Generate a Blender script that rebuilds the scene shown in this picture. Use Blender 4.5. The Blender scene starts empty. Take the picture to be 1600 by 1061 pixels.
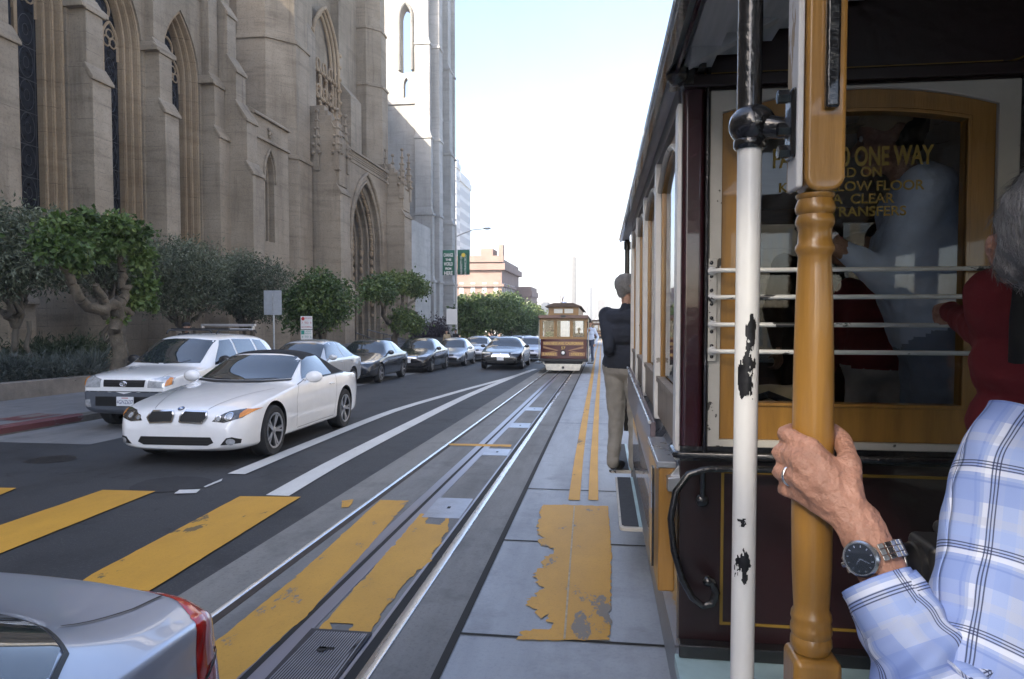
import bpy, bmesh, math, random
import numpy as np
from math import sin, cos, pi, radians, tan, atan2, sqrt
from mathutils import Vector, Matrix, Euler
from mathutils.bvhtree import BVHTree
random.seed(7); RNG = np.random.default_rng(7)
SC = bpy.context.scene; COL = SC.collection
# ------------------------------------------------------------------ camera, light, exposure
HAZE = 0.0010
F = 1067.0; YAW = 7.47; PITCH = 2.17; CZ = 1.69; SLOPE = 0.028
cd = bpy.data.cameras.new('camera'); cam = bpy.data.objects.new('camera', cd); COL.objects.link(cam)
cd.lens = 24.0; cd.sensor_width = 36.0; cd.clip_start = 0.05; cd.clip_end = 6000
cam.location = (0, 0, CZ); cam.rotation_euler = (radians(90 - PITCH), 0, radians(YAW))
SC.camera = cam
SUN_DIR = Vector((1.0, 1.45, -1.1)).normalized()          # the way the light travels
w = bpy.data.worlds.new('World'); SC.world = w; w.use_nodes = True
nt = w.node_tree; bg = nt.nodes['Background']
sky = nt.nodes.new('ShaderNodeTexSky'); sky.sky_type = 'NISHITA'; sky.sun_disc = False
sky.sun_elevation = math.asin(-SUN_DIR.z); sky.sun_rotation = atan2(-SUN_DIR.x, -SUN_DIR.y)
sky.air_density = 0.75; sky.dust_density = 2.2; sky.ozone_density = 0.6; sky.altitude = 60
nt.links.new(sky.outputs[0], bg.inputs[0]); bg.inputs[1].default_value = 0.15
sl = bpy.data.lights.new('sun', 'SUN'); so = bpy.data.objects.new('sun', sl); COL.objects.link(so)
sl.energy = 3.6; sl.angle = radians(0.5); sl.color = (1.0, 0.90, 0.76)
so.rotation_euler = SUN_DIR.to_track_quat('-Z', 'Y').to_euler()
SC.view_settings.view_transform = 'Standard'; SC.view_settings.look = 'None'
SC.view_settings.exposure = 1.98; SC.view_settings.gamma = 1.0

# ------------------------------------------------------------------ measuring helpers
RM = Euler(cam.rotation_euler).to_matrix()
CAMP = Vector((0, 0, CZ))
def ray(px, py): return RM @ Vector(((px - 800) / F, (530.5 - py) / F, -1.0))
def onY(px, py, Y):
    r = ray(px, py); return CAMP + r * (Y / r.y)
def onX(px, py, X):
    r = ray(px, py); return CAMP + r * (X / r.x)
def road(Y): return -SLOPE * Y
def onG(px, py, h=0.0):
    r = ray(px, py); t = (h - CZ) / (r.z + SLOPE * r.y); return CAMP + r * t

# ------------------------------------------------------------------ object helpers
def tag(o, label=None, cat=None, group=None, kind=None):
    if label: o['label'] = label
    if cat: o['category'] = cat
    if group: o['group'] = group
    if kind: o['kind'] = kind
    return o
def thing(name, label, cat, loc=(0, 0, 0), rz=0.0, group=None):
    o = bpy.data.objects.new(name, None); COL.objects.link(o); o.empty_display_size = 0.2
    o.location = loc; o.rotation_euler = (0, 0, rz)
    return tag(o, label, cat, group)
def copy_tree(o, parent=None):
    c = o.copy(); COL.objects.link(c); c.parent = parent
    for ch in [x for x in bpy.data.objects if x.parent == o]: copy_tree(ch, c)
    return c
class MB:
    def __init__(s): s.v = []; s.f = []; s.m = []; s.uv = None
    def add(s, vs, fs, mi=0):
        b = len(s.v); s.v += [tuple(p) for p in vs]; s.f += [tuple(i + b for i in f) for f in fs]; s.m += [mi] * len(fs)
        return s
    def box(s, x0, x1, y0, y1, z0, z1, mi=0, M=None):
        vs = [Vector(p) for p in ((x0,y0,z0),(x1,y0,z0),(x1,y1,z0),(x0,y1,z0),(x0,y0,z1),(x1,y0,z1),(x1,y1,z1),(x0,y1,z1))]
        if M is not None: vs = [M @ p for p in vs]
        return s.add(vs, [(0,3,2,1),(4,5,6,7),(0,1,5,4),(1,2,6,5),(2,3,7,6),(3,0,4,7)], mi)
    def prism(s, outline, d, mi=0, cap=True):
        """outline: list of 3D points (planar), extruded by vector d"""
        n = len(outline); a = [Vector(p) for p in outline]; d = Vector(d); b = [p + d for p in a]
        fs = [(i, (i+1) % n, n + (i+1) % n, n + i) for i in range(n)]
        if cap: fs += [tuple(range(n))[::-1], tuple(range(n, 2*n))]
        return s.add(a + b, fs, mi)
    def ring(s, outer, inner, d, mi=0):
        """frame between two outlines with equal point counts, extruded"""
        n = len(outer); d = Vector(d); o = [Vector(p) for p in outer]; q = [Vector(p) for p in inner]
        vs = o + q + [p + d for p in o] + [p + d for p in q]; fs = []
        for i in range(n):
            j = (i+1) % n
            fs += [(i, j, n+j, n+i), (2*n+i, 3*n+i, 3*n+j, 2*n+j), (i, 2*n+i, 2*n+j, j), (n+i, n+j, 3*n+j, 3*n+i)]
        return s.add(vs, fs, mi)
    def tube(s, path, r, n=10, mi=0, cap=True):
        P = [Vector(p) for p in path]; k = len(P); rr = r if isinstance(r, (list, tuple)) else [r] * k
        vs = []; fs = []; up = None
        for i, p in enumerate(P):
            t = (P[min(i+1, k-1)] - P[max(i-1, 0)]).normalized()
            if up is None: up = Vector((0,0,1)) if abs(t.z) < .9 else Vector((1,0,0))
            a = t.cross(up)
            if a.length < 1e-4: a = t.cross(Vector((0,1,0)))
            a.normalize(); b = a.cross(t).normalized(); up = b
            vs += [p + (a * cos(2*pi*j/n) + b * sin(2*pi*j/n)) * rr[i] for j in range(n)]
        for i in range(k-1):
            fs += [(i*n+j, i*n+(j+1) % n, (i+1)*n+(j+1) % n, (i+1)*n+j) for j in range(n)]
        if cap: fs += [tuple(range(n))[::-1], tuple(range((k-1)*n, k*n))]
        return s.add(vs, fs, mi)
    def lathe(s, prof, c=(0,0,0), axis='Z', n=24, mi=0, M=None, cap=True):
        """prof: (radius, along)"""
        vs = []; fs = []; c = Vector(c)
        for r, h in prof:
            for j in range(n):
                a = 2*pi*j/n; u, v = r*cos(a), r*sin(a)
                p = {'Z': Vector((u, v, h)), 'X': Vector((h, u, v)), 'Y': Vector((v, h, u))}[axis]
                vs.append((M @ p if M is not None else p) + c)
        k = len(prof)
        for i in range(k-1):
            fs += [(i*n+j, i*n+(j+1) % n, (i+1)*n+(j+1) % n, (i+1)*n+j) for j in range(n)]
        if cap: fs += [tuple(range(n))[::-1], tuple(range((k-1)*n, k*n))]
        return s.add(vs, fs, mi)
    def ball(s, c, r, n=16, mi=0, sc=(1,1,1)):
        prof = [(max(1e-4, sin(pi*i/n)) * r, -cos(pi*i/n) * r) for i in range(n+1)]
        return s.lathe(prof, c, 'Z', n*2 if n < 10 else 20, mi, Matrix.Diagonal(sc))
    def grid(s, rows, mi=0, closed=False):
        n = len(rows[0]); vs = [p for r in rows for p in r]; fs = []
        for i in range(len(rows)-1):
            for j in range(n if closed else n-1):
                k = (j+1) % n
                fs.append((i*n+j, i*n+k, (i+1)*n+k, (i+1)*n+j))
        return s.add(vs, fs, mi)
    def build(s, name, mats, parent=None, smooth=None, bevel=0.0, seg=2, fix=True, sub=0):
        me = bpy.data.meshes.new(name); me.from_pydata(s.v, [], s.f); me.update()
        for m in (mats if isinstance(mats, (list, tuple)) else [mats]): me.materials.append(m)
        if any(s.m): me.polygons.foreach_set('material_index', s.m)
        if fix:
            bm = bmesh.new(); bm.from_mesh(me); bmesh.ops.recalc_face_normals(bm, faces=bm.faces); bm.to_mesh(me); bm.free()
        if smooth is not None:
            me.polygons.foreach_set('use_smooth', [True] * len(me.polygons))
            if smooth < 179: me.set_sharp_from_angle(angle=radians(smooth))
        o = bpy.data.objects.new(name, me); COL.objects.link(o); o.parent = parent
        if bevel:
            b = o.modifiers.new('bevel', 'BEVEL'); b.width = bevel; b.segments = seg; b.limit_method = 'ANGLE'; b.angle_limit = radians(40)
            if smooth is None:
                me.polygons.foreach_set('use_smooth', [True] * len(me.polygons)); b.harden_normals = True
                me.set_sharp_from_angle(angle=radians(35))
        if sub:
            m = o.modifiers.new('sub', 'SUBSURF'); m.levels = sub; m.render_levels = sub
        return o
def evaluated(o, link=True):
    """freeze an object's modifiers into its mesh"""
    dg = bpy.context.evaluated_depsgraph_get(); dg.update()
    me = bpy.data.meshes.new_from_object(o.evaluated_get(dg), depsgraph=dg)
    o.modifiers.clear(); o.data = me; return o
def catmull(pts, y):
    """monotone-ish smooth interpolation of (y, v...) tuples"""
    ys = [p[0] for p in pts]
    if y <= ys[0]: return pts[0][1]
    if y >= ys[-1]: return pts[-1][1]
    i = max(k for k in range(len(ys)) if ys[k] <= y); i = min(i, len(ys)-2)
    x0, x1 = ys[i], ys[i+1]; v0, v1 = pts[i][1], pts[i+1][1]; h = x1-x0; t = (y-x0)/h
    d = lambda k: (pts[k+1][1]-pts[k][1])/(ys[k+1]-ys[k])
    def tang(k):
        if k == 0: return d(0)
        if k == len(ys)-1: return d(k-1)
        a, b = d(k-1), d(k)
        return 0 if a*b <= 0 else 2*a*b/(a+b)
    m0, m1 = tang(i), tang(i+1)
    return (2*t**3-3*t**2+1)*v0 + (t**3-2*t**2+t)*h*m0 + (-2*t**3+3*t**2)*v1 + (t**3-t**2)*h*m1
# ------------------------------------------------------------------ materials
MATS = {}
def mat(name, col, rough=0.6, metal=0.0, var=0.0, scale=3.0, bump=0.0, bscale=None, col2=None, coat=0.0, spec=0.5, detail=6.0, rvar=0.0, stretch=None):
    if name in MATS: return MATS[name]
    m = bpy.data.materials.new(name); m.use_nodes = True; n = m.node_tree.nodes; L = m.node_tree.links
    p = n['Principled BSDF']; p.inputs['Roughness'].default_value = rough; p.inputs['Metallic'].default_value = metal
    p.inputs['Specular IOR Level'].default_value = spec; p.inputs['Coat Weight'].default_value = coat; p.inputs['Coat Roughness'].default_value = 0.03
    c = (*col, 1); p.inputs['Base Color'].default_value = c
    if var or bump or col2 or rvar:
        tc = n.new('ShaderNodeTexCoord'); mp = n.new('ShaderNodeMapping'); L.new(tc.outputs['Object'], mp.inputs[0])
        if stretch: mp.inputs['Scale'].default_value = stretch
        no = n.new('ShaderNodeTexNoise'); no.inputs['Scale'].default_value = scale; no.inputs['Detail'].default_value = detail; no.inputs['Roughness'].default_value = 0.62
        L.new(mp.outputs[0], no.inputs[0])
        if var or col2:
            cr = n.new('ShaderNodeValToRGB'); L.new(no.outputs['Fac'], cr.inputs[0])
            cr.color_ramp.elements[0].position = 0.32; cr.color_ramp.elements[1].position = 0.68
            if col2: a, b = col, col2
            else: a = [x*(1-var) for x in col]; b = [min(1, x*(1+var)) for x in col]
            cr.color_ramp.elements[0].color = (*a, 1); cr.color_ramp.elements[1].color = (*b, 1)
            L.new(cr.outputs[0], p.inputs['Base Color'])
        if rvar:
            mr = n.new('ShaderNodeMapRange'); L.new(no.outputs['Fac'], mr.inputs[0]); mr.inputs[1].default_value = .3; mr.inputs[2].default_value = .7
            mr.inputs[3].default_value = rough-rvar; mr.inputs[4].default_value = rough+rvar; L.new(mr.outputs[0], p.inputs['Roughness'])
        if bump:
            n2 = n.new('ShaderNodeTexNoise'); n2.inputs['Scale'].default_value = bscale or scale*6; n2.inputs['Detail'].default_value = 5; L.new(mp.outputs[0], n2.inputs[0])
            b = n.new('ShaderNodeBump'); b.inputs['Strength'].default_value = bump; b.inputs['Distance'].default_value = 0.02
            L.new(n2.outputs['Fac'], b.inputs['Height']); L.new(b.outputs[0], p.inputs['Normal'])
    MATS[name] = m; return m
def nodes_of(m): return m.node_tree.nodes, m.node_tree.links, m.node_tree.nodes['Principled BSDF']
def mathn(n, L, op, a, b=None, c=None):
    k = n.new('ShaderNodeMath'); k.operation = op
    for i, x in enumerate((a, b, c)):
        if x is None: continue
        if isinstance(x, (int, float)): k.inputs[i].default_value = x
        else: L.new(x, k.inputs[i])
    return k.outputs[0]
def mixc(n, L, fac, a, b):
    k = n.new('ShaderNodeMix'); k.data_type = 'RGBA'
    for i, x in ((0, fac), (6, a), (7, b)):
        if isinstance(x, (int, float)): k.inputs[i].default_value = x
        elif isinstance(x, tuple): k.inputs[i].default_value = (*x, 1)
        else: L.new(x, k.inputs[i])
    return k.outputs[2]
def noise(n, L, vec, scale, detail=6, rough=.6):
    k = n.new('ShaderNodeTexNoise'); k.inputs['Scale'].default_value = scale; k.inputs['Detail'].default_value = detail; k.inputs['Roughness'].default_value = rough
    L.new(vec, k.inputs[0]); return k.outputs['Fac']
def ramp(n, L, fac, stops):
    k = n.new('ShaderNodeValToRGB'); L.new(fac, k.inputs[0]); e = k.color_ramp.elements
    while len(e) < len(stops): e.new(0.5)
    for el, (p, c) in zip(e, stops): el.position = p; el.color = (*c, 1) if len(c) == 3 else c
    return k.outputs[0]
def chipped(name, col, under, amount, scale, rough=0.4, stretch=(1,1,1), spec=.5, coat=0.0):
    """paint with a second colour showing through in ragged flakes"""
    m = bpy.data.materials.new(name); m.use_nodes = True; n, L, p = nodes_of(m)
    tc = n.new('ShaderNodeTexCoord'); mp = n.new('ShaderNodeMapping'); mp.inputs['Scale'].default_value = stretch; L.new(tc.outputs['Object'], mp.inputs[0])
    f = noise(n, L, mp.outputs[0], scale, 8, .65); f2 = noise(n, L, mp.outputs[0], scale*.33, 3)
    s = mathn(n, L, 'MULTIPLY', f, f2)
    k = ramp(n, L, s, [(amount, (1,1,1)), (amount+.006, (0,0,0))])
    base = ramp(n, L, noise(n, L, mp.outputs[0], scale*.8, 4), [(.3, tuple(c*.86 for c in col)), (.7, col)])
    L.new(mixc(n, L, k, base, under), p.inputs['Base Color']); p.inputs['Roughness'].default_value = rough
    p.inputs['Specular IOR Level'].default_value = spec; p.inputs['Coat Weight'].default_value = coat
    b = n.new('ShaderNodeBump'); b.inputs['Strength'].default_value = .25; b.inputs['Distance'].default_value = .003; b.invert = True
    L.new(k, b.inputs['Height']); L.new(b.outputs[0], p.inputs['Normal'])
    MATS[name] = m; return m
def ramp_fac(n, L, f):
    k = n.new('ShaderNodeMapRange'); L.new(f, k.inputs[0]); k.inputs[1].default_value = .42; k.inputs[2].default_value = .62; return k.outputs[0]
def stone_mat(name, c1, c2, dark, joint=0.62):
    m = bpy.data.materials.new(name); m.use_nodes = True; n, L, p = nodes_of(m)
    g = n.new('ShaderNodeNewGeometry'); pos = g.outputs['Position']
    a = noise(n, L, pos, .55, 8, .68); col = ramp(n, L, a, [(.3, c1), (.7, c2)])
    mp = n.new('ShaderNodeMapping'); mp.inputs['Scale'].default_value = (1.6, 1.6, .12); L.new(pos, mp.inputs[0])
    st = noise(n, L, mp.outputs[0], 1.3, 6, .7)
    col = mixc(n, L, ramp(n, L, st, [(.50, (0,0,0)), (.74, (.8,.8,.8))]), col, dark)
    col = mixc(n, L, ramp(n, L, noise(n, L, pos, .23, 4, .6), [(.46, (0,0,0)), (.64, (.55,.55,.55))]), col, tuple(x*1.25 for x in c2))
    mp2 = n.new('ShaderNodeMapping'); mp2.inputs['Scale'].default_value = (.35, .35, 2.4); L.new(pos, mp2.inputs[0]); col = mixc(n, L, ramp(n, L, noise(n, L, mp2.outputs[0], 1.1, 5, .6), [(.52, (0,0,0)), (.7, (.45,.45,.45))]), col, dark)
    sp = n.new('ShaderNodeSeparateXYZ'); L.new(pos, sp.inputs[0])
    fr = mathn(n, L, 'FRACT', mathn(n, L, 'DIVIDE', sp.outputs[2], joint))
    jn = mathn(n, L, 'LESS_THAN', fr, .035)
    wob = noise(n, L, pos, 2.2, 3); jn = mathn(n, L, 'MULTIPLY', jn, mathn(n, L, 'MULTIPLY', ramp_fac(n, L, wob), .55))
    col = mixc(n, L, jn, col, tuple(x*.6 for x in dark))
    fine = noise(n, L, pos, 14, 5, .7); col = mixc(n, L, ramp(n, L, fine, [(.25, (.55,.55,.55)), (.5, (0,0,0))]), col, tuple(x*.8 for x in dark))
    L.new(col, p.inputs['Base Color']); p.inputs['Roughness'].default_value = .9; p.inputs['Specular IOR Level'].default_value = .25
    h = mathn(n, L, 'ADD', mathn(n, L, 'MULTIPLY', fine, .6), noise(n, L, pos, 3.5, 6, .65))
    h = mathn(n, L, 'SUBTRACT', h, mathn(n, L, 'MULTIPLY', jn, .5))
    b = n.new('ShaderNodeBump'); b.inputs['Strength'].default_value = .4; b.inputs['Distance'].default_value = .04
    L.new(h, b.inputs['Height']); L.new(b.outputs[0], p.inputs['Normal']); MATS[name] = m; return m
def glass_thin(name, tint=(1,1,1), refl=0.06, rough=0.02):
    m = bpy.data.materials.new(name); m.use_nodes = True; n = m.node_tree.nodes; L = m.node_tree.links; n.clear()
    o = n.new('ShaderNodeOutputMaterial'); mx = n.new('ShaderNodeMixShader'); t = n.new('ShaderNodeBsdfTransparent'); gl = n.new('ShaderNodeBsdfGlossy')
    t.inputs[0].default_value = (*tint, 1); gl.inputs['Roughness'].default_value = rough
    lw = n.new('ShaderNodeLayerWeight'); lw.inputs[0].default_value = .35
    f = mathn(n, L, 'ADD', mathn(n, L, 'MULTIPLY', lw.outputs['Fresnel'], .9 if refl > .05 else .3), refl)
    L.new(f, mx.inputs[0]); L.new(t.outputs[0], mx.inputs[1]); L.new(gl.outputs[0], mx.inputs[2]); L.new(mx.outputs[0], o.inputs[0])
    MATS[name] = m; return m
def text_mesh(name, body, size, M, material, parent=None, depth=0.0, align='CENTER', sx=1.0, width=0.0):
    c = bpy.data.curves.new(name, 'FONT'); c.body = body; c.size = size; c.align_x = align; c.align_y = 'CENTER'; c.extrude = depth; c.offset = width
    t = bpy.data.objects.new('tmp', c); COL.objects.link(t)
    dg = bpy.context.evaluated_depsgraph_get(); dg.update()
    me = bpy.data.meshes.new_from_object(t.evaluated_get(dg), depsgraph=dg); bpy.data.objects.remove(t)
    me.transform(M @ Matrix.Diagonal((sx, 1, 1, 1))); me.name = name; me.materials.clear(); me.materials.append(material)
    o = bpy.data.objects.new(name, me); COL.objects.link(o); o.parent = parent; return o
FACE = Matrix.Rotation(radians(90), 4, 'X')        # text upright, facing -Y
# ------------------------------------------------------------------ setting: ground, road, tracks
def asphalt():
    m = bpy.data.materials.new('asphalt'); m.use_nodes = True; n, L, p = nodes_of(m); g = n.new('ShaderNodeNewGeometry'); pos = g.outputs['Position']
    mp = n.new('ShaderNodeMapping'); mp.inputs['Scale'].default_value = (1, .12, 1); L.new(pos, mp.inputs[0])
    a = noise(n, L, mp.outputs[0], .9, 6, .6); f = noise(n, L, pos, 60, 4, .75); big = noise(n, L, pos, 1.4, 7, .7)
    c = ramp(n, L, a, [(.3, (.021,.0215,.023)), (.7, (.033,.0335,.036))])
    c = mixc(n, L, ramp(n, L, f, [(.52, (0,0,0)), (.70, (.85,.85,.85))]), c, (.082,.082,.085))
    c = mixc(n, L, ramp(n, L, big, [(.50, (0,0,0)), (.66, (.8,.8,.8))]), c, (.013,.013,.014))
    v = n.new('ShaderNodeTexVoronoi'); v.feature = 'DISTANCE_TO_EDGE'; v.inputs['Scale'].default_value = .45
    wv = n.new('ShaderNodeVectorMath'); wv.operation = 'ADD'; L.new(pos, wv.inputs[0]); nn = n.new('ShaderNodeTexNoise'); nn.inputs['Scale'].default_value = 2.5; nn.inputs['Detail'].default_value = 5
    L.new(pos, nn.inputs[0]); L.new(nn.outputs['Color'], wv.inputs[1]); L.new(wv.outputs[0], v.inputs[0])
    cr = mathn(n, L, 'MULTIPLY', mathn(n, L, 'LESS_THAN', v.outputs['Distance'], .006), mathn(n, L, 'GREATER_THAN', big, .5))
    c = mixc(n, L, mathn(n, L, 'MULTIPLY', cr, .9), c, (.008,.008,.008))
    L.new(c, p.inputs['Base Color']); L.new(mathn(n, L, 'MULTIPLY_ADD', a, .25, .55), p.inputs['Roughness'])
    b = n.new('ShaderNodeBump'); b.inputs['Strength'].default_value = .35; b.inputs['Distance'].default_value = .006; L.new(f, b.inputs['Height']); L.new(b.outputs[0], p.inputs['Normal'])
    return m
def concrete(name, c1, c2, stain, grain=.35):
    m = bpy.data.materials.new(name); m.use_nodes = True; n, L, p = nodes_of(m); g = n.new('ShaderNodeNewGeometry'); pos = g.outputs['Position']
    mp = n.new('ShaderNodeMapping'); mp.inputs['Scale'].default_value = (1.6, .22, 1); L.new(pos, mp.inputs[0])
    a = noise(n, L, mp.outputs[0], 1.7, 8, .66); f = noise(n, L, pos, 45, 4, .75); big = noise(n, L, pos, 2.1, 7, .7); fl = noise(n, L, pos, 7, 5, .65)
    c = ramp(n, L, a, [(.3, c1), (.68, c2)])
    c = mixc(n, L, ramp(n, L, big, [(.52, (0,0,0)), (.75, (.75,.75,.75))]), c, stain)
    c = mixc(n, L, ramp(n, L, f, [(.2, (grain,)*3), (.48, (0,0,0))]), c, tuple(x*.55 for x in stain))
    c = mixc(n, L, ramp(n, L, fl, [(.70, (0,0,0)), (.74, (.5,.5,.5))]), c, tuple(x*1.25 for x in c2))
    L.new(c, p.inputs['Base Color']); L.new(mathn(n, L, 'MULTIPLY_ADD', a, -.25, .82), p.inputs['Roughness'])
    b = n.new('ShaderNodeBump'); b.inputs['Strength'].default_value = .3; b.inputs['Distance'].default_value = .006; L.new(f, b.inputs['Height']); L.new(b.outputs[0], p.inputs['Normal'])
    return m
def paint(name, col, wear, under, scale=2.2):
    m = bpy.data.materials.new(name); m.use_nodes = True; n, L, p = nodes_of(m); g = n.new('ShaderNodeNewGeometry'); pos = g.outputs['Position']
    mp = n.new('ShaderNodeMapping'); mp.inputs['Scale'].default_value = (1, .45, 1); L.new(pos, mp.inputs[0])
    a = noise(n, L, mp.outputs[0], 3, 6); c = ramp(n, L, a, [(.3, tuple(x*.8 for x in col)), (.7, col)])
    s = noise(n, L, mp.outputs[0], scale, 9, .72); c = mixc(n, L, ramp(n, L, s, [(wear, (.9,.9,.9)), (wear+.012, (0,0,0))]), c, under)
    d = noise(n, L, pos, 50, 4, .8); c = mixc(n, L, ramp(n, L, d, [(.25, (.55,.55,.55)), (.46, (0,0,0))]), c, tuple(x*.45 for x in col))
    L.new(c, p.inputs['Base Color']); p.inputs['Roughness'].default_value = .62
    b = n.new('ShaderNodeBump'); b.inputs['Strength'].default_value = .25; b.inputs['Distance'].default_value = .004; L.new(d, b.inputs['Height']); L.new(b.outputs[0], p.inputs['Normal'])
    return m
M_ASPH = asphalt()
M_CONC = concrete('road_concrete', (.255,.282,.318), (.35,.385,.43), (.175,.192,.215))
M_TRACKC = concrete('track_concrete', (.12,.12,.118), (.20,.20,.195), (.07,.07,.07), .6)
M_EDGE = concrete('edge_concrete', (.15,.148,.14), (.22,.215,.20), (.09,.09,.085), .7)
M_PARK = concrete('parking_concrete', (.15,.15,.15), (.22,.22,.22), (.10,.10,.10))
M_WALK = concrete('pavement_concrete', (.14,.14,.145), (.20,.20,.205), (.09,.09,.095))
M_YEL = paint('yellow_road_paint', (.58,.305,.03), .37, (.09,.075,.04))
M_YEL2 = paint('worn_yellow_road_paint', (.56,.30,.04), .385, (.15,.15,.145), 3.0)
M_WHT = paint('white_road_paint', (.62,.62,.60), .33, (.2,.2,.2))
M_RED = paint('red_kerb_paint', (.15,.045,.045), .47, (.17,.155,.145), 2.0)
M_RAIL = mat('polished_rail_steel', (.66,.66,.68), .27, 1.0, var=.08, scale=3, rvar=.07, stretch=(6,.3,1))
M_SLOT = mat('worn_slot_steel', (.30,.30,.36), .36, .85, var=.07, scale=2, rvar=.05, stretch=(8,.2,1))
M_DARK = mat('dark_gap', (.012,.011,.010), .8)
M_RUST = mat('rusty_flangeway', (.05,.038,.03), .7, .3, var=.3, scale=8)
M_PLATE = mat('access_plate_steel', (.34,.36,.42), .36, .8, var=.15, scale=6, bump=.15)
FAR = 400.0
def strip(mb, xs, ys, dz, mi=0):
    """sheet on the road: xs(y) -> (x0, x1)"""
    rows = []
    for y in ys:
        x0, x1 = xs(y); rows.append([(x0 + (x1-x0)*k/4, y, road(y) + dz) for k in range(5)])
    mb.grid(rows, mi)
YS = [-40, -10, -4, 0, 2, 4, 6, 8, 10, 13, 16, 20, 25, 30, 36, 45, 60, 80, 110, 150]
g = MB(); rows = []                                   # the terrain: one sheet, downhill beyond the crest
for y in [-90, -60, 0, 60, 150, 200, 300, 600, 900, 1250]:
    z = road(y) - .05 if y <= 150 else road(150) - .05 - (min(y, 900) - 150) * .09
    rows.append([(x, y, z) for x in (-600, -300, -60, -20, 0, 20, 60, 300, 600)])
g.grid(rows); tag(g.build('ground', mat('far_ground', (.16,.155,.14), .9, var=.2, scale=.02)), kind='structure')
g = MB(); strip(g, lambda y: (-7.55, -2.0), YS, 0.0); strip(g, lambda y: (-60, -7.55), [-40, -10, 2, 9.2], 0.0); strip(g, lambda y: (3.2, 60), [-40, 150], 0.0)
tag(g.build('asphalt_road', M_ASPH), kind='structure')
g = MB(); strip(g, lambda y: (-9.55, -7.55), [9.2, 12, 16, 22, 30, 45, 70, 110, 150], .001); tag(g.build('parking_lane', M_PARK), kind='structure')
# track geometry traced on the road plane
def poly(pts): return sorted([(p.y, p.x) for p in (onG(*q) for q in pts)])
def fit(pts):
    a = np.array([(p.y, p.x) for p in (onG(*q) for q in pts)]); k = np.polyfit(a[:,0], a[:,1], 1); return lambda y: k[0]*y + k[1]
fL = fit([(317,987),(473,869),(609,761),(701,695.7),(806,621)])
fR = fit([(618,987),(694,865),(792,710),(850.6,645)])
fS = fit([(395,1058),(562,886),(690,756),(741.7,702.5),(812,632)])
TRK = lambda y: (fL(y) + fR(y)) / 2; HG = 0.535
TC = lambda y: TRK(y)
g = MB(); strip(g, lambda y: (TC(y)-HG-.42, TC(y)-HG+.02), YS, .004); tag(g.build('track_edge_strip', M_EDGE), kind='structure')
g = MB(); strip(g, lambda y: (TC(y)-HG, TC(y)+HG), YS, .006); strip(g, lambda y: (TC(y)+HG, TC(y)+HG+.38), YS, .006); tag(g.build('track_bed', M_TRACKC), kind='structure')
fJ = fit([(647,1059),(803.5,764),(908,584)])
g = MB(); strip(g, lambda y: (TC(y)+HG+.36, 3.4), YS, .003); tag(g.build('concrete_lane', M_CONC), kind='structure')
g = MB(); strip(g, lambda y: (TC(y)+HG+.36, TC(y)+HG+.405), YS, .0085)
for px, py in ((900,1003),(900,850),(900,767),(900,662),(905,624),(910,598)):
    y = onG(px, py).y; g.add([(TC(y)+HG+.405, y-.012, road(y)+.0085), (3.3, y-.012, road(y)+.0085), (3.3, y+.012, road(y)+.0085), (TC(y)+HG+.405, y+.012, road(y)+.0085)], [(0,1,2,3)])
tag(g.build('concrete_joint', M_DARK), kind='structure')
trk = thing('cable_track', 'steel cable car track set in concrete with two rails and a centre slot', 'track', (0, 0, 0))
def ribbon(name, off0, off1, z0, z1, m, par=trk):
    b = MB(); rows = []
    for y in YS:
        c = TC(y); r = road(y); rows.append([(c+off0, y, r+z0), (c+off0, y, r+z1), (c+off1, y, r+z1), (c+off1, y, r+z0)])
    b.grid(rows); return b.build(name, m, par, fix=True)
def tilted(name, off0, off1, z0, z1, m, par=trk):
    b = MB(); rows = []
    for y in YS:
        c = TC(y); r = road(y); d = (off1-off0); rows.append([(c+off0, y, r), (c+off0, y, r+z0-.002), (c+off0+d*.2, y, r+z0), (c+off0+d*.8, y, r+z1), (c+off1, y, r+z1-.002), (c+off1, y, r)])
    b.grid(rows); return b.build(name, m, par, smooth=60)
tilted('rail', -HG-.046, -HG-.012, .016, .004, M_RAIL); ribbon('flangeway', -HG-.012, -HG+.045, .0, .0085, M_RUST)
tilted('rail', HG, HG+.066, .010, .016, M_RAIL); ribbon('flangeway', HG-.055, HG, .0, .0085, M_DARK); ribbon('guard_edge', HG-.075, HG-.055, .0, .011, M_SLOT)
ribbon('slot_rail', -.105, -.019, .0, .011, M_SLOT); ribbon('slot_rail', .019, .105, .0, .011, M_SLOT); ribbon('slot', -.019, .019, .0, .0085, M_DARK)
for (py0, py1) in ((812,783),(711,702),(667,661),(640,636)):
    y0, y1 = onG(700, py0).y, onG(700, py1).y; c = TC(y0); b = MB()
    b.box(c+.108, c+HG-.078, y0, y1, road(y0)-.002, road(y0)+.014); b.build('access_cover', M_PLATE, trk)
    b = MB(); b.box(c+.27, c+.30, (y0+y1)/2-.03, (y0+y1)/2+.03, road(y0)+.01, road(y0)+.016); b.build('lifting_eye', M_DARK, trk)
y1 = onG(540, 993).y; y0 = y1-.62; c = TC(y0); b = MB()
b.box(c+.108, c+HG-.078, y0, y1, road(y0)-.01, road(y0)+.012)
M_GRATE = mat('grate_iron', (.045,.048,.06), .4, .7, var=.2, scale=15)
hatch = b.build('hatch_frame', M_GRATE, trk); b = MB()
for k in range(22):
    x = c+.135 + k*.0145; M_ = Matrix.Translation((x, 0, 0)); b.add([(x, y0+.03, road(y0)+.020), (x+.006, y0+.03, road(y0)+.020), (x+.006+(.02 if k < 20 else 0), y1-.04, road(y0)+.020), (x+(.02 if k < 20 else 0), y1-.04, road(y0)+.020)], [(0,1,2,3)])
tag(b.build('hatch_ribs', M_PLATE, hatch), kind='stuff')
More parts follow.
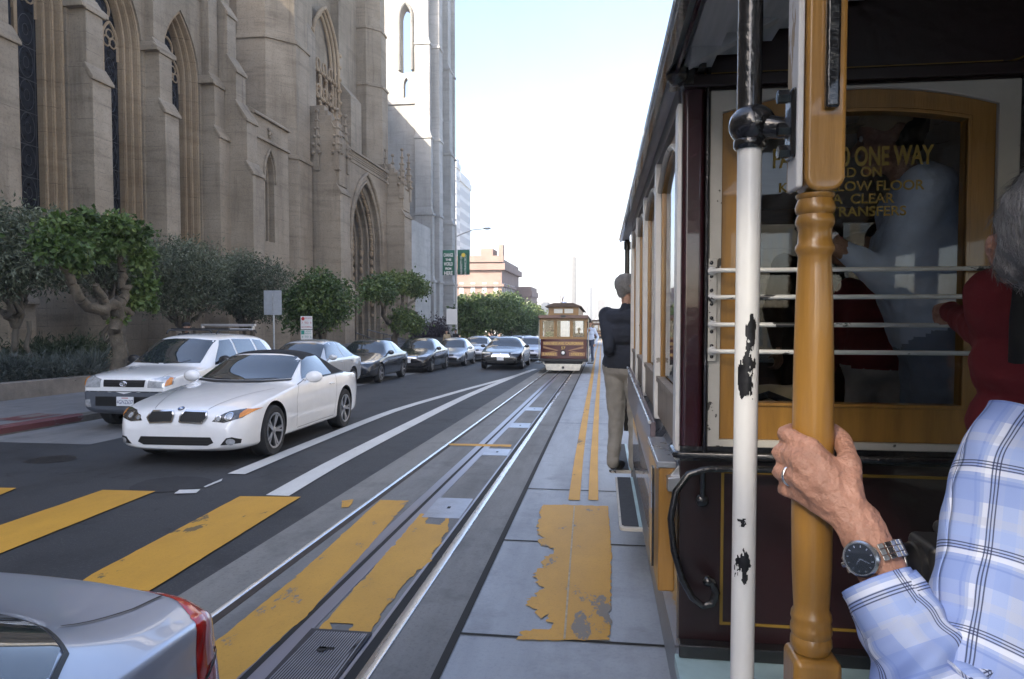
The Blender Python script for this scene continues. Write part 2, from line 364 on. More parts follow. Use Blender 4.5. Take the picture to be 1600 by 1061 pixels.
b = MB(); b.lathe([(.001,0),(.026,0),(.026,.003),(.001,.003)], (c+.27, y1-.24, road(y0)+.0205)); b.box(c+.25, c+.33, y1-.235, y1-.215, road(y0)+.0205, road(y0)+.0235); b.build('key_hole', M_DARK, hatch)

# painted markings: outlines traced on the road plane
def ragged(pts, amp, step=.05, h=.0115):
    out = []
    P = [onG(*q[:2]) for q in pts]; n = len(P)
    for i in range(n):
        a, b = P[i], P[(i+1) % n]; d = b-a; k = max(1, int(d.length/step)); nrm = Vector((-d.y, d.x, 0)).normalized(); amp_i = amp*(pts[i][2] if len(pts[i]) > 2 else 1)
        w_ = 0
        for j in range(k):
            w_ = .45*w_ + RNG.normal()*amp_i*.85*(2.2 if RNG.random() < .12 else 1)
            p = a + d*j/k + nrm*(w_ if 0 < j else 0); out.append((p.x, p.y, road(p.y)+h))
    return out
def flat(name, outlines, m, kind='structure'):
    bm = bmesh.new()
    for o in outlines:
        f = bm.faces.new([bm.verts.new(p) for p in o])
        if f.normal.z < 0: f.normal_flip()
    bmesh.ops.triangulate(bm, faces=bm.faces); me = bpy.data.meshes.new(name); bm.to_mesh(me); bm.free(); me.materials.append(m)
    o = bpy.data.objects.new(name, me); COL.objects.link(o); return tag(o, kind=kind)
def ext(a, b, t): return (a[0]+(b[0]-a[0])*t, a[1]+(b[1]-a[1])*t)
flat('crosswalk_stripes', [ragged([(375,777),(470,778),(248,916.6),(160,972),(20,985),(143,900)], .002, .1),
    ragged([(160.7,767),(243,769),(0,867),(-120,915),(-240,915),(0,822.5)], .002, .1),
    ragged([(26,764),(-60,800),(-200,830),(-200,790),(-60,763)], .002, .1)], M_YEL)
c0 = lambda px, py: (px, py)
flat('track_crosswalk_paint', [ragged([(594,783,1),(639,784,.4),(556,880,.5),(480,965,.6),(372,1061,.5),(335,1100,.5),(290,1100,.4),(322,1018,.4),(470,897,.4)], .006, .04)], M_YEL2)
flat('worn_track_crosswalk_paint', [ragged([(658,804,1),(672,806,1),(664,820,2),(690,822,2),(703,807,1),(700,830,1.5),(668,882,1.2),(640,905,1),(596,960,1.4),(586,978,1.4),(572,996,1.6),(545,990,1.6),(552,978,1.5),(515,976,1.5),(512,990,1.2),(495,989,.6)], .006, .03)], M_YEL2)
flat('worn_yellow_patch', [ragged([(848,790,1),(950,792,.3),(956,870,.6),(953,1003,.5),(806,1003,1.5),(822,988,1.5),(862,984,1.5),(858,962,2),(838,962,2),(822,938,2),(842,925,2),(836,902,2),(845,880,2),(866,858,2),(842,850,1.5),(840,822,1.2)], .008, .02)], M_YEL2)
flat('painted_seam', [[(p.x+d, p.y, road(p.y)+.0135) for p, d in ((onG(897.5,793), -.006), (onG(897.5,793), .006), (onG(882,1002), .006), (onG(882,1002), -.006))]], mat('seam_filler', (.36,.30,.20), .7, var=.3, scale=20))
flat('loose_yellow_paint', [ragged([(534,784),(551,782),(545,794),(533,795)], .008, .03), ragged([(700,694),(800,696),(798,699.5),(702,697)], .004, .1)], M_YEL2)
def line_strip(name, pts, w0, m, dz=.0115):
    P = [onG(*q) for q in pts]; b = MB(); rows = []
    ys = [p.y for p in P]; tb = [(p.y, p.x) for p in P]
    ww = w0 if isinstance(w0, (list, tuple)) else (w0, w0)
    y = ys[0]
    while y <= ys[-1]:
        x = catmull(tb, y); t = (y-ys[0])/(ys[-1]-ys[0]); w_ = ww[0] + (ww[1]-ww[0])*t
        rows.append([(x-w_/2, y, road(y)+dz), (x+w_/2, y, road(y)+dz)]); y += .8
    b.grid(rows); return tag(b.build(name, m), kind='structure')
line_strip('white_lane_line', [(369,742),(470,700),(600,648),(700,617),(790,592),(830,580)], (.22,.20), M_WHT)
line_strip('white_track_line', [(433,776),(520,726),(640,664),(720,624),(800,590),(838,576.5)], (.25,.22), M_WHT)
line_strip('yellow_centre_line', [(897,783),(905,715),(915,650),(925,590),(932,548),(937,530)], (.115,.12), M_YEL)
line_strip('yellow_centre_line', [(927,783),(928.5,715),(932,650),(936,590),(938.5,548),(940,530)], (.10,.11), M_YEL)
flat('white_dash', [ragged([(272,773),(280,767),(313,766),(306,772)], .003), ragged([(318,762),(348,749),(346,753),(321,763)], .003)], M_WHT)
def disc(name, px, py, r, m, seedn):
    p = onG(px, py); o = [(p.x+cos(a)*r*(1+.06*sin(3*a+seedn)), p.y+sin(a)*r*.95, road(p.y+sin(a)*r)+.005) for a in [2*pi*k/28 for k in range(28)]]
    flat(name, [o], m)
M_PATCH = mat('asphalt_patch', (.021,.021,.023), .75, var=.2, scale=12, bump=.3)
disc('asphalt_patch', 268, 757, .42, M_PATCH, 1); disc('manhole_cover', 80, 718, .30, mat('manhole_iron', (.035,.032,.03), .5, .6, var=.3, scale=20, bump=.4), 2)
# left pavement, kerb, planter bed
KX = -9.55; PX = -13.0
g = MB(); g.grid([[(KX-.16, y, road(y)+.15), (PX, y, road(y)+.17)] for y in (9.5, 12, 20, 35, 60, 100, 150)]); tag(g.build('pavement', M_WALK), kind='structure')
g = MB(); rows = [[(KX, y, road(y)-.02), (KX, y, road(y)+.12), (KX-.03, y, road(y)+.15), (KX-.16, y, road(y)+.152), (KX-.16, y, road(y))] for y in (9.5, 10.5, 12, 12.8, 20, 35, 60, 100, 150)]
g.grid(rows); tag(g.build('kerb', mat('kerb_stone', (.14,.125,.105), .8, var=.25, scale=3, bump=.3), smooth=30), kind='structure')
g = MB(); g.grid([[(KX+.002, y, road(y)+.03), (KX+.002, y, road(y)+.121), (KX-.03, y, road(y)+.153), (KX-.15, y, road(y)+.156)] for y in (9.6, 10.6, 11.5)]); tag(g.build('red_kerb', M_RED), kind='structure')
g = MB(); g.grid([[(KX-.3, y, road(y)+.156), (KX-.85, y, road(y)+.158)] for y in (10.4, 11.4)]); tag(g.build('red_stencil', M_RED), kind='structure')
g = MB(); g.grid([[(PX-.2, y, road(y)+.42), (-19.5, y, road(y)+.55)] for y in (5, 12, 20, 35, 44)]); tag(g.build('planting_bed', mat('bed_soil', (.035,.028,.02), .95, var=.3, scale=5, bump=.5)), kind='structure')
g = MB(); g.prism([(PX+.15, y, z) for y, z in ((5, road(5)), (34.0, road(34)), (34.0, road(34)+.55), (5, road(5)+.55))], (-.3, 0, 0)); o = g.build('planter_wall', mat('planter_stone', (.20,.175,.15), .9, var=.22, scale=2.5, bump=.4), bevel=.02)
tag(o, 'low tan stone wall along the planting bed in front of the cathedral', 'wall')
# ------------------------------------------------------------------ cathedral
M_ST = stone_mat('cathedral_stone', (.222,.181,.132), (.33,.275,.208), (.115,.091,.064))
M_ST2 = stone_mat('cathedral_jamb_stone', (.29,.215,.135), (.38,.295,.20), (.18,.12,.07), .9)
M_STW = stone_mat('tower_stone', (.33,.325,.31), (.43,.42,.40), (.24,.23,.215), .8)
M_LEAD = mat('leaded_glass', (.012,.014,.020), .25, var=.5, scale=5, spec=.25)
M_TRAC = mat('window_leading', (.055,.055,.06), .6)
GZ = -0.9                                              # foot of the walls
def garch(c0, c1, z0, zs, za, n=9):
    """pointed arch opening outline in (u, z): from bottom-left up, over and down"""
    a = (c1-c0)/2; c = (c0+c1)/2; h = za-zs; R = (a*a+h*h)/(2*a); out = [(c0, z0)]
    cx = c0+R; ang = math.asin(min(1, h/R))
    if h > R: ang = pi/2
    for k in range(n+1):
        t = ang*k/n; out.append((cx-R*cos(t), zs+R*sin(t)*(h/(R*sin(ang)))))
    L = out[1:]; out += [(2*c-u, z) for u, z in L[::-1][1:]] + [(c1, z0)]
    return out
def onplane(pts, X=None, Y=None): return [((X, u, z) if X is not None else (u, Y, z)) for u, z in pts]
def arch_wall(mb, c0, c1, zb, zt, arch, X, d, mi=0, axis='X'):
    """wall panel with a pointed opening reaching its lower edge zb"""
    o = [(c0, zb)] + [(c0, zt), (c1, zt), (c1, zb)] + [p for p in arch[::-1]]
    pts = onplane(o, X=X) if axis == 'X' else onplane(o, Y=X)
    mb.prism(pts, (d, 0, 0) if axis == 'X' else (0, d, 0), mi)
def buttress(mb, y0, y1, stages, xb, lip=.08):
    """stages: (z0, z1, x_out); each set-off is a sloped cap with a small drip lip"""
    for i, (z0, z1, xo) in enumerate(stages):
        nxt = stages[i+1][2] if i+1 < len(stages) else xo-.3
        dz = (xo-nxt)*1.5+.12 if nxt < xo else .1
        ins = i*.05
        mb.prism([(xb, y0+ins, z0), (xo, y0+ins, z0), (xo, y0+ins, z1), (nxt-.02, y0+ins, z1+dz), (xb, y0+ins, z1+dz)], (0, y1-y0-2*ins, 0))
        mb.prism([(xo-.02, y0+ins-lip, z1-.13), (xo+lip, y0+ins-lip, z1-.13), (xo+lip, y0+ins-lip, z1-.02), (nxt-.01, y0+ins-lip, z1+dz+.02), (nxt-.01, y0+ins-lip, z1+dz-.14)], (0, y1-y0-2*ins+2*lip, 0))
ch = thing('cathedral', 'tall tan gothic cathedral with lancet windows, stepped buttresses and a sunlit bell tower', 'church', (-19, 40, GZ))
CH = Matrix.Translation(-Vector((-19, 40, GZ)))
def cpart(mb, name, m, parent=ch, **k):
    off = Vector((-19, 40+1.75, GZ))
    mb.v = [tuple(Vector(p)-off) for p in mb.v]
    return mb.build(name, m, parent, **k)
def sub_part(mb, name, m, parent, **k):
    mb.v = [tuple(Vector(p)-Vector((-19, 40+1.75, GZ))) for p in mb.v]; return mb.build(name, m, parent, **k)
XW = -19.0
BY = [24.3 + 4.1*i for i in range(-9, 3)]              # near edges of the buttresses
# aisle walls, one bay at a time
for i in range(len(BY)-1):
    a, b = BY[i]+1.05, BY[i+1]; c = (a+b)/2+.05; w_ = MB()
    zs, za, z0 = 12.5, 15.0, 5.2
    w_.prism([(XW, a-.3, GZ), (XW, b+.3, GZ), (XW, b+.3, z0-.35), (XW, a-.3, z0-.35)], (-1.3, 0, 0))
    w_.prism([(XW+.06, a-.2, z0-.55), (XW-1.0, a-.2, z0-.05), (XW-1.0, a-.2, z0-.6)], (0, b-a+.4, 0))
    arch_wall(w_, a-.3, b+.3, z0-.36, 16.5, garch(c-1.42, c+1.42, z0-.36, zs, za+.45), XW, -.3)
    wall = cpart(w_, 'wall', M_ST)
    j_ = MB()
    for k, (hw, x, d) in enumerate(((1.25, XW-.12, -.30), (1.08, XW-.34, -.3), (.93, XW-.55, -.35))):
        up = .30-.14*k
        arch_wall(j_, c-1.6, c+1.6, z0-.3, 16.2, garch(c-hw, c+hw, z0-.3, zs, za+up), x, d)
    for k, (hw, x) in enumerate(((1.33, XW-.10), (1.16, XW-.32), (1.0, XW-.53))):
        ar = garch(c-hw, c+hw, z0-.2, zs, za+.36-.13*k); j_.tube([(x, u, z) for u, z in ar], .055, 8)
    win = cpart(j_, 'window', M_ST2, smooth=40)
    gl = MB(); gl.prism([(XW-.78, u, z) for u, z in garch(c-.95, c+.95, z0-.3, zs, za)], (-.03, 0, 0)); sub_part(gl, 'glass', M_LEAD, win)
    t_ = MB()                                           # mullion, two trefoil lights and a roundel
    t_.box(XW-.86, XW-.68, c-.07, c+.07, z0-.3, zs+.6)
    for s in (-1, 1):
        cc = c+s*.48; t_.tube([(XW-.76, u, z) for u, z in garch(cc-.44, cc+.44, zs-.5, zs+.1, zs+.95)], .06, 6)
        for q in range(3): t_.tube([(XW-.76, cc+.20*cos(t+pi/2+q*2.1)+.20*cos(2*pi*k/10), zs+.25+.2*sin(t+pi/2+q*2.1)+.2*sin(2*pi*k/10)) for k in range(11) for t in (0,)], .035, 5)
    t_.tube([(XW-.76, c+.46*cos(2*pi*k/18), zs+1.35+.46*sin(2*pi*k/18)) for k in range(19)], .06, 6)
    sub_part(t_, 'tracery', M_ST2, win, smooth=40)
    l_ = MB()                                           # leading: ovals and bars
    for s in (-1, 1):
        cc = c+s*.48; z = z0+.2
        while z < zs-.4:
            l_.tube([(XW-.765, cc+.30*cos(2*pi*k/16), z+.5+.52*sin(2*pi*k/16)) for k in range(17)], .012, 4)
            l_.tube([(XW-.765, cc+.12*cos(2*pi*k/10), z+.5+.2*sin(2*pi*k/10)) for k in range(11)], .009, 4)
            l_.box(XW-.775, XW-.755, cc-.42, cc+.42, z-.10, z-.075); z += 1.12
        for q in (-.36, .36): l_.box(XW-.775, XW-.757, cc+q-.008, cc+q+.008, z0-.2, zs)
    sub_part(l_, 'leading', M_TRAC, win)
for i, y in enumerate(BY):
    b_ = MB(); buttress(b_, y, y+1.05, [(GZ, 2.1, -17.75), (2.1, 10.2, -18.1), (10.2, 12.7, -18.35), (12.7, 17.5, -18.62)], XW-.1)
    b_.box(XW, -17.7, y-.05, y+1.1, GZ, .6)
    b_.prism([(XW-.1, y-.14, 12.62), (-18.28, y-.14, 12.62), (-18.28, y-.14, 12.78), (-18.5, y-.14, 12.98), (XW-.1, y-.14, 12.98)], (0, 1.33, 0))
    cpart(b_, 'buttress', M_ST, bevel=.025)
w_ = MB(); w_.box(XW-1.2, XW+.05, BY[0], 34, 16.5, 16.9); w_.box(XW-.9, XW-.2, BY[0], 34, 16.9, 17.6); cpart(w_, 'parapet', M_ST, bevel=.03)
# clerestory and steep nave roof set back from the street
w_ = MB(); w_.box(-38, -24.5, -13, 76, GZ, 26); nave = cpart(w_, 'nave', M_ST)
w_ = MB(); w_.prism([(-24.2, -13, 26), (-31, -13, 33.5), (-38, -13, 26)], (0, 89, 0)); cpart(w_, 'roof', mat('copper_roof', (.16,.19,.17), .7, var=.2, scale=1))
w_ = MB(); w_.prism([(-24.6, -13, 17.2), (XW-1.1, -13, 16.4), (XW-1.1, -13, 16), (-24.6, -13, 16)], (0, 47, 0)); cpart(w_, 'aisle_roof', MATS['copper_roof'])
# raking stepped buttress before the vestibule
b_ = MB(); buttress(b_, 33.4, 34.5, [(GZ, 8.6, -16.9), (8.6, 11.2, -17.2), (11.2, 13.6, -17.75), (13.6, 16.4, -18.2), (16.4, 20, -18.5)], XW-.1); cpart(b_, 'buttress', M_ST, bevel=.025)
# vestibule with a single small lancet
XV = -17.45; w_ = MB(); c = 36.2
w_.box(XW-.5, XV, 34.5, 38.4, GZ, 5.5)
arch_wall(w_, 34.5, 38.4, 5.5, 11.9, garch(c-.5, c+.5, 5.5, 8.9, 10.1), XV, -.35)
w_.prism([(XV-.22, u, z) for u, z in [(34.5, 5.5), (34.5, 11.5), (38.4, 11.5), (38.4, 5.5)]] , (-.9, 0, 0)) if False else None
arch_wall(w_, 34.6, 38.3, 5.5, 11.5, garch(c-.32, c+.32, 5.5, 8.9, 9.9), XV-.3, -.3)
w_.tube([(XV+.04, u, z) for u, z in garch(c-.62, c+.62, 8.6, 8.95, 10.35)], .07, 8)
for z, p in ((11.9, .16), (10.75, .12)):
    w_.prism([(XV-.3, 34.5, z-.1), (XV+p, 34.5, z-.1), (XV+p, 34.5, z), (XV-.3, 34.5, z+.3)], (0, 4.0, 0))
w_.box(XV, XV+.1, 34.5, 39, 2.9, 3.15)
for k in range(7): w_.ball((XV+.05, 36.2+.12*sin(k*1.9), 11.15+.06*k-.15), .09, 6)
vest = cpart(w_, 'vestibule', M_ST, bevel=.012)
g_ = MB(); g_.box(XV-.75, XV-.7, c-.4, c+.4, 5.5, 10.0); sub_part(g_, 'lancet_glass', M_LEAD, vest)
# transept: octagonal stair turrets, gabled front, porch with deep portal
def octagon(mb, cx, cy, r, z0, z1, rot=pi/8, n=8):
    pts = [(cx+r*cos(rot+2*pi*k/n), cy+r*sin(rot+2*pi*k/n), z0) for k in range(n)]; mb.prism(pts, (0, 0, z1-z0))
def turret(cx, cy, r, z1, strings):
    b = MB(); z = GZ; rr = r
    for s in strings + [z1]:
        octagon(b, cx, cy, rr, z, s); octagon(b, cx, cy, rr+.10, s-.16, s); octagon(b, cx, cy, rr+.02, s, s+.12); z = s; rr -= .10
    return b
cpart(turret(-20.0, 41.3, 2.45, 31, [10.9, 17.6, 22]), 'turret', M_ST, bevel=.03)
cpart(turret(-18.9, 55.2, 1.9, 33, [10.9, 19.6, 24]), 'turret', M_ST, bevel=.03)
w_ = MB(); w_.box(-30, -19.6, 41, 56, GZ, 30); w_.prism([(-19.2, 42.6, 30), (-19.2, 48.8, 36), (-19.2, 55, 30)], (-10, 0, 0))
w_.box(-19.7, -19.0, 43.5, 45.4, GZ, 28); w_.box(-19.7, -19.0, 50.0, 54, GZ, 28); w_.box(-19.7, -19.0, 43.5, 54, GZ, 13.2)
w_.prism([(-19.0, 50.2, 12), (-18.2, 50.2, 12), (-18.2, 50.2, 17.6), (-19.0, 50.2, 18.6)], (0, 2.2, 0))
w_.prism([(-19.0, 43.2, 12), (-18.4, 43.2, 12), (-18.4, 43.2, 19.6), (-19.0, 43.2, 20.6)], (0, 1.3, 0))
cpart(w_, 'transept', M_ST, bevel=.03)
# tall transept window seen edge on: deep flowing tracery
t_ = MB(); yc, hw = 47.7, 2.3
for s in range(3):
    t_.tube([(-19.05-.18*s, u, z) for u, z in garch(yc-hw+.25*s, yc+hw-.25*s, 13.2, 19.2, 22.8-.2*s)], .13, 8)
for k in range(4):
    u = yc-1.6+1.07*k; t_.box(-19.5, -19.15, u-.08, u+.08, 13.2, 18.5)
    for q in range(3):
        z = 14.2+q*1.75; t_.tube([(-19.25, u+.5+.5*cos(2*pi*j/12), z+.75*sin(2*pi*j/12)) for j in range(13)], .10, 6)
        t_.tube([(-19.15, u+.5+.28*cos(2*pi*j/12), z+.9+.42*sin(2*pi*j/12)) for j in range(13)], .07, 6)
        for j in range(3): t_.ball((-19.05, u+.15+.35*j, z+.4-.3*(j % 2)), .13, 6)
for q in range(9): t_.ball((-18.98, yc-2.35, 13.6+q*.85), .17, 6); t_.ball((-18.98, yc+2.35, 13.6+q*.85), .17, 6)
tw = cpart(t_, 'tracery_window', M_ST2, smooth=50)
g_ = MB(); g_.box(-19.62, -19.605, yc-2.3, yc+2.3, 13.2, 22); sub_part(g_, 'glass', M_LEAD, tw)
# porch
XP = -16.5; p_ = MB(); y0, y1, yc = 43.0, 53.4, 48.55
ar = lambda k: garch(yc-3.05+.30*k, yc+3.05-.30*k, GZ, 6.6-.1*k, 11.1-.36*k)
for k in range(6): arch_wall(p_, y0+.3 if k else y0, y1-.3 if k else y1, GZ, 12.6-.3*(k > 0), ar(k), XP-.36*k, -.37)
for k in range(6): p_.tube([(XP-.36*k-.02, u, z) for u, z in ar(k+.35)], .09, 8)
p_.prism([(XP-.6, y0, 12.5), (XP+.14, y0, 12.5), (XP+.14, y0, 12.62), (XP-.6, y0, 13.0)], (0, y1-y0, 0)); p_.box(XP-.2, XP+.06, y0, y1, 11.75, 11.9); p_.box(XP-.2, XP+.05, y0, y1, 3.0, 3.25)
for z in (12.0, 12.15, 12.3): p_.box(XP-.1, XP+.05, y0, y1, z, z+.06)
p_.tube([(XP+.06, u, z) for u, z in garch(yc-3.35, yc+3.35, 6.0, 6.6, 11.55)], .13, 8)
p_.box(XW-1, XP-.4, y0, y0+.5, GZ, 12.4)
porch = cpart(p_, 'porch', M_ST, smooth=35)
for k in (1.5, 3.2, 4.6):                              # carved figures and foliage in the recessed orders
    f_ = MB(); a_ = ar(k)
    for j in range(1, len(a_)-1):
        u, z = a_[j]; u2, z2 = a_[min(j+1, len(a_)-1)]
        for q in range(3):
            t = q/3; f_.ball((XP-.36*k, u+(u2-u)*t, z+(z2-z)*t), .11+.04*((j+q) % 2), 6)
    for s in (a_[0][0]+.1, a_[-1][0]-.1):
        for q in range(7): f_.ball((XP-.36*k, s, 2.4+q*.62), .15, 6, sc=(1, 1, 1.7)); f_.ball((XP-.36*k, s, 2.95+q*.62), .09, 6)
    sub_part(f_, 'carving', M_ST2, porch, smooth=60)
d_ = MB(); d_.box(XP-2.3, XP-2.2, yc-1.5, yc+1.5, GZ, 6.5); sub_part(d_, 'door', mat('oak_door', (.06,.04,.03), .6), porch)
d_ = MB(); d_.prism([(XP-2.25, u, z) for u, z in garch(yc-1.6, yc+1.6, 6.5, 6.55, 9.6)], (-.1, 0, 0)); sub_part(d_, 'tympanum', M_ST2, porch)
def crockets(cx, cy, z0, h, r, m=M_ST):
    b = MB(); octagon(b, cx, cy, r, z0, z0+h*.35, pi/4, 4); b.lathe([(r*.95, z0+h*.35), (r*.5, z0+h*.7), (r*.12, z0+h), (.001, z0+h+.02)], (cx, cy, 0), 'Z', 8)
    for k in range(5):
        zz = z0+h*(.30+.14*k); rr = r*(1.15-.2*k)
        for q in range(4): a = pi/4+q*pi/2; b.ball((cx+cos(a)*rr, cy+sin(a)*rr, zz), .12-.01*k, 6)
    b.ball((cx, cy, z0+h+.1), .13, 6); return cpart(b, 'pinnacle', m, smooth=40)
for (ya, yb, xo, zt) in ((42.6, 44.3, -16.1, 13.0), (53.1, 55.2, -15.1, 11.6)):
    b_ = MB(); buttress(b_, ya, yb, [(GZ, 3.2, xo+.25), (3.2, 9.3, xo), (9.3, zt, xo-.25)], XW); yy = (ya+yb)/2
    for s in range(4): b_.box(XW, xo-.3-.3*s, ya+.12+.14*s, yb-.12-.14*s, zt+.28+.36*s, zt+.66+.36*s)
    b_.box(xo-.3, xo-.1, ya+.15, yb-.15, 9.7, zt-.3)
    cpart(b_, 'buttress', M_ST, bevel=.02)
    for px_ in (xo-.2, xo-1.5): crockets(px_, ya+.15, 10.6, 3.6, .26); crockets(px_, yb-.15, 10.6, 3.6, .26)
# bell tower
tx0, tx1, ty0, ty1 = -21.6, -15.15, 58.5, 66.0; T = MB()
def tower_face_west(zb, zt, holes):
    o = [(tx0, zb), (tx0, zt), (tx1, zt), (tx1, zb)]
    return o
T.box(tx0, tx1, ty0, ty1, -2.2, 16.4)
zt = 48; cxm = -16.95
arch_wall(T, tx0, tx1, 22.6, zt, garch(cxm-.48, cxm+.48, 22.6, 27.3, 28.4), ty0, .9, axis='Y')
arch_wall(T, tx0, tx1, 22.6, zt, garch(-20.1, -18.0, 22.6, 29.6, 31.2), ty1-.9, .9, axis='Y')
arch_wall(T, tx0, tx1, 20.5, 22.6, garch(cxm-.24, cxm+.24, 20.5, 21.6, 22.2), ty0, .6, axis='Y'); T.box(tx0, tx1, ty1-.6, ty1, 16.4, 19.6)
T.box(tx0, tx1, ty0, ty0+.9, 16.4, 20.5)
T.box(tx1-.8, tx1, ty0+.9, ty1-.9, 16.4, 24); T.box(tx0, tx0+.8, ty0+.9, ty1-.9, 16.4, zt); T.box(tx1-.8, tx1, ty0+.9, ty0+2.6, 24, zt); T.box(tx1-.8, tx1, ty1-2.6, ty1-.9, 24, zt); T.box(tx1-.8, tx1, ty0+2.6, ty1-2.6, 36, zt); T.box(tx0+.8, tx1-.8, ty0+.9, ty1-.9, 40, 41)
for z in (3.4, 9.6, 19.9, 36): T.box(tx0-.1, tx1+.14, ty0-.14, ty1+.14, z, z+.28)
for s in (-1, 1): T.tube([(u, ty0-.06, z) for u, z in garch(cxm-.56, cxm+.56, 22.8, 27.4, 28.6)], .14, 8)
TS = 1.28
def tsc(mb): mb.v = [(p[0]*TS, p[1]*TS+1.75, CZ+(p[2]-CZ)*TS) for p in mb.v]; return mb
tower = cpart(tsc(T), 'tower', M_STW, bevel=.03)
for (bx, by, dx, dy) in ((tx1-.9, ty0-.9, 1.7, .9), (tx1, ty0+.4, 1.0, 1.4), (tx1, ty1-1.8, 1.1, 1.5), (tx0-.4, ty0-.9, 1.2, .9), (tx1-.1, ty1+.2, .8, .9)):
    b_ = MB()
    for k, (za, zb) in enumerate(((-2.2, 4.6), (4.6, 10.4), (10.4, 17), (17, 25), (25, 34), (34, 46))):
        sh = .13*k; x0, x1 = bx, bx+dx-sh*(dx > 1.05); yA = by+sh if dy < 1 else by+sh*.4; yB = by+dy
        b_.box(x0, x1, yA, yB, za, zb); b_.box(x0-.05, x1+.09, yA-.09, yB+.05, zb-.22, zb-.02)
        b_.prism([(x0, yA, zb), (x1, yA, zb), (x1-.14, yA+.13, zb+.5), (x0+.05, yA+.13, zb+.5)], (0, dy-.3, 0))
    sub_part(tsc(b_), 'tower_buttress', M_STW, tower, bevel=.025)
b_ = MB()
for z0 in (11.5, 24.8):
    for k in range(9): b_.box(tx1, tx1+.1, ty0+1.6+.5*k, ty0+1.8+.5*k, z0, z0+1.6)
    b_.box(tx1, tx1+.16, ty0+1.4, ty1-1.8, z0-.25, z0); b_.box(tx1, tx1+.16, ty0+1.4, ty1-1.8, z0+1.6, z0+1.8)
for q in (1.9, 3.2):
    b_.tube([(tx1+.05, u, z) for u, z in garch(ty0+q, ty0+q+1.1, 13.8, 21.5, 22.6)], .09, 6)
    b_.tube([(tx1+.05, u, z) for u, z in garch(ty0+q, ty0+q+1.1, 3.9, 8.2, 9.2)], .09, 6)
sub_part(tsc(b_), 'blind_tracery', M_STW, tower, smooth=40)
g_ = MB()
for q in (1.9, 3.2): g_.box(tx1-.02, tx1+.02, ty0+q, ty0+q+1.1, 13.8, 21.5); g_.box(tx1-.02, tx1+.02, ty0+q, ty0+q+1.1, 3.9, 8.2)
sub_part(tsc(g_), 'louvre', mat('dark_louvre', (.16,.155,.15), .9, var=.3, scale=6), tower)
# low link wall between porch and tower
w_ = MB(); w_.box(-24, -16.2, 55.2, 58.5, -2, 12.2); w_.box(-24, -18.6, 58.5, 75, -2, 11); w_.box(-16.25, -16.05, 55.2, 57.6, 3, 3.3); w_.box(-16.25, -16.0, 55.2, 57.6, 9.6, 9.85)
w_.prism([(-24, 55.2, 12.2), (-16.1, 55.2, 12.2), (-16.1, 55.2, 12.35), (-24, 55.2, 16)], (0, 2.4, 0)); cpart(w_, 'link_wall', M_STW, bevel=.03)
# porch steps, stair rail
s_ = MB()
for k in range(6): s_.box(-16.4, -13.7+(-.33*k), 40.8, 52.2, road(46)+.1, road(46)+.3+.16*k)
tag(s_.build('steps', M_WALK, bevel=.015), 'pale stone steps rising to the deep pointed cathedral portal', 'steps')
# ------------------------------------------------------------------ distant city
def block(name, label, cat, x0, x1, y0, y1, zb, zt, m, rows, cols, win_m, wfrac=(.5,.55), cornice=.6, sides=('w','s'), ledges=(), stuff=False):
    r = thing(name, label, cat, ((x0+x1)/2, (y0+y1)/2, zb)); off = Vector((-(x0+x1)/2, -(y0+y1)/2, -zb))
    b = MB(); b.box(x0, x1, y0, y1, zb, zt)
    if cornice: b.box(x0-cornice, x1+cornice, y0-cornice, y1+cornice, zt-1.2, zt); b.box(x0-.01, x1+.01, y0+.4, y1-.4, zt, zt+1.0)
    for z in ledges: b.box(x0-cornice*.7, x1+cornice*.7, y0-cornice*.7, y1+cornice*.7, z, z+.5)
    wins = []; hh = (zt-zb-4)/rows
    for i in range(rows):
        z = zb+2+hh*(i+.5*(1-wfrac[1]))
        for sd in sides:
            if sd == 'w':
                ww = (x1-x0)/cols
                for j in range(cols):
                    xa = x0+ww*(j+.5*(1-wfrac[0])); wins.append((xa, xa+ww*wfrac[0], y0-.04, y0+.3, z, z+hh*wfrac[1])); b.box(xa-.12, xa+ww*wfrac[0]+.12, y0-.22, y0-.01, z-.25, z-.03)
            else:
                n = max(2, int((y1-y0)/((x1-x0)/cols))); ww = (y1-y0)/n; xs = x1 if sd == 's' else x0
                for j in range(n):
                    ya = y0+ww*(j+.5*(1-wfrac[0])); wins.append((xs-.3 if sd == 's' else xs-.04, xs+.04 if sd == 's' else xs+.3, ya, ya+ww*wfrac[0], z, z+hh*wfrac[1]))
    b.v = [tuple(Vector(p)+off) for p in b.v]; b.build('walls', m, r)
    wins.sort(key=lambda q: q[0]**2+q[2]**2+q[4]**2); cache = {}
    for q in wins[:100]:
        k = tuple(round(v, 2) for v in (q[1]-q[0], q[3]-q[2], q[5]-q[4]))
        if k not in cache:
            o = MB().box(0, k[0], 0, k[1], 0, k[2]).build('window', win_m, r); cache[k] = o
        else: o = cache[k].copy(); COL.objects.link(o); o.parent = r
        o.location = Vector((q[0], q[2], q[4]))+off
    if len(wins) > 100:
        wn = MB()
        for q in wins[100:]: wn.box(*q)
        wn.v = [tuple(Vector(p)+off) for p in wn.v]; tag(wn.build('windows', win_m, r), kind='stuff')
    return r
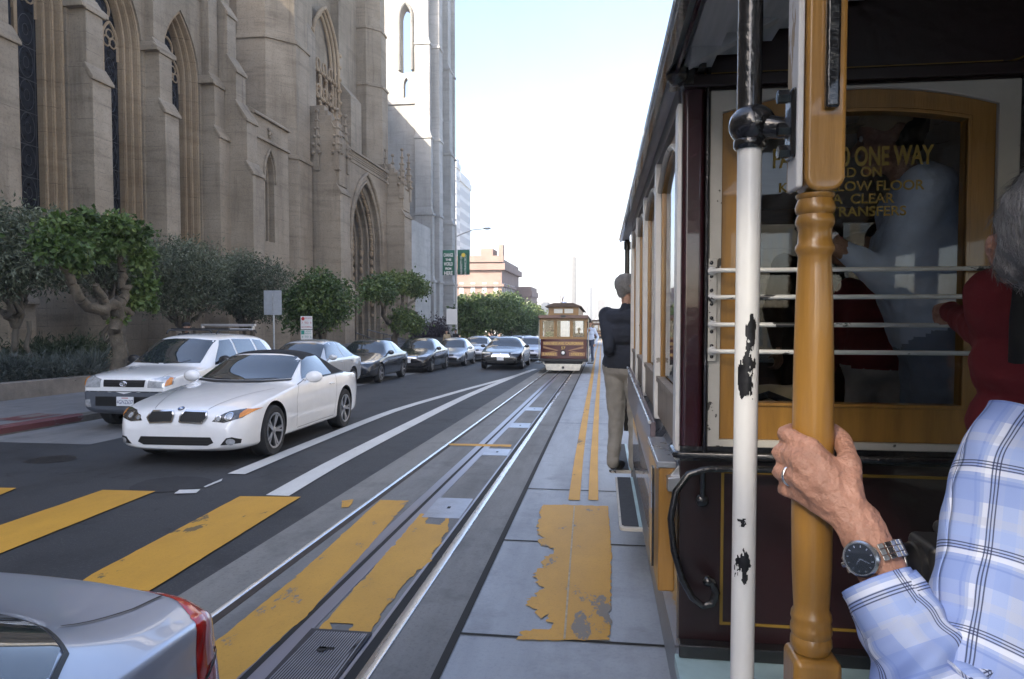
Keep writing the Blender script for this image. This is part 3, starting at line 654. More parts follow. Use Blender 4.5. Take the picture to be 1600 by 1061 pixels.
def grid_facade(name, wall, glass, fw, fh):
    m = bpy.data.materials.new(name); m.use_nodes = True; n, L, p = nodes_of(m); tc = n.new('ShaderNodeTexCoord'); sp = n.new('ShaderNodeSeparateXYZ'); L.new(tc.outputs['Object'], sp.inputs[0])
    fx = mathn(n, L, 'FRACT', mathn(n, L, 'DIVIDE', mathn(n, L, 'ADD', sp.outputs[0], sp.outputs[1]), fw)); fz = mathn(n, L, 'FRACT', mathn(n, L, 'DIVIDE', sp.outputs[2], fh))
    k = mathn(n, L, 'MULTIPLY', mathn(n, L, 'LESS_THAN', fx, .55), mathn(n, L, 'LESS_THAN', fz, .5))
    L.new(mixc(n, L, k, wall, glass), p.inputs['Base Color']); p.inputs['Roughness'].default_value = .7; return m
M_WHB = mat('white_facade', (.72,.72,.70), .8, var=.05, scale=.3); M_PALE = mat('pale_facade', (.62,.60,.57), .8, var=.06, scale=.3)
SLIT0, SLIT1 = 18.335, 18.43  # lower and upper edge of the added sun slit
M_BRN = mat('brownstone', (.25,.175,.15), .85, var=.14, scale=.4, bump=.2); M_WIN = mat('far_window_glass', (.25,.28,.32), .15)
M_WINW = mat('far_window_pale', (.52,.54,.56), .7)
def P(px, py, Y): return onY(px, py, Y)
# white apartment tower above the lamp post
rat = lambda px: P(px,300,100).x/100
a = P(709, 260, 150); b = P(721, 390, 150); c = P(735, 280, 172)
block('apartment_tower', 'tall white apartment tower rising behind the street lamp', 'building', P(710,300,150).x, P(718.5,300,150).x, 150, 150*rat(718.5)/rat(735), -14, P(719,274,150).z, M_WHB, 16, 2, M_WINW, (.40,.62), .25, ('w','s'))
block('apartment_slab', 'plain narrow white slab beside the cathedral tower, taller than its neighbour', 'building', P(707,300,146).x, P(714,300,146).x, 145, 149, -14, P(711,254,146).z, M_WHB, 16, 2, M_WINW, (.3,.4), .2, ('w','s'))
# brownstone mansion
zt = P(760, 412, 130).z
m_ = block('brownstone_mansion', 'square brownstone mansion with heavy cornice behind the trees', 'building', P(712,430,130).x, P(784,430,130).x, 130, 157, -9, zt, M_BRN, 2, 4, M_WINW, (.36,.6), .7, ('w','s'), (zt-4.4, zt-6.2))
b = MB(); hx = (P(784,430,130).x-P(712,430,130).x)/2
b.box(-hx-.4, hx+.4, -13.9, -13.4, zt+9+.3, zt+9+1.5); b.build('balustrade', M_BRN, m_)
b = MB(); b.box(-hx*.2, hx*.35, -6, 0, zt+9, zt+9+3.6); b.build('roof_lantern', M_BRN, m_); b = MB(); b.box(hx*.55, hx*.75, -4, -2, zt+9, zt+9+4.6); b.build('chimney', M_BRN, m_)
b = MB(); b.box(-hx-2, -hx+6, -17, -13.7, 0, 5.6); b.prism([(-hx-2.4, -17.3, 5.6), (-hx+2, -17.3, 7.4), (-hx+6.4, -17.3, 5.6)], (0, 3.6, 0)); b.build('entrance_porch', M_BRN, m_)
block('mansion_wing', 'low brown wing of buildings right of the brownstone mansion', 'building', P(800,455,150).x, P(829,455,150).x, 150, 165, -12, P(820,455,150).z, M_BRN, 2, 4, M_WINW, (.4,.5), .3)
# far towers down the hill: stepped slabs with a window grid in the facade material
def tower(label, x0, x1, ytop, Y, m, name='office_tower', dep=30):
    p0 = P(x0, ytop, Y); p1 = P(x1, ytop, Y); cx = (p0.x+p1.x)/2; hw = (p1.x-p0.x)/2; b = MB(); zt = p0.z+70
    b.box(-hw, hw, 0, dep, 0, zt); b.box(-hw*.7, hw*.7, dep*.2, dep*.8, zt, zt+hw*.35); b.box(-hw*1.04, hw*1.04, -hw*.04, dep+hw*.04, zt-hw*.25, zt-hw*.12)
    o = b.build(name, m); o.location = (cx, Y, -70); return tag(o, label, 'building')
M_HZ1 = grid_facade('far_facade_grey', (.10,.103,.107), (.07,.075,.083), 3.4, 3.6); M_HZ2 = grid_facade('far_facade_blue', (.07,.085,.105), (.05,.065,.085), 3, 3.5); M_HZ3 = grid_facade('far_facade_white', (.20,.20,.20), (.11,.115,.13), 3.2, 4)
tower('slender pale stone tower down the hill above the oncoming cable car', 894, 899.5, 402, 420, M_HZ1, dep=9)
tower('broad white office tower with a grid of windows behind the slender tower', 889, 918, 374, 640, M_HZ3)
tower('thin blue grey office tower at the right of the cable car roof', 921.5, 925.5, 449, 700, M_HZ2)
tower('pale office tower low beside the far end of the street', 928.5, 933, 455, 800, M_HZ1)
tower('squat grey office block above the far end of the street', 934, 946, 470, 600, M_HZ1)
tower('small blue office block left of the cable car roof', 846, 856, 474, 330, M_HZ2, dep=20)
tower('wide pale office block on the skyline behind the far cable car', 926, 957, 486, 900, M_HZ3)
tower('long low white block on the skyline left of the slender tower', 838, 889, 470, 700, M_HZ3)
# buildings beside and behind the photographer that keep the street in shade
def plain(label, x0, x1, y0, y1, zt, m, zb=-8):
    rows = max(3, int((zt-zb)/3.4)); return block('apartment_block', label, 'building', x0, x1, y0, y1, zb, zt, m, rows, max(3, int((x1-x0)/3)), M_WIN, (.45,.55), .6, ('w', 's'))
M_BUF = mat('buff_facade', (.42,.38,.32), .85, var=.1, scale=.3)
plain('tall narrow buff apartment tower across the side street behind the camera', -62, -15, -20.3, -16, 46, M_BUF)
plain('lower buff apartment block below the added sun mask behind the camera', -62, -15, -62, -20.4, 17.14, M_BUF)  # block split from the tower and kept low to open the sun slit
t = thing('added_sun_mask', 'blank unseen panel added above the lower apartment block to mask the sun', 'light mask', (-15, -22, 17.14)); b = MB(); b.box(-.03, 0, -2.2, 1.6, SLIT1-17.14, 11); b.build('panel', M_BUF, t)  # added unseen panel; gap below lets a thin sun strip reach the hand
for y in (-2.0, 1.4): b = MB(); b.box(-.3, -.2, y, y+.12, 1.0, 10); b.build('post', M_BRN, t)
b = MB(); b.box(-.03, .0, -2.2, 1.6, .9, SLIT0-17.14); b.build('lower_mask_board', M_BUF, t)  # added board, forms the bottom edge of the sun slit
block('apartment_block', 'cream apartment block across the street beside the cable car', 'building', 15, 40, -6, 34, -6, 24, M_PALE, 8, 8, M_WIN, (.45,.55), .6, ('w', 'e'))
block('apartment_block', 'buff apartment block across the street beyond the cream one', 'building', 15, 40, 37, 75, -8, 19, M_BUF, 6, 8, M_WIN, (.45,.55), .6, ('w', 'e'))
# ------------------------------------------------------------------ vehicles
M_TYRE = mat('tyre_rubber', (.018,.018,.019), .75, var=.2, scale=9); M_RIM = mat('alloy_rim', (.55,.55,.56), .28, .9); M_RIMD = mat('dark_rim_and_bars', (.03,.03,.03), .6)  # near-black for inner rims, grille slats and bars
M_BLK = mat('black_trim', (.012,.012,.013), .45); M_CHROME = mat('chrome', (.75,.75,.76), .08, 1.0)
M_LENS = mat('headlight_lens', (.50,.52,.54), .08, .35, coat=1.0, var=.25, scale=14); M_LENSD = mat('dark_headlight_lens', (.09,.085,.08), .06, .5, coat=1.0, var=.5, scale=20)
M_AMBER = mat('amber_lens', (.62,.22,.03), .12, coat=1.0); M_REDL = mat('red_lens', (.42,.012,.008), .10, coat=1.0, var=.3, scale=18); M_PINKL = mat('reversing_lens', (.50,.24,.25), .12, coat=1.0)
M_CGLASS = mat('car_glass', (.022,.028,.032), .02, 0, coat=1.0, spec=.9); M_PLATEW = mat('number_plate_white', (.72,.73,.75), .4); M_INK = mat('plate_ink', (.03,.05,.16), .5)
M_SOFT = mat('soft_top_fabric', (.009,.009,.012), .9, var=.2, scale=60, bump=.3); M_CLAD = mat('grey_cladding', (.09,.10,.12), .55, var=.08, scale=20)
def car_paint(name, col, metal=0.0, rough=.22): return mat(name, col, rough, metal, coat=1.0, spec=.5, var=.03, scale=6)
P_WHITE = car_paint('white_car_paint', (.82,.82,.82)); P_SUVW = car_paint('suv_white_paint', (.84,.84,.835)); P_BLACK = car_paint('black_car_paint', (.010,.010,.012)); P_NAVY = car_paint('graphite_car_paint', (.035,.042,.055), .3)
P_SILV = car_paint('silver_car_paint', (.36,.39,.43), .65, .28); P_SILV2 = car_paint('bluish_silver_paint', (.46,.49,.57), .5, .36); P_PALE = car_paint('pale_silver_paint', (.55,.57,.60), .3, .25); P_DBLUE = car_paint('dark_blue_paint', (.03,.04,.07), .3)
def patch(bvh, pts, axis, m, name, parent, off=.004, cuts=4, side=1, far=6.0):
    """lay a 2D outline onto the body: axis 'F' pts=(x,z) from the front, 'B' from behind, 'S' pts=(y,z) from the side, 'T' pts=(x,y) from above"""
    bm = bmesh.new(); vs = []
    for a, b in pts:
        vs.append(bm.verts.new({'F': (a, -far, b), 'B': (a, 2*far, b), 'S': (side*far, a, b), 'T': (a, b, far)}[axis]))
    bm.faces.new(vs); bmesh.ops.triangulate(bm, faces=bm.faces); bmesh.ops.subdivide_edges(bm, edges=bm.edges, cuts=cuts, use_grid_fill=True); bmesh.ops.triangulate(bm, faces=bm.faces)
    d = {'F': Vector((0,1,0)), 'B': Vector((0,-1,0)), 'S': Vector((-side,0,0)), 'T': Vector((0,0,-1))}[axis]
    hits = {v: bvh.ray_cast(v.co, d) for v in bm.verts}
    ok = [((h[0]-v.co).dot(d)) for v, h in hits.items() if h[0] is not None]; ok.sort(); dep = ok[len(ok)//2] if ok else far
    for v in bm.verts:
        h = hits[v]
        if h[0] is None: h = bvh.find_nearest(v.co + d*dep)
        nrm = h[1] if h[1].dot(d) < 0 else -h[1]
        v.co = h[0] + nrm*off
    bmesh.ops.recalc_face_normals(bm, faces=bm.faces)
    f0 = max(bm.faces, key=lambda f: f.calc_area())
    if f0.normal.dot(d) > 0: bmesh.ops.reverse_faces(bm, faces=bm.faces)
    me = bpy.data.meshes.new(name); bm.to_mesh(me); bm.free(); me.materials.append(m); me.polygons.foreach_set('use_smooth', [True]*len(me.polygons))
    o = bpy.data.objects.new(name, me); COL.objects.link(o); o.parent = parent
    return o
def seam(bvh, pts, axis, parent, side=1, w_=.006, name='panel_gap', m=None, off=.002, n=14):
    rows = []
    P = [Vector((a, b)) for a, b in pts]; Q = []
    for i in range(len(P)-1): Q += [P[i].lerp(P[i+1], k/n) for k in range(n)]
    Q.append(P[-1]); b = MB()
    for i, q in enumerate(Q):
        t = (Q[min(i+1, len(Q)-1)]-Q[max(i-1, 0)]).normalized(); nn = Vector((-t.y, t.x))*w_/2; r = []
        for s in (-1, 1):
            a, z = q+nn*s; o = {'F': Vector((a,-6,z)), 'B': Vector((a,12,z)), 'S': Vector((side*6,a,z)), 'T': Vector((a,z,6))}[axis]; d = {'F': Vector((0,1,0)), 'B': Vector((0,-1,0)), 'S': Vector((-side,0,0)), 'T': Vector((0,0,-1))}[axis]
            h = bvh.ray_cast(o, d)
            if h[0] is None: h = bvh.find_nearest(o+d*6)
            r.append(h[0]-d*off+h[1]*off)
        rows.append(r)
    b.grid(rows); return b.build(name, m or M_BLK, parent)
def band_on(bvh, pts, widths, m, name, parent, off=.006, n=10, k=6):
    P = [Vector(p) for p in pts]; rows = []
    def ev(i, t):
        a, b, c, d = P[max(i-1,0)], P[i], P[i+1], P[min(i+2,len(P)-1)]; return .5*((2*b)+(c-a)*t+(2*a-5*b+4*c-d)*t*t+(3*b-a-3*c+d)*t**3)
    S = [(i+j/n) for i in range(len(P)-1) for j in range(n)]+[len(P)-1-1e-6]
    Q = [ev(int(s), s-int(s)) for s in S]
    for i, s in enumerate(S):
        h = bvh.find_nearest(Q[i]); t = (Q[min(i+1,len(Q)-1)]-Q[max(i-1,0)]).normalized(); sd = h[1].cross(t).normalized(); w_ = widths[int(s)]+(widths[min(int(s)+1,len(P)-1)]-widths[int(s)])*(s-int(s)); r = []
        for j in range(k+1):
            q = bvh.find_nearest(h[0]+sd*w_*(j/k-.5)); e = 1-abs(2*j/k-1)**4; r.append(q[0]+q[1]*(off*e+.001))
        rows.append(r)
    b = MB(); b.grid(rows); return b.build(name, m, parent, smooth=180)
def car_body(sp):
    """closed smooth loft from plan and profile curves, wheel wells cut out"""
    L = sp['L']; ys = sp['ys']; rows = []
    for y in ys:
        g = lambda k: catmull(sp[k], y)
        zt, zb, wm, wr, bot = g('top'), g('belt'), g('wmax'), g('wroof'), g('bot')
        zm = g('zmid') if 'zmid' in sp else bot+(zb-bot)*.62; dr = g('drop') if 'drop' in sp else .05
        zb = min(zb, zt-.02); wb = wm*sp.get('tum', .965); wr = min(wr, wb-.02)
        ze = max(zt-dr, zb+.01)
        half = [(0, bot), (wm*.86, bot), (wm*.965, bot+.10), (wm, zm), (wb, zb), ((wb*.45+wr*.55), zb*.5+ze*.5), (wr, ze), (wr*.6, zt-dr*.18), (0, zt)]
        full = [(-x, z) for x, z in half[1:-1]][::-1]; full = [half[0]] + half[1:-1] + [half[-1]] + full
        rows.append([(x, y, z) for x, z in full])
    b = MB(); b.grid(rows, closed=True); n = len(rows[0])
    b.f += [tuple(range(n)), tuple(range((len(rows)-1)*n, len(rows)*n))[::-1]]; b.m += [0, 0]
    o = b.build('body', [sp['paint'], M_BLK] + sp.get('extra', []), None, smooth=180)
    me = o.data; cr = me.attributes.new('crease_edge', 'FLOAT', 'EDGE'); half_n = 9
    idx = {4, n-4}; sill = {2, n-2}
    for e in me.edges:
        a, c = e.vertices
        if a//n != c//n:
            if a % n in idx: cr.data[e.index].value = sp.get('crease', .45)
            if a % n in sill: cr.data[e.index].value = .5
    o.modifiers.new('s', 'SUBSURF').levels = sp.get('sub', 2); o.modifiers['s'].render_levels = sp.get('sub', 2)
    cuts = []
    for ya in sp['axles']:
        for s in (-1, 1):
            c = MB(); r = sp['wr']*1.13; c.lathe([(.001, s*.45), (r, s*.45), (r, s*1.3), (.001, s*1.3)], (0, ya, sp['wr']+.015), 'X', 40)
            c.m = [1]*len(c.f); co = c.build('cut', [sp['paint'], M_BLK], None, smooth=30); md = o.modifiers.new('b', 'BOOLEAN'); md.object = co; md.operation = 'DIFFERENCE'; md.solver = 'EXACT'; cuts.append(co)
    evaluated(o)
    for c in cuts: bpy.data.objects.remove(c)
    o.data.polygons.foreach_set('use_smooth', [True]*len(o.data.polygons)); o.data.set_sharp_from_angle(angle=radians(42))
    if 'regions' in sp:
        for p in o.data.polygons:
            if p.material_index == 1: continue
            k = sp['regions'](p.center, p.normal)
            if k: p.material_index = k
    bm = bmesh.new(); bm.from_mesh(o.data); bvh = BVHTree.FromBMesh(bm); bm.free()
    return o, bvh
def wheel(parent, x, y, r, wd, spokes, side, rim=None, style='single', fr=.70):
    t = MB(); h = wd/2
    t.lathe([(r*fr, -h*.9), (r*.80, -h), (r*.93, -h*.96), (r*.985, -h*.75), (r, -h*.4), (r, h*.4), (r*.985, h*.75), (r*.93, h*.96), (r*.80, h), (r*fr, h*.9), (r*fr, -h*.9)], (0,0,0), 'X', 36)
    o = t.build('wheel', M_TYRE, parent, smooth=40); o.location = (x, y, r)
    b = MB(); b.lathe([(r*fr, side*h*.95), (r*(fr-.04), side*h*.98), (r*(fr-.06), side*h*.7), (r*(fr-.07), -side*h*.3), (.01, -side*h*.3)], (0,0,0), 'X', 36, 1, cap=False)
    b.lathe([(r*(fr+.005), side*h*.93), (r*(fr+.005), side*h*1.01), (r*(fr-.07), side*h*.98), (r*(fr-.07), side*h*.9)], (0,0,0), 'X', 36, cap=False)
    for k in range(spokes):
        for dd in ((-.11, .11) if style == 'double' else (0,)):
            a = 2*pi*k/spokes; wi = .055 if style == 'double' else .10; wo = .05 if style == 'double' else .075
            pts = []
            for rr, ww, aa in ((.10, wi, a+dd*.25), (fr-.04, wo, a+dd*1.3)):
                c = Vector((0, cos(aa)*rr*r, sin(aa)*rr*r)); tv = Vector((0, -sin(aa), cos(aa)))*ww*r; pts += [c-tv, c+tv]
            x1, x0 = side*h*.96, side*h*.62; xi = side*h*.80
            q = [Vector((xi, *pts[0][1:])), Vector((xi, *pts[1][1:])), Vector((x1, *pts[3][1:])), Vector((x1, *pts[2][1:]))]; d = Vector((-side*.03, 0, 0))
            b.prism(q, d)
    b.lathe([(.001, side*h*.5), (r*.16, side*h*.5), (r*.15, side*h*.86), (r*.08, side*h*.92), (.001, side*h*.92)], (0,0,0), 'X', 20)
    b.build('rim', [rim or M_RIM, M_RIMD], o, smooth=35)
    return o
def mirror_part(parent, x, y, z, m, s, sc=1.0):
    b = MB(); b.ball((0,0,0), .10*sc, 10, sc=(1.15, .62, .78)); b.tube([(-s*.10*sc, .01, -.03), (-s*.2*sc, .03, -.07)], .025, 6)
    o = b.build('mirror', m, parent, smooth=60); o.location = (x, y, z); return o
def plate(parent, y, z, txt=None, x=0.0, w_=.31, h=.155, tilt=0.0):
    b = MB(); b.box(-w_/2, w_/2, -.008, .008, -h/2, h/2); o = b.build('number_plate', M_PLATEW, parent, bevel=.004); o.location = (x, y, z)
    if txt:
        text_mesh('plate_characters', txt, .098, Matrix.Translation((0, -.0095, -.012)) @ FACE, M_INK, o, sx=.72)
        q = MB(); q.box(-.06, .06, -.0095, -.0085, .052, .064); q.build('plate_heading', M_REDL, o)
    return o
def make_car(name, label, sp, loc, rz, group=None):
    r = thing(name, label, 'car', (0,0,0), 0, group); o, bvh = car_body(sp); o.parent = r
    W = sp['W']/2
    for ya in sp['axles']:
        for s in (-1, 1): wheel(r, s*(W-.02-sp.get('tw', .21)/2), ya, sp['wr'], sp.get('tw', .21), sp.get('spokes', 5), s, style=sp.get('style', 'single'))
    sp['detail'](r, bvh, sp)
    r.location = loc; r.rotation_euler = (math.atan(-SLOPE), 0, rz); return r
def sc_curve(c, k): return [(y*k, v) for y, v in c]
# --- shared sedan details
def rounded(x0, x1, z0, z1): return [(x0, z0), (x1, z0), (x1, z1), (x0, z1)]
def sedan_detail(r, bvh, sp):
    g = sp['g']
    patch(bvh, g['screen'], 'F', M_CGLASS, 'windscreen', r, .006)
    for s in (-1, 1):
        for w_ in g['side']: patch(bvh, w_, 'S', M_CGLASS, 'side_window', r, .006, side=s)
        patch(bvh, [(s*x, z) for x, z in g['lamp']], 'F', sp.get('lens', M_LENS), 'headlight', r, .006)
        if 'fog' in g: patch(bvh, [(s*x, z) for x, z in g['fog']], 'F', M_LENSD, 'fog_lamp', r, .005)
        mirror_part(r, s*(sp['W']/2+.06), g['mir'][0], g['mir'][1], sp['paint'] if not sp.get('dark_mirror') else M_BLK, s)
        for d in g['doors']: seam(bvh, d, 'S', r, s)
        for hy, hz in g['handles']:
            b = MB(); b.box(-.012, .012, -.09, .09, -.013, .013); o = b.build('door_handle', sp.get('handle', sp['paint']), r, bevel=.006); h = bvh.ray_cast(Vector((s*6, hy, hz)), Vector((-s, 0, 0))); o.location = h[0]+Vector((s*.012, 0, 0)) if h[0] else (s*sp['W']/2, hy, hz)
        if 'strip' in g: seam(bvh, g['strip'], 'S', r, s, .03, 'trim_strip', M_CHROME if sp.get('chrome') else M_BLK, .006)
    patch(bvh, g['grille'], 'F', M_CHROME if sp.get('chrome') else M_BLK, 'grille', r, .008)
    patch(bvh, g['intake'], 'F', M_BLK, 'lower_intake', r, .006)
    if 'bars' in g:
        for z in g['bars']: seam(bvh, [(-g['barw'], z), (g['barw'], z)], 'F', r, 1, .014, 'grille_bar', M_CHROME, .012)
    patch(bvh, g['rear'], 'B', M_CGLASS, 'rear_window', r, .006)
    seam(bvh, [(-g['hoodw'], g['hood0']), (-g['hoodw']*.98, g['hood1'])], 'T', r); seam(bvh, [(g['hoodw'], g['hood0']), (g['hoodw']*.98, g['hood1'])], 'T', r)
    if g.get('plate'): plate(r, g['plate'][0], g['plate'][1], None)
    b = MB(); b.ball((0,0,0), .05, 8, sc=(1, .25, 1)); o = b.build('badge', M_CHROME, r, smooth=60); h = bvh.ray_cast(Vector((0, -6, g['badge'])), Vector((0, 1, 0))); o.location = h[0] if h[0] else (0,0,g['badge'])
    for s in (-1, 1): patch(bvh, [(s*x, z) for x, z in g['tail']], 'B', M_REDL, 'tail_light', r, .006)
def sedan_spec(paint, L=4.6, W=1.78, H=1.46, deck=4.0, wr=.32, nose=.68, **k):
    c = dict(L=L, W=W, wr=wr, paint=paint, axles=(.90, L-1.03), H=H,
        ys=[0, .03, .12, .30, .60, .95, 1.25, 1.42, 1.62, 1.85, 2.05, 2.3, 2.7, 3.1, 3.4, 3.65, deck-.08, deck+.06, deck+.3, L-.12, L-.02, L],
        top=[(0, nose-.14), (.05, nose), (.30, nose+.07), (.95, nose+.19), (1.36, nose+.27), (1.42, nose+.29), (2.12, H-.05), (2.55, H), (3.0, H-.01), (3.4, H-.07), (deck-.02, nose+.36), (deck+.1, nose+.33), (L-.10, nose+.30), (L, nose+.08)],
        belt=[(0, nose-.2), (.3, nose-.02), (1.0, nose+.10), (1.5, nose+.19), (3.0, nose+.23), (deck, nose+.25), (L-.1, nose+.2), (L, nose)],
        wmax=[(0, W*.36), (.05, W*.42), (.25, W*.475), (.8, W*.5), (L-1, W*.5), (L-.25, W*.47), (L-.05, W*.42), (L, W*.37)],
        wroof=[(0, W*.28), (.3, W*.38), (1.42, W*.40), (2.12, W*.335), (2.8, W*.325), (3.4, W*.32), (deck, W*.36), (L-.1, W*.37), (L, W*.3)],
        bot=[(0, .30), (.15, .20), (.6, .17), (L-.5, .18), (L-.1, .26), (L, .36)],
        drop=[(0, .06), (1.4, .06), (2.1, .075), (3.2, .08), (deck, .05), (L, .05)])
    zb = nose+.19; zt = H-.10
    c['g'] = dict(screen=[(-W*.385, zb+.095), (W*.385, zb+.095), (W*.31, zt+.015), (.2, zt+.045), (-.2, zt+.045), (-W*.31, zt+.015)],
        side=[[(1.62, zb+.05), (2.72, zb+.065), (2.72, zt-.005), (2.32, zt-.01), (2.0, zt-.07)], [(2.78, zb+.065), (3.50, zb+.085), (3.62, zb+.11), (3.36, zt-.055), (2.78, zt-.005)]],
        lamp=[(W*.24, nose-.06), (W*.43, nose-.03), (W*.465, nose+.065), (W*.38, nose+.06), (W*.23, nose-.005)], mir=(1.72, zb+.10),
        doors=[[(1.55, .32), (1.52, zb-.06), (1.62, zb+.04)], [(2.75, .30), (2.75, zb+.05)], [(3.55, zb+.05), (3.5, .62), (3.3, .45)], [(1.6, .27), (3.3, .29)]], handles=[(2.58, zb-.06), (3.40, zb-.04)],
        grille=rounded(-W*.22, W*.22, nose-.10, nose-.015), intake=[(-W*.30, .30), (W*.30, .30), (W*.33, .44), (-W*.33, .44)], rear=[(-W*.34, nose+.40), (W*.34, nose+.40), (W*.28, H-.12), (-W*.28, H-.12)],
        hoodw=W*.36, hood0=.25, hood1=1.35, badge=nose-.055, tail=[(W*.26, nose+.0), (W*.44, nose+.0), (W*.44, nose+.16), (W*.28, nose+.16)], plate=(-.012, .47), fog=[(W*.36, .33), (W*.42, .34), (W*.42, .42), (W*.37, .42)])
    c['g'].update(k.pop('g', {})); c['detail'] = sedan_detail; c.update(k); return c
GR = 'cars parked along the cathedral kerb'
def at(x, y): return (x, y, road(y)+.003)
# --- white convertible
def conv_detail(r, bvh, sp):
    patch(bvh, [(-.71, .985), (-.35, .968), (.35, .968), (.71, .985), (.60, 1.285), (.3, 1.312), (-.3, 1.312), (-.60, 1.285)], 'F', M_CGLASS, 'windscreen', r, .006, 6)
    seam(bvh, [(-.73, .968), (-.36, .950), (.36, .950), (.73, .968)], 'F', r, 1, .022, 'scuttle', M_BLK, .005)
    for s in (-1, 1):
        patch(bvh, [(1.98, .965), (3.1, .985), (3.1, 1.285), (2.62, 1.278), (2.36, 1.225)], 'S', M_CGLASS, 'side_window', r, .006, 5, s)
        hl = patch(bvh, [(s*x, z) for x, z in ((.46, .56), (.62, .545), (.80, .60), (.885, .69), (.78, .70), (.62, .675), (.53, .625))], 'F', M_LENSD, 'headlight', r, .004, 4)
        patch(bvh, [(s*x, z) for x, z in ((.775, .60), (.835, .635), (.885, .69), (.80, .697), (.765, .65))], 'F', M_AMBER, 'indicator', hl, .007, 3)
        for cx, cz, rr in ((.53, .595, .034), (.655, .618, .042)):
            seam(bvh, [(s*(cx+rr*cos(2*pi*k/12)), cz+rr*sin(2*pi*k/12)) for k in range(13)], 'F', hl, 1, .012, 'lamp_ring', M_CHROME, .006, 3)
            patch(bvh, [(s*(cx+.75*rr*cos(2*pi*k/12)), cz+.75*rr*sin(2*pi*k/12)) for k in range(12)], 'F', M_LENS, 'lamp', hl, .006, 1)
        kd = [(s*x, z) for x, z in ((.05, .55), (.34, .535), (.395, .60), (.36, .672), (.085, .682), (.045, .62))]
        k = patch(bvh, kd, 'F', M_BLK, 'kidney_grille', r, .005, 4)
        seam(bvh, kd + [kd[0]], 'F', k, 1, .018, 'grille_surround', M_CHROME, .010, 5)
        for q in range(11): seam(bvh, [(s*(.085+.027*q), .555), (s*(.085+.027*q), .668)], 'F', k, 1, .007, 'grille_slat', M_RIMD, .012, 4)
        patch(bvh, [(s*x, z) for x, z in ((.585, .27), (.79, .285), (.80, .335), (.72, .37), (.66, .36))], 'F', M_BLK, 'fog_recess', r, .004, 3)
        fl = [(s*(.70+.045*cos(2*pi*j/12)), .312+.04*sin(2*pi*j/12)) for j in range(12)]; patch(bvh, fl, 'F', M_LENS, 'fog_lamp', r, .010, 2)
        mirror_part(r, s*.985, 2.02, 1.0, P_WHITE, s, 1.15)
        for d in ([(1.62, .30), (1.60, .70), (1.72, .90), (1.98, .945)], [(3.13, .30), (3.20, .70), (3.22, .965)], [(1.64, .275), (3.1, .285)]): seam(bvh, d, 'S', r, s, .007)
        seam(bvh, [(1.30, .60), (2.2, .665), (3.1, .70)], 'S', r, s, .010, 'flank_crease', P_WHITE, .004)
        seam(bvh, [(1.98, .952), (3.62, .985)], 'S', r, s, .012, 'waist_seal', M_BLK, .005)
        b = MB(); b.box(-.013, .013, -.10, .10, -.014, .014); o = b.build('door_handle', P_WHITE, r, bevel=.008); h = bvh.ray_cast(Vector((s*6, 3.0, .83)), Vector((-s, 0, 0))); o.location = h[0]+Vector((s*.012, 0, 0))
        patch(bvh, [(s*x, z) for x, z in ((.5, .74), (.84, .70), (.84, .84), (.55, .88))], 'B', M_REDL, 'tail_light', r, .006)
        seam(bvh, [(s*.36, .14), (s*.52, .70), (s*.70, 1.28)], 'T', r, 1, .007)
        w_ = MB(); w_.tube([(s*.1, 1.56, .985), (s*.34, 1.60, .99), (s*.56, 1.66, 1.0)], .008, 6); w_.build('wiper', M_BLK, r)
    patch(bvh, [(-.42, .262), (.42, .262), (.50, .30), (.46, .368), (-.46, .368), (-.50, .30)], 'F', M_BLK, 'lower_intake', r, .005, 4)
    for z in (.295, .33): seam(bvh, [(-.44, z), (.44, z)], 'F', r, 1, .008, 'intake_bar', M_RIMD, .009)
    patch(bvh, [(-.6, 1.02), (.6, 1.02), (.5, 1.2), (-.5, 1.2)], 'B', M_CGLASS, 'rear_window', r, .006)
    h = bvh.ray_cast(Vector((0, .13, 3)), Vector((0, 0, -1))); Mb = Matrix.Translation(h[0]+h[1]*.004) @ h[1].to_track_quat('Z', 'Y').to_matrix().to_4x4()
    b = MB(); b.lathe([(.001, 0), (.042, 0), (.040, .006), (.001, .006)], (0,0,0), 'Z', 24); b.lathe([(.001, .006), (.027, .006), (.027, .008), (.001, .008)], (0,0,0), 'Z', 24, 1)
    for q in (0, 2): b.add([(0,0,.0085)]+[(.0265*cos(q*pi/2+pi/2*k/6), .0265*sin(q*pi/2+pi/2*k/6), .0085) for k in range(7)], [(0, k+1, k+2) for k in range(6)], 2)
    bd = b.build('roundel', [mat('badge_dark', (.03,.04,.08), .3), mat('badge_white', (.7,.7,.72), .3), mat('badge_blue', (.05,.16,.42), .3)], r); bd.matrix_local = Mb
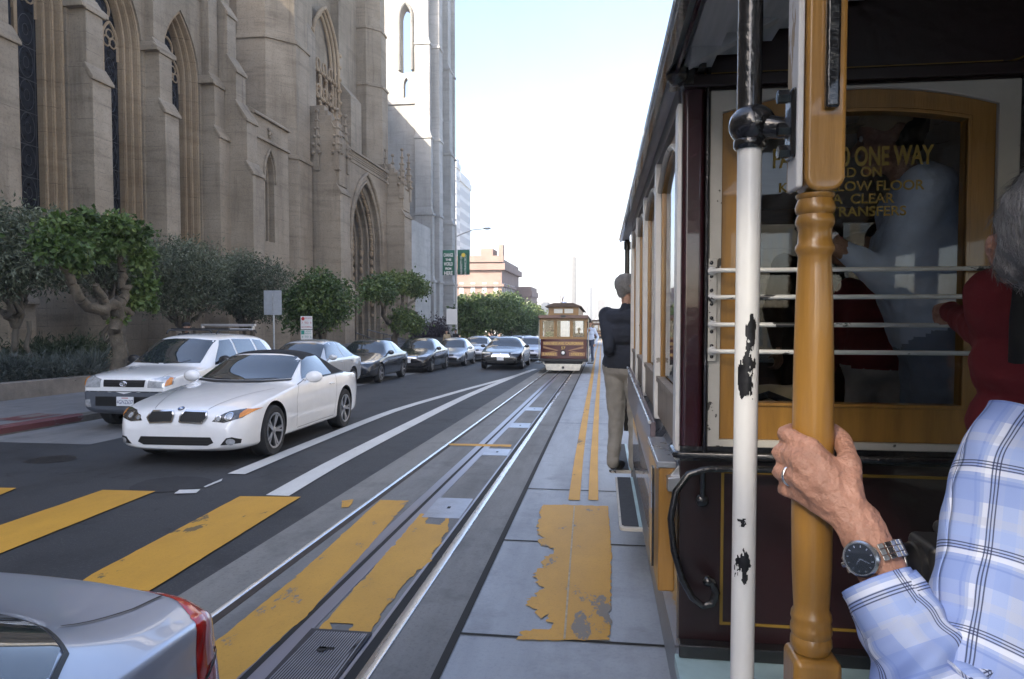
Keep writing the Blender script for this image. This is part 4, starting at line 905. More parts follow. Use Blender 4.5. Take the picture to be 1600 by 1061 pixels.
CONV = dict(L=4.83, W=1.855, wr=.345, tw=.245, paint=P_WHITE, axles=(.86, 3.64), spokes=5, style='double', extra=[M_SOFT], crease=.35, sub=3,
    ys=[0, .02, .07, .16, .30, .55, .86, 1.2, 1.5, 1.62, 1.78, 1.98, 2.18, 2.32, 2.42, 2.6, 3.0, 3.4, 3.65, 3.85, 3.98, 4.1, 4.35, 4.6, 4.74, 4.81, 4.83],
    top=[(0, .50), (.03, .60), (.08, .685), (.25, .755), (.9, .88), (1.5, .945), (1.62, .965), (2.32, 1.315), (2.45, 1.36), (2.7, 1.405), (3.1, 1.40), (3.5, 1.29), (3.95, 1.03), (4.1, 1.005), (4.6, .975), (4.76, .93), (4.83, .80)],
    belt=[(0, .44), (.08, .60), (.3, .70), (.9, .80), (1.6, .885), (2.6, .925), (3.6, .965), (4.3, .94), (4.7, .86), (4.83, .72)],
    wmax=[(0, .66), (.04, .74), (.14, .83), (.35, .895), (.86, .925), (1.6, .905), (2.6, .905), (3.3, .92), (3.7, .9275), (4.3, .88), (4.65, .79), (4.83, .66)],
    wroof=[(0, .5), (.1, .58), (.3, .66), (.9, .72), (1.62, .735), (2.32, .605), (3.0, .575), (3.5, .57), (3.95, .66), (4.3, .70), (4.83, .5)],
    zmid=[(0, .36), (.3, .50), (.9, .60), (2.5, .62), (3.7, .68), (4.4, .66), (4.83, .55)],
    bot=[(0, .215), (.15, .16), (.6, .15), (4.2, .16), (4.7, .28), (4.83, .40)], drop=[(0, .05), (1.5, .05), (2.3, .05), (3.2, .075), (4, .05), (4.83, .04)])
CONV['regions'] = lambda c, n: 2 if (c.y > 2.40 and c.y < 4.02 and c.z > catmull(CONV['belt'], c.y)+.012 and c.z > 0.9) else 0
CONV['detail'] = conv_detail
make_car('convertible', 'white convertible with black soft top and twin grilles driving towards the camera', CONV, at(-5.28, 7.86), radians(1.7))
# --- white off-road estate
def suv_detail(r, bvh, sp):
    patch(bvh, [(-.66, 1.10), (.66, 1.10), (.575, 1.51), (.2, 1.545), (-.2, 1.545), (-.575, 1.51)], 'F', M_CGLASS, 'windscreen', r, .006, 5)
    for s in (-1, 1):
        for w_ in ([(1.42, 1.06), (2.30, 1.08), (2.30, 1.53), (1.92, 1.51)], [(2.36, 1.08), (3.12, 1.10), (3.12, 1.53), (2.36, 1.535)], [(3.20, 1.12), (3.72, 1.15), (3.55, 1.50), (3.20, 1.525)]): patch(bvh, w_, 'S', M_CGLASS, 'side_window', r, .006, side=s)
        hl = patch(bvh, [(s*x, z) for x, z in ((.43, .735), (.70, .73), (.80, .79), (.80, .90), (.68, .925), (.43, .87))], 'F', M_LENS, 'headlight', r, .005)
        patch(bvh, [(s*x, z) for x, z in ((.715, .755), (.79, .79), (.79, .89), (.735, .905))], 'F', M_AMBER, 'indicator', hl, .009, 2)
        patch(bvh, [(s*x, z) for x, z in ((.60, .40), (.73, .40), (.74, .52), (.62, .53))], 'F', M_LENS, 'fog_lamp', r, .006)
        mirror_part(r, s*.93, 1.55, 1.15, M_BLK, s, 1.1)
        for d in ([(1.30, .5), (1.28, .9), (1.42, 1.04)], [(2.33, .5), (2.33, 1.07)], [(3.15, 1.07), (3.10, .75)]): seam(bvh, d, 'S', r, s)
        rl = MB(); rl.tube([(s*.52, 1.95, 1.645), (s*.53, 2.02, 1.71), (s*.53, 3.45, 1.725), (s*.52, 3.55, 1.66)], .017, 8); rl.build('roof_rail', M_BLK, r, smooth=60)
        patch(bvh, [(s*x, z) for x, z in ((.6, .8), (.78, .8), (.76, 1.2), (.62, 1.2))], 'B', M_REDL, 'tail_light', r, .006)
    for y, m in ((2.25, M_BLK), (3.2, M_RIM)):
        b = MB(); b.box(-.62, .62, y-.03, y+.03, 1.72, 1.755); b.build('roof_bar', m, r, bevel=.01)
    b = MB(); b.box(-.62, .62, 3.28, 3.36, 1.80, 1.85); b.box(-.60, -.56, 3.25, 3.34, 1.73, 1.81); b.box(.56, .60, 3.25, 3.34, 1.73, 1.81); b.build('rack_fairing', M_RIM, r, bevel=.01)
    gr = patch(bvh, [(-.37, .745), (.37, .745), (.38, .86), (-.38, .86)], 'F', M_BLK, 'grille', r, .006)
    for z in (.78, .82): seam(bvh, [(-.35, z), (.35, z)], 'F', gr, 1, .010, 'grille_bar', M_RIMD, .010)
    e = MB()
    for a, b_ in ((.062, .043), (.022, .040), (.048, .016)): e.tube([(a*cos(2*pi*k/20), 0, b_*sin(2*pi*k/20)+(.012 if b_ == .016 else 0)) for k in range(21)], .0065, 6)
    eb = e.build('oval_emblem', M_CHROME, r, smooth=60); h = bvh.ray_cast(Vector((0, -6, .80)), Vector((0, 1, 0))); eb.location = h[0]+Vector((0, -.02, 0))
    patch(bvh, [(-.52, .42), (.52, .42), (.52, .58), (-.52, .58)], 'F', M_BLK, 'lower_intake', r, .005)
    seam(bvh, [(-.70, .668), (.70, .668)], 'F', r, 1, .012, 'bumper_gap', M_BLK, .004)
    plate(r, -.035, .505, '4GNZ637', .05); patch(bvh, [(-.5, 1.1), (.5, 1.1), (.46, 1.5), (-.46, 1.5)], 'B', M_CGLASS, 'rear_window', r)
    for s in (-.62, .62): seam(bvh, [(s, .12), (s*.98, .95)], 'T', r)
    for s in (-1, 1): w_ = MB(); w_.tube([(s*.05, 1.0, 1.10), (s*.35, 1.06, 1.115), (s*.5, 1.12, 1.16)], .008, 6); w_.build('wiper', M_BLK, r)
SUV = dict(L=4.2, W=1.735, wr=.345, tw=.225, paint=P_SUVW, axles=(.82, 3.31), extra=[M_CLAD], crease=.4, tum=.97, sub=3,
    ys=[0, .02, .08, .2, .5, .82, .98, 1.06, 1.25, 1.5, 1.7, 1.82, 2.0, 2.5, 3.0, 3.5, 3.85, 3.98, 4.08, 4.17, 4.2],
    top=[(0, .80), (.03, .89), (.10, .935), (.3, .985), (.9, 1.05), (1.04, 1.075), (1.74, 1.57), (1.95, 1.63), (2.6, 1.66), (3.4, 1.65), (3.85, 1.60), (3.97, 1.53), (4.12, 1.05), (4.2, .85)],
    belt=[(0, .72), (.1, .88), (.9, .99), (1.3, 1.02), (3.0, 1.06), (3.9, 1.10), (4.12, 1.0), (4.2, .8)],
    wmax=[(0, .70), (.05, .78), (.15, .83), (.5, .862), (1.5, .855), (3.4, .8675), (3.95, .84), (4.15, .76), (4.2, .68)],
    wroof=[(0, .60), (.15, .70), (.9, .72), (1.06, .71), (1.74, .60), (2.5, .59), (3.5, .575), (3.95, .57), (4.2, .6)],
    bot=[(0, .36), (.1, .27), (.6, .24), (3.7, .25), (4.2, .42)], drop=[(0, .035), (1, .04), (1.75, .06), (3.8, .07), (4.2, .05)])
SUV['regions'] = lambda c, n: 2 if (c.z < .665 and (c.y < .95 or c.z < .50)) or (c.z < .60 and n.z < .3 and (abs(c.y-.82) < .46 or abs(c.y-3.31) < .46)) else 0
SUV['detail'] = suv_detail
make_car('off_road_estate', 'white off-road estate with grey bumper and dark roof rack parked nearest at the kerb', SUV, at(-7.98, 10.5), radians(.6), GR)
# --- parked saloons and the black limousine
make_car('saloon_car', 'pale silver saloon mostly hidden behind the soft top of the convertible', sedan_spec(P_PALE, 4.55, 1.78, 1.50, nose=.72), at(-8.05, 15.7), radians(.6), GR)
make_car('saloon_car', 'graphite saloon parked below the leafy pollarded tree, right behind the convertible', sedan_spec(P_NAVY, 4.64, 1.78, 1.47, nose=.70), at(-8.15, 21.1), radians(.8), GR)
make_car('saloon_car', 'shiny black saloon with white front plate parked behind the graphite one', sedan_spec(P_BLACK, 4.87, 1.79, 1.46, nose=.70, g=dict(plate=(-.02, .50)), chrome=True), at(-7.95, 27.3), radians(1.0), GR)
make_car('saloon_car', 'silver low-nosed saloon parked just left of the black limousine', sedan_spec(P_SILV, 4.5, 1.76, 1.43, nose=.62), at(-7.6, 32.8), radians(1.2), GR)
make_car('saloon_car', 'light silver saloon half hidden behind the black limousine', sedan_spec(P_PALE, 4.7, 1.8, 1.5, nose=.72), at(-7.4, 38.6), radians(1.2), GR)
LIM = sedan_spec(P_BLACK, 5.4, 1.99, 1.50, deck=4.5, wr=.34, nose=.76, chrome=True, g=dict(grille=[(-.42, .58), (.42, .58), (.36, .76), (-.36, .76)], strip=[(.9, .62), (4.6, .64)], plate=(-.03, .50)))
make_car('limousine', 'long black chrome-grilled limousine driving down the lane beside the oncoming cable car', LIM, at(-4.55, 30.6), radians(1.2))
make_car('saloon_car', 'blue grey saloon driving between the limousine and the cable car', sedan_spec(P_SILV2, 4.6, 1.8, 1.48), at(-4.3, 39.5), radians(1.2))
for (x, y, p, lab) in ((-7.8, 46, P_SILV2, 'far bluish silver saloon parked beyond the limousine'), (-7.6, 52, P_DBLUE, 'far dark blue saloon parked beyond the bluish silver one'), (-7.4, 58, P_PALE, 'far pale saloon parked under the street trees'), (-7.3, 64.5, P_SILV, 'farthest silver saloon parked under the street trees')):
    make_car('saloon_car', lab, sedan_spec(p), at(x, y), radians(1.2), GR)
# --- silver saloon in the foreground, seen over its boot
def fore_detail(r, bvh, sp):
    sedan_detail(r, bvh, sp); L = sp['L']
    for s in (1, -1):
        pth = [(s*.34, L-.02, 1.0), (s*.52, L-.045, 1.0), (s*.68, L-.09, .99), (s*.79, L-.16, .97), (s*.845, L-.20, .90), (s*.865, L-.19, .80), (s*.87, L-.17, .68), (s*.87, L-.15, .56)]
        tl = band_on(bvh, pth, [.014, .034, .060, .085, .13, .18, .19, .14], M_REDL, 'tail_light', r, .008)
        band_on(bvh, [(s*.80, L-.165, .96), (s*.845, L-.205, .90), (s*.862, L-.20, .84)], [.04, .06, .08], M_PINKL, 'reversing_lamp', tl, .011)
        band_on(bvh, [(s*.862, L-.20, .835), (s*.863, L-.195, .825)], [.135, .135], M_BLK, 'lens_divider', tl, .012)
        seam(bvh, [(s*.67, L-.17), (s*.68, L-.30), (s*.665, 4.08)], 'T', r, 1, .006)
    patch(bvh, [(-.72, 3.62), (.72, 3.62), (.79, 3.80), (.80, 3.89), (.76, 3.965), (.66, 4.02), (.45, 4.065), (.2, 4.09), (0, 4.095), (-.2, 4.09), (-.45, 4.065), (-.66, 4.02), (-.76, 3.965), (-.80, 3.89), (-.79, 3.80)], 'T', M_CGLASS, 'rear_window', r, .006, 6)
    seam(bvh, [(-.81, 3.89), (-.77, 3.973), (-.67, 4.03), (-.45, 4.075), (-.2, 4.10), (0, 4.105), (.2, 4.10), (.45, 4.075), (.67, 4.03), (.77, 3.973), (.81, 3.89), (.79, 3.76)], 'T', r, 1, .010, 'window_seal')
SIL = sedan_spec(P_SILV2, 4.6, 1.84, 1.46, deck=4.12, nose=.72, sub=3)
SIL['g']['rear'] = [(-.5, 1.20), (.5, 1.20), (.45, 1.3), (-.45, 1.3)]; SIL['g']['tail'] = [(.42, .66), (.74, .66), (.76, .86), (.46, .86)]
SIL['detail'] = fore_detail
SIL['wroof'] = [(0, .5), (.3, .70), (1.42, .74), (2.12, .62), (2.8, .60), (3.3, .62), (3.7, .70), (4.12, .735), (4.5, .70), (4.6, .56)]
make_car('saloon_car', 'bluish silver saloon in the foreground, only its boot and red tail light in view', SIL, (-1.87, 1.86-4.6, road(0)+.05), 0)
# ------------------------------------------------------------------ people
def skin_mat(name, col):
    m = mat(name, col, .48, var=.20, scale=22, bump=.45, bscale=75, spec=.4)
    n, L, p = nodes_of(m); p.inputs['Subsurface Weight'].default_value = .06; p.inputs['Subsurface Radius'].default_value = (.01, .004, .002); return m
SK_A = skin_mat('fair_skin', (.46,.28,.20)); SK_B = skin_mat('tan_skin', (.36,.21,.145)); SK_C = skin_mat('ruddy_skin', (.37,.195,.14))
def cloth(name, col, v=.14): return mat(name, col, .85, var=v, scale=7, bump=.35, bscale=18)
C_NAVY = cloth('navy_jacket', (.018,.023,.036)); C_KHAKI = cloth('khaki_cotton', (.26,.25,.225)); C_BLACK = cloth('black_cloth', (.012,.012,.014)); C_RED = cloth('dark_red_cloth', (.17,.014,.02)); C_LBLUE = cloth('light_blue_shirt', (.58,.68,.86)); C_WHITE = cloth('white_cloth', (.62,.62,.62)); C_TAN = cloth('tan_canvas', (.40,.32,.20)); C_GREEN = cloth('green_cloth', (.10,.22,.06)); C_DENIM = cloth('denim', (.06,.08,.13)); C_MAROON = cloth('maroon_shirt', (.22,.03,.035)); C_PINK = cloth('pink_red_cloth', (.40,.08,.10))
H_GREY = mat('grey_hair', (.30,.30,.30), .55, var=.45, scale=40, stretch=(6,6,1), bump=.6, bscale=120); H_DARK = mat('dark_hair', (.02,.015,.012), .5, var=.3, scale=50); C_SHOE = mat('dark_shoe', (.02,.018,.016), .5)
def blob(bones, mats, name, parent, voxel=.012, smooth_it=3, disp=0.0, dsc=14.0):
    """one continuous surface grown from tapered limbs (p0, r0, p1, r1, material index)"""
    b = MB()
    for p0, r0, p1, r1, mi in bones:
        p0, p1 = Vector(p0), Vector(p1); d = p1-p0; L = max(d.length, 1e-4)
        q = (d/L).to_track_quat('Z', 'Y').to_matrix() if d.length > 1e-4 else Matrix.Identity(3)
        prof = [(max(1e-4, r0*sin(pi/2*k/4)), -r0*cos(pi/2*k/4)) for k in range(5)] + [(max(1e-4, r1*cos(pi/2*k/4)), L+r1*sin(pi/2*k/4)) for k in range(5)]
        b.lathe(prof, p0, 'Z', 14, 0, q)
    o = b.build(name, mats, parent, smooth=180)
    m = o.modifiers.new('r', 'REMESH'); m.mode = 'VOXEL'; m.voxel_size = voxel; m.use_smooth_shade = True
    s = o.modifiers.new('s', 'SMOOTH'); s.iterations = smooth_it; s.factor = .5
    evaluated(o); me = o.data
    n = len(me.vertices); co = np.empty(n*3); me.vertices.foreach_get('co', co); co = co.reshape(-1, 3)
    if disp:
        no = np.empty(n*3); me.vertices.foreach_get('normal', no); no = no.reshape(-1, 3); from mathutils import noise as N_
        amp = np.array([N_.noise(Vector(c)*dsc)+.5*N_.noise(Vector(c)*dsc*2.3) for c in co]); co = co+no*(amp*disp)[:, None]; me.vertices.foreach_set('co', co.ravel()); me.update()
    best = np.full(n, 1e9); idx = np.zeros(n, int)
    for p0, r0, p1, r1, mi in bones:
        a = np.array(p0, float); d = np.array(p1, float)-a; L2 = max(d@d, 1e-8); t = np.clip((co-a)@d/L2, 0, 1)
        ds = np.linalg.norm(co-(a+t[:, None]*d), axis=1)-(r0+(r1-r0)*t)
        k = ds < best; best[k] = ds[k]; idx[k] = mi
    npol = len(me.polygons); lv = np.empty(len(me.loops), int); me.loops.foreach_get('vertex_index', lv); ls = np.empty(npol, int); me.polygons.foreach_get('loop_start', ls)
    me.polygons.foreach_set('material_index', idx[lv[ls]]); me.polygons.foreach_set('use_smooth', [True]*npol)
    while len(me.materials) < len(mats): me.materials.append(mats[len(me.materials)])
    for i, mm in enumerate(mats): me.materials[i] = mm
    return o
def head_bones(c, fwd, up, mi, s=1.0):
    """skull, jaw, nose, brow, ears"""
    c = Vector(c); f = Vector(fwd).normalized(); u = Vector(up).normalized(); r = f.cross(u).normalized()
    P_ = lambda a, b, d: c+f*a*s+r*b*s+u*d*s
    B = [(P_(-.025,0,.035), .084*s, P_(.02,0,.035), .078*s, mi), (P_(.02,0,-.03), .062*s, P_(.045,0,-.085), .036*s, mi), (P_(.03,-.025,-.07), .035*s, P_(.03,.025,-.07), .035*s, mi),
         (P_(.088,0,.005), .009*s, P_(.108,0,-.032), .013*s, mi), (P_(.078,-.032,.028), .012*s, P_(.078,.032,.028), .012*s, mi), (P_(.083,-.02,-.062), .010*s, P_(.083,.02,-.062), .010*s, mi),
         (P_(.06,-.04,-.02), .025*s, P_(.06,.04,-.02), .025*s, mi)]
    for e in (-1, 1): B.append((P_(-.012, e*.079, -.02), .012*s, P_(-.022, e*.086, .022), .016*s, mi))
    return B
def hair_mesh(c, fwd, up, m, parent, s=1.0, back=.0, disp=.006, name='hair'):
    c = Vector(c); f = Vector(fwd).normalized(); u = Vector(up).normalized(); r = f.cross(u).normalized(); P_ = lambda a, b, d: c+f*a*s+r*b*s+u*d*s
    B = [(P_(-.03,0,.045), .089*s, P_(.012,0,.052), .082*s, 0), (P_(-.055,0,.005), .058*s, P_(-.058,0,-.03-back), .042*s, 0), (P_(-.03,-.055,0), .035*s, P_(-.03,.055,0), .035*s, 0)]
    return blob(B, [m], name, parent, .009*s, 2, disp, 60)
def strands(o, m, n, ln, w_, parent, seed=1, comb=(0,0,-1), lift=.25):
    R = np.random.default_rng(seed); me = o.data; cen = np.array([p.center[:] for p in me.polygons]); nor = np.array([p.normal[:] for p in me.polygons]); k = R.choice(len(cen), n)
    P = cen[k]+R.normal(size=(n,3))*.003; N = nor[k]; d = np.array(comb)[None]+R.normal(size=(n,3))*.2; d -= N*(d*N).sum(1)[:,None]; d /= np.linalg.norm(d, axis=1)[:,None]+1e-6
    L = ln*(.5+R.random(n)); sd = np.cross(d, N); rows = []
    for t in (0, .35, .7, 1.0): c = P+d*(L*t)[:,None]+N*(L*lift*np.sin(t*2.6)*(.4+.6*R.random(n)))[:,None]; ww = w_*(1-.75*t)/2; rows += [c-sd*ww, c+sd*ww]
    V = np.stack(rows, 1).reshape(-1, 3); b_ = np.arange(n)*8; F_ = np.concatenate([np.stack([b_+2*j, b_+2*j+1, b_+2*j+3, b_+2*j+2], 1) for j in range(3)])
    ms = bpy.data.meshes.new('hair_strands'); ms.from_pydata(V.tolist(), [], F_.tolist()); ms.materials.append(m); q = bpy.data.objects.new('hair_strands', ms); COL.objects.link(q); q.parent = parent; q['kind'] = 'stuff'; return q
def eyes(c, fwd, up, parent, s=1.0):
    c = Vector(c); f = Vector(fwd).normalized(); u = Vector(up).normalized(); r = f.cross(u).normalized()
    for e in (-1, 1):
        b = MB(); p = c+f*.083*s+r*e*.031*s+u*.008*s; b.ball(p, .011*s, 8); b.ball(p+f*.006*s, .0065*s, 8, 1); b.build('eye', [C_WHITE, C_BLACK], parent, smooth=180)
def hand_bones(w_, e, grip, mi, s=1.0):
    """relaxed or gripping hand at wrist w_, forearm from e; grip = axis of the held bar or None"""
    w_ = Vector(w_); d = (w_-Vector(e)).normalized(); g = Vector(grip).normalized() if grip is not None else d.orthogonal().normalized(); n = d.cross(g).normalized(); B = []
    pc = w_+d*.09*s
    B.append((w_, .028*s, pc-g*.018*s, .022*s, mi)); B.append((w_, .028*s, pc+g*.022*s, .022*s, mi))
    for k in range(4):
        b = pc+g*(.030-.020*k)*s; l = (.04, .045, .042, .034)[k]*s
        b1 = b+d*l*.75+n*l*.45; b2 = b1+n*l*.75+d*l*.1; b3 = b2-d*l*.5+n*l*.3
        B += [(b, .0105*s, b1, .0095*s, mi), (b1, .0095*s, b2, .0085*s, mi), (b2, .0085*s, b3, .0075*s, mi)]
    t0 = w_+d*.035*s+g*.025*s; t1 = t0+g*.03*s+d*.02*s+n*.02*s; t2 = t1+d*.02*s+n*.032*s; B += [(t0, .014*s, t1, .011*s, mi), (t1, .011*s, t2, .009*s, mi)]
    return B
def human(label, base, H, face, skin, top, bottom, hair, arms=None, voxel=.012, lean=(0,0), look=0.0, legs=None, sit=False, build=1.0, group=None, cat='person', hat=None, shoe=None, pelvis_drop=0.0):
    """face: heading in degrees (0 = +Y). arms: {'L'|'R': (elbow, wrist, grip)} in world coordinates"""
    base = Vector(base); a = radians(face); fw = Vector((-sin(a), cos(a), 0)); rt = Vector((cos(a), sin(a), 0)); k = H/1.75
    t = thing('person', label, cat, base, 0, group)
    W_ = lambda x, y, z: rt*x*k+fw*y*k+Vector((0,0,1))*z*k
    hipz = .92-pelvis_drop; ln = lambda z: (lean[0]*max(0, z-hipz), lean[1]*max(0, z-hipz))
    Q = lambda x, y, z: W_(x+ln(z)[0], y+ln(z)[1], z)
    B = []; MT = [skin, top, bottom, shoe or C_SHOE]
    g = build
    B += [(Q(-.085*g,0,hipz+.02), .115*g*k, Q(.085*g,0,hipz+.02), .115*g*k, 2), (Q(-.075*g,.01,hipz+.14), .118*g*k, Q(.075*g,.01,hipz+.14), .118*g*k, 1), (Q(-.08*g,.01,hipz+.30), .12*g*k, Q(.08*g,.01,hipz+.30), .12*g*k, 1), (Q(-.13*g,0,hipz+.44), .085*g*k, Q(.13*g,0,hipz+.44), .085*g*k, 1), (Q(0,0,hipz+.47), .075*k, Q(0,.01,hipz+.55), .055*k, 1), (Q(0,.01,hipz+.52), .052*k, Q(0,.02,hipz+.62), .05*k, 0)]
    B += [(Q(-.075*g,0,hipz+.06), .122*g*k, Q(.075*g,0,hipz+.06), .122*g*k, 1)]
    hc = Q(0, .035, hipz+.70); al = a+radians(look); hf = Vector((-sin(al), cos(al), -.05)); B += head_bones(hc, hf, (0,0,1), 0, 1.05*k)
    for s, nm in ((-1, 'L'), (1, 'R')):
        sh = Q(s*.175*g, 0, hipz+.475)
        if arms and nm in arms: el, wr, gr = arms[nm]; el = Vector(el)-base; wr = Vector(wr)-base
        else: el, wr, gr = Q(s*.25, -.02, hipz+.20), Q(s*.26, .07, hipz-.04), None
        B += [(sh, .066*g*k, el, .050*g*k, 1), (el, .050*g*k, wr-(wr-el).normalized()*.02, .036*k, 1)] + hand_bones(wr, el, gr, 0, k)
        if legs and nm in legs: kn, an = legs[nm]; kn = Vector(kn)-base; an = Vector(an)-base
        else: kn, an = W_(s*.10, .02, .48-pelvis_drop*.5), W_(s*.11, -.02, .08)
        B += [(Q(s*.09*g,0,hipz), .098*g*k, kn, .066*g*k, 2), (kn, .066*g*k, an, .054*k, 2), (an+Vector((0,0,-.015)), .045*k, an+fw*.15*k+Vector((0,0,-.04*k)), .036*k, 3)]
    o = blob(B, MT, 'body', t, voxel, 3, .009 if voxel < .02 else .0, 11)
    if hair is not None:
        hm = hair_mesh(hc, hf, (0,0,1), hair, t, 1.05*k)
        if voxel < .0095: strands(hm, hair, 3500, .024, .0022, hm, 1, (0,0,-1), .06)
    eyes(hc, hf, (0,0,1), t, 1.05*k)
    if hat is not None:
        b = MB(); b.ball(hc+Vector((0,0,.065*k)), .098*k, 10, sc=(1.05,1.15,.75)); b.prism([hc+Vector((0,0,.055))+hf.normalized()*q+Vector((hf.y,-hf.x,0)).normalized()*x for x, q in ((-.07,.05),(-.05,.15),(0,.18),(.05,.15),(.07,.05))], (0,0,.012)); b.build('cap', hat, t, smooth=50)
    return t
# ------------------------------------------------------------------ the cable car the photographer rides
YB = 2.2
def B_(px, py): return onY(px, py, YB)
M_MAR = mat('maroon_gloss_paint', (.030,.007,.011), .22, var=.25, scale=4, coat=.6, bump=.06, bscale=30); M_MARD = mat('shaded_maroon_panel', (.013,.0035,.005), .35, var=.3, scale=4, coat=.15, bump=.06, bscale=30); M_BLKP = mat('black_gloss_paint', (.010,.010,.011), .2, coat=.7, bump=.25, bscale=60)  # dark maroon is the same paint with under-roof shade in its colour
M_WOODP = mat('ochre_wood_paint', (.295,.150,.030), .34, var=.24, scale=3, stretch=(8,8,.7), coat=.4, bump=.08, bscale=20); M_CREAM = chipped('chipped_white_paint', (.52,.50,.45), (.05,.045,.04), .145, 16, .4)
M_PIPE = chipped('flaking_white_pole_paint', (.72,.72,.70), (.03,.03,.033), .150, 9, .3, (1.6,1.6,.55), coat=.4); M_BARP = chipped('chipped_bar_paint', (.66,.66,.63), (.03,.03,.03), .17, 16, .35, (.5,1,1))
M_GOLD = mat('gold_leaf', (.20,.125,.02), .4, .3); M_GOLDL = mat('gold_lettering', (.27,.185,.025), .5); M_CEIL = mat('ceiling_boards', (.40,.40,.40), .6, var=.2, scale=3, stretch=(6,.6,1)); M_ALU = mat('worn_aluminium_sill', (.46,.47,.49), .3, .85, var=.15, scale=5, rvar=.08)
M_SPOST = chipped('white_post_paint', (.70,.70,.68), (.25,.23,.2), .125, 12, .4); M_STEP = mat('step_tread', (.045,.05,.058), .8, var=.15, scale=20, bump=.3); M_TEAL = mat('pale_teal_paint', (.33,.46,.48), .5, var=.15, scale=5); M_SILL = mat('grey_blue_frame_paint', (.13,.15,.17), .4, var=.15, scale=4); M_PLY = mat('weathered_sash_board', (.25,.21,.17), .6, var=.2, scale=4, stretch=(1,6,1))
M_PANE = glass_thin('cabin_pane', (.96,.97,.97), .006); M_FARP = glass_thin('darkened_far_pane', (.22,.225,.225), .04); M_SIDEP = glass_thin('side_pane', (.95,.96,.96), .10)  # far panes tinted dark so the cabin reads shaded against the bright street
M_WOODD = mat('dark_varnished_wood', (.15,.085,.04), .4, var=.25, scale=4, stretch=(1,1,5))
our = thing('cable_car', 'maroon and ochre cable car filling the right side, ridden by the photographer', 'cable car', (0, 0, 0))
XS = B_(1064, 500).x
z_top, z_fr1, z_fr0, z_bead, z_flr = B_(1330,126).z, B_(1330,132).z, B_(1330,703).z, B_(1330,716).z, B_(1300,1005).z
xr = 2.62
# bulkhead carcass: piers, header and lower panel round the window
uo0, uo1 = B_(1108,420).x, B_(1590,420).x; ui0, ui1 = B_(1127,420).x, B_(1555,420).x; ug0, ug1 = B_(1172,420).x, B_(1510,420).x
zo0, zo1 = z_fr0, z_fr1; zi0 = B_(1340,692).z; zie = B_(1340,168).z; zim = B_(1340,137).z; zg0 = B_(1340,632).z; zge = B_(1340,190).z; zgm = B_(1340,173).z
def seg(u0, u1, z0, ze, zm, n=16, Y=YB):
    return [(u0, Y, z0)] + [(u0+(u1-u0)*k/n, Y, ze+(zm-ze)*(1-(2*k/n-1)**2)) for k in range(n+1)] + [(u1, Y, z0)]
def rect_like(u0, u1, z0, z1, n=16, Y=YB): return [(u0, Y, z0)] + [(u0+(u1-u0)*k/n, Y, z1) for k in range(n+1)] + [(u1, Y, z0)]
b = MB(); b.box(XS, B_(1100,500).x, YB, YB+.09, z_bead, 2.66); b.build('corner_post', M_MAR, our, bevel=.018, seg=3)
b = MB(); b.box(XS+.004, xr, YB+.02, YB+.08, .60, z_bead-.01); lp = b.build('lower_panel', M_MARD, our)
gl_ = MB(); x0, x1, z0, z1 = B_(1128,800).x, 1.9, B_(1300,990).z, B_(1300,742).z
gl_.ring([(x0, YB+.018, z0), (x0, YB+.018, z1), (x1, YB+.018, z1), (x1, YB+.018, z0)], [(x0+.009, YB+.018, z0+.009), (x0+.009, YB+.018, z1-.009), (x1-.009, YB+.018, z1-.009), (x1-.009, YB+.018, z0+.009)], (0, .003, 0)); gl_.build('gold_line', M_GOLD, lp)
b = MB(); b.box(B_(1100,500).x, uo0, YB-.004, YB+.07, z_bead, 2.62); b.tube([(B_(1101,500).x+.004, YB-.006, z_bead), (B_(1101,500).x+.004, YB-.006, 2.62)], .0065, 8); b.build('corner_bead', M_BLKP, our, smooth=40)
b = MB(); b.tube([(XS-.012, YB+.10, z_bead-.002), (XS-.012, YB-.004, z_bead-.002), (XS+.006, YB-.012, z_bead-.002), (xr, YB-.012, z_bead-.002)], .012, 8); b.box(XS, xr, YB-.004, YB+.07, z_bead-.02, z_fr0); b.build('waist_bead', M_BLKP, our, smooth=40)
b = MB(); b.ring(rect_like(uo0, uo1, zo0, zo1), seg(ui0, ui1, zi0, zie, zim), (0, .05, 0)); wf = b.build('window_frame', M_CREAM, our, bevel=.004)
b = MB(); b.ring(seg(ui0, ui1, zi0, zie, zim, Y=YB+.012), seg(ug0, ug1, zg0, zge, zgm, Y=YB+.012), (0, .045, 0)); b.ring(seg(ug0-.012, ug1+.012, zg0-.012, zge+.01, zgm+.012, Y=YB+.006), seg(ug0, ug1, zg0, zge, zgm, Y=YB+.006), (0, .02, 0)); b.build('sash', M_WOODP, wf, bevel=.003)
b = MB(); b.prism(seg(ug0, ug1, zg0, zge, zgm, Y=YB+.03), (0, .004, 0)); pane = b.build('pane', M_PANE, wf)
def letter(txt, px, py, hpx, wpx, m=M_GOLDL, extra=0.0):
    p = B_(px, py); size = hpx*2.2/F/.70; o = text_mesh('lettering', txt, size, Matrix.Translation((0,0,0)) @ FACE, m, pane, width=extra)
    xs = [v.co.x for v in o.data.vertices]; k = (wpx*2.2/F)/(max(xs)-min(xs)); o.data.transform(Matrix.Diagonal((k,1,1,1))); o.location = (p.x, YB+.0285, p.z); return o
letter('FARE $7.00 ONE WAY', 1336, 243, 27, 226, extra=.0022); letter('HOLD ON', 1334, 267, 14, 88, extra=.0008); letter('KEEP YELLOW FLOOR', 1334, 289, 14, 205, extra=.0008); letter('AREA  CLEAR', 1334, 309, 14, 124, extra=.0008); letter('NO  TRANSFERS', 1336, 329, 14, 152, extra=.0008)
b = MB(); b.box(uo1, xr, YB, YB+.06, z_bead, z_top); b.build('bulkhead_board', M_BLKP, our)
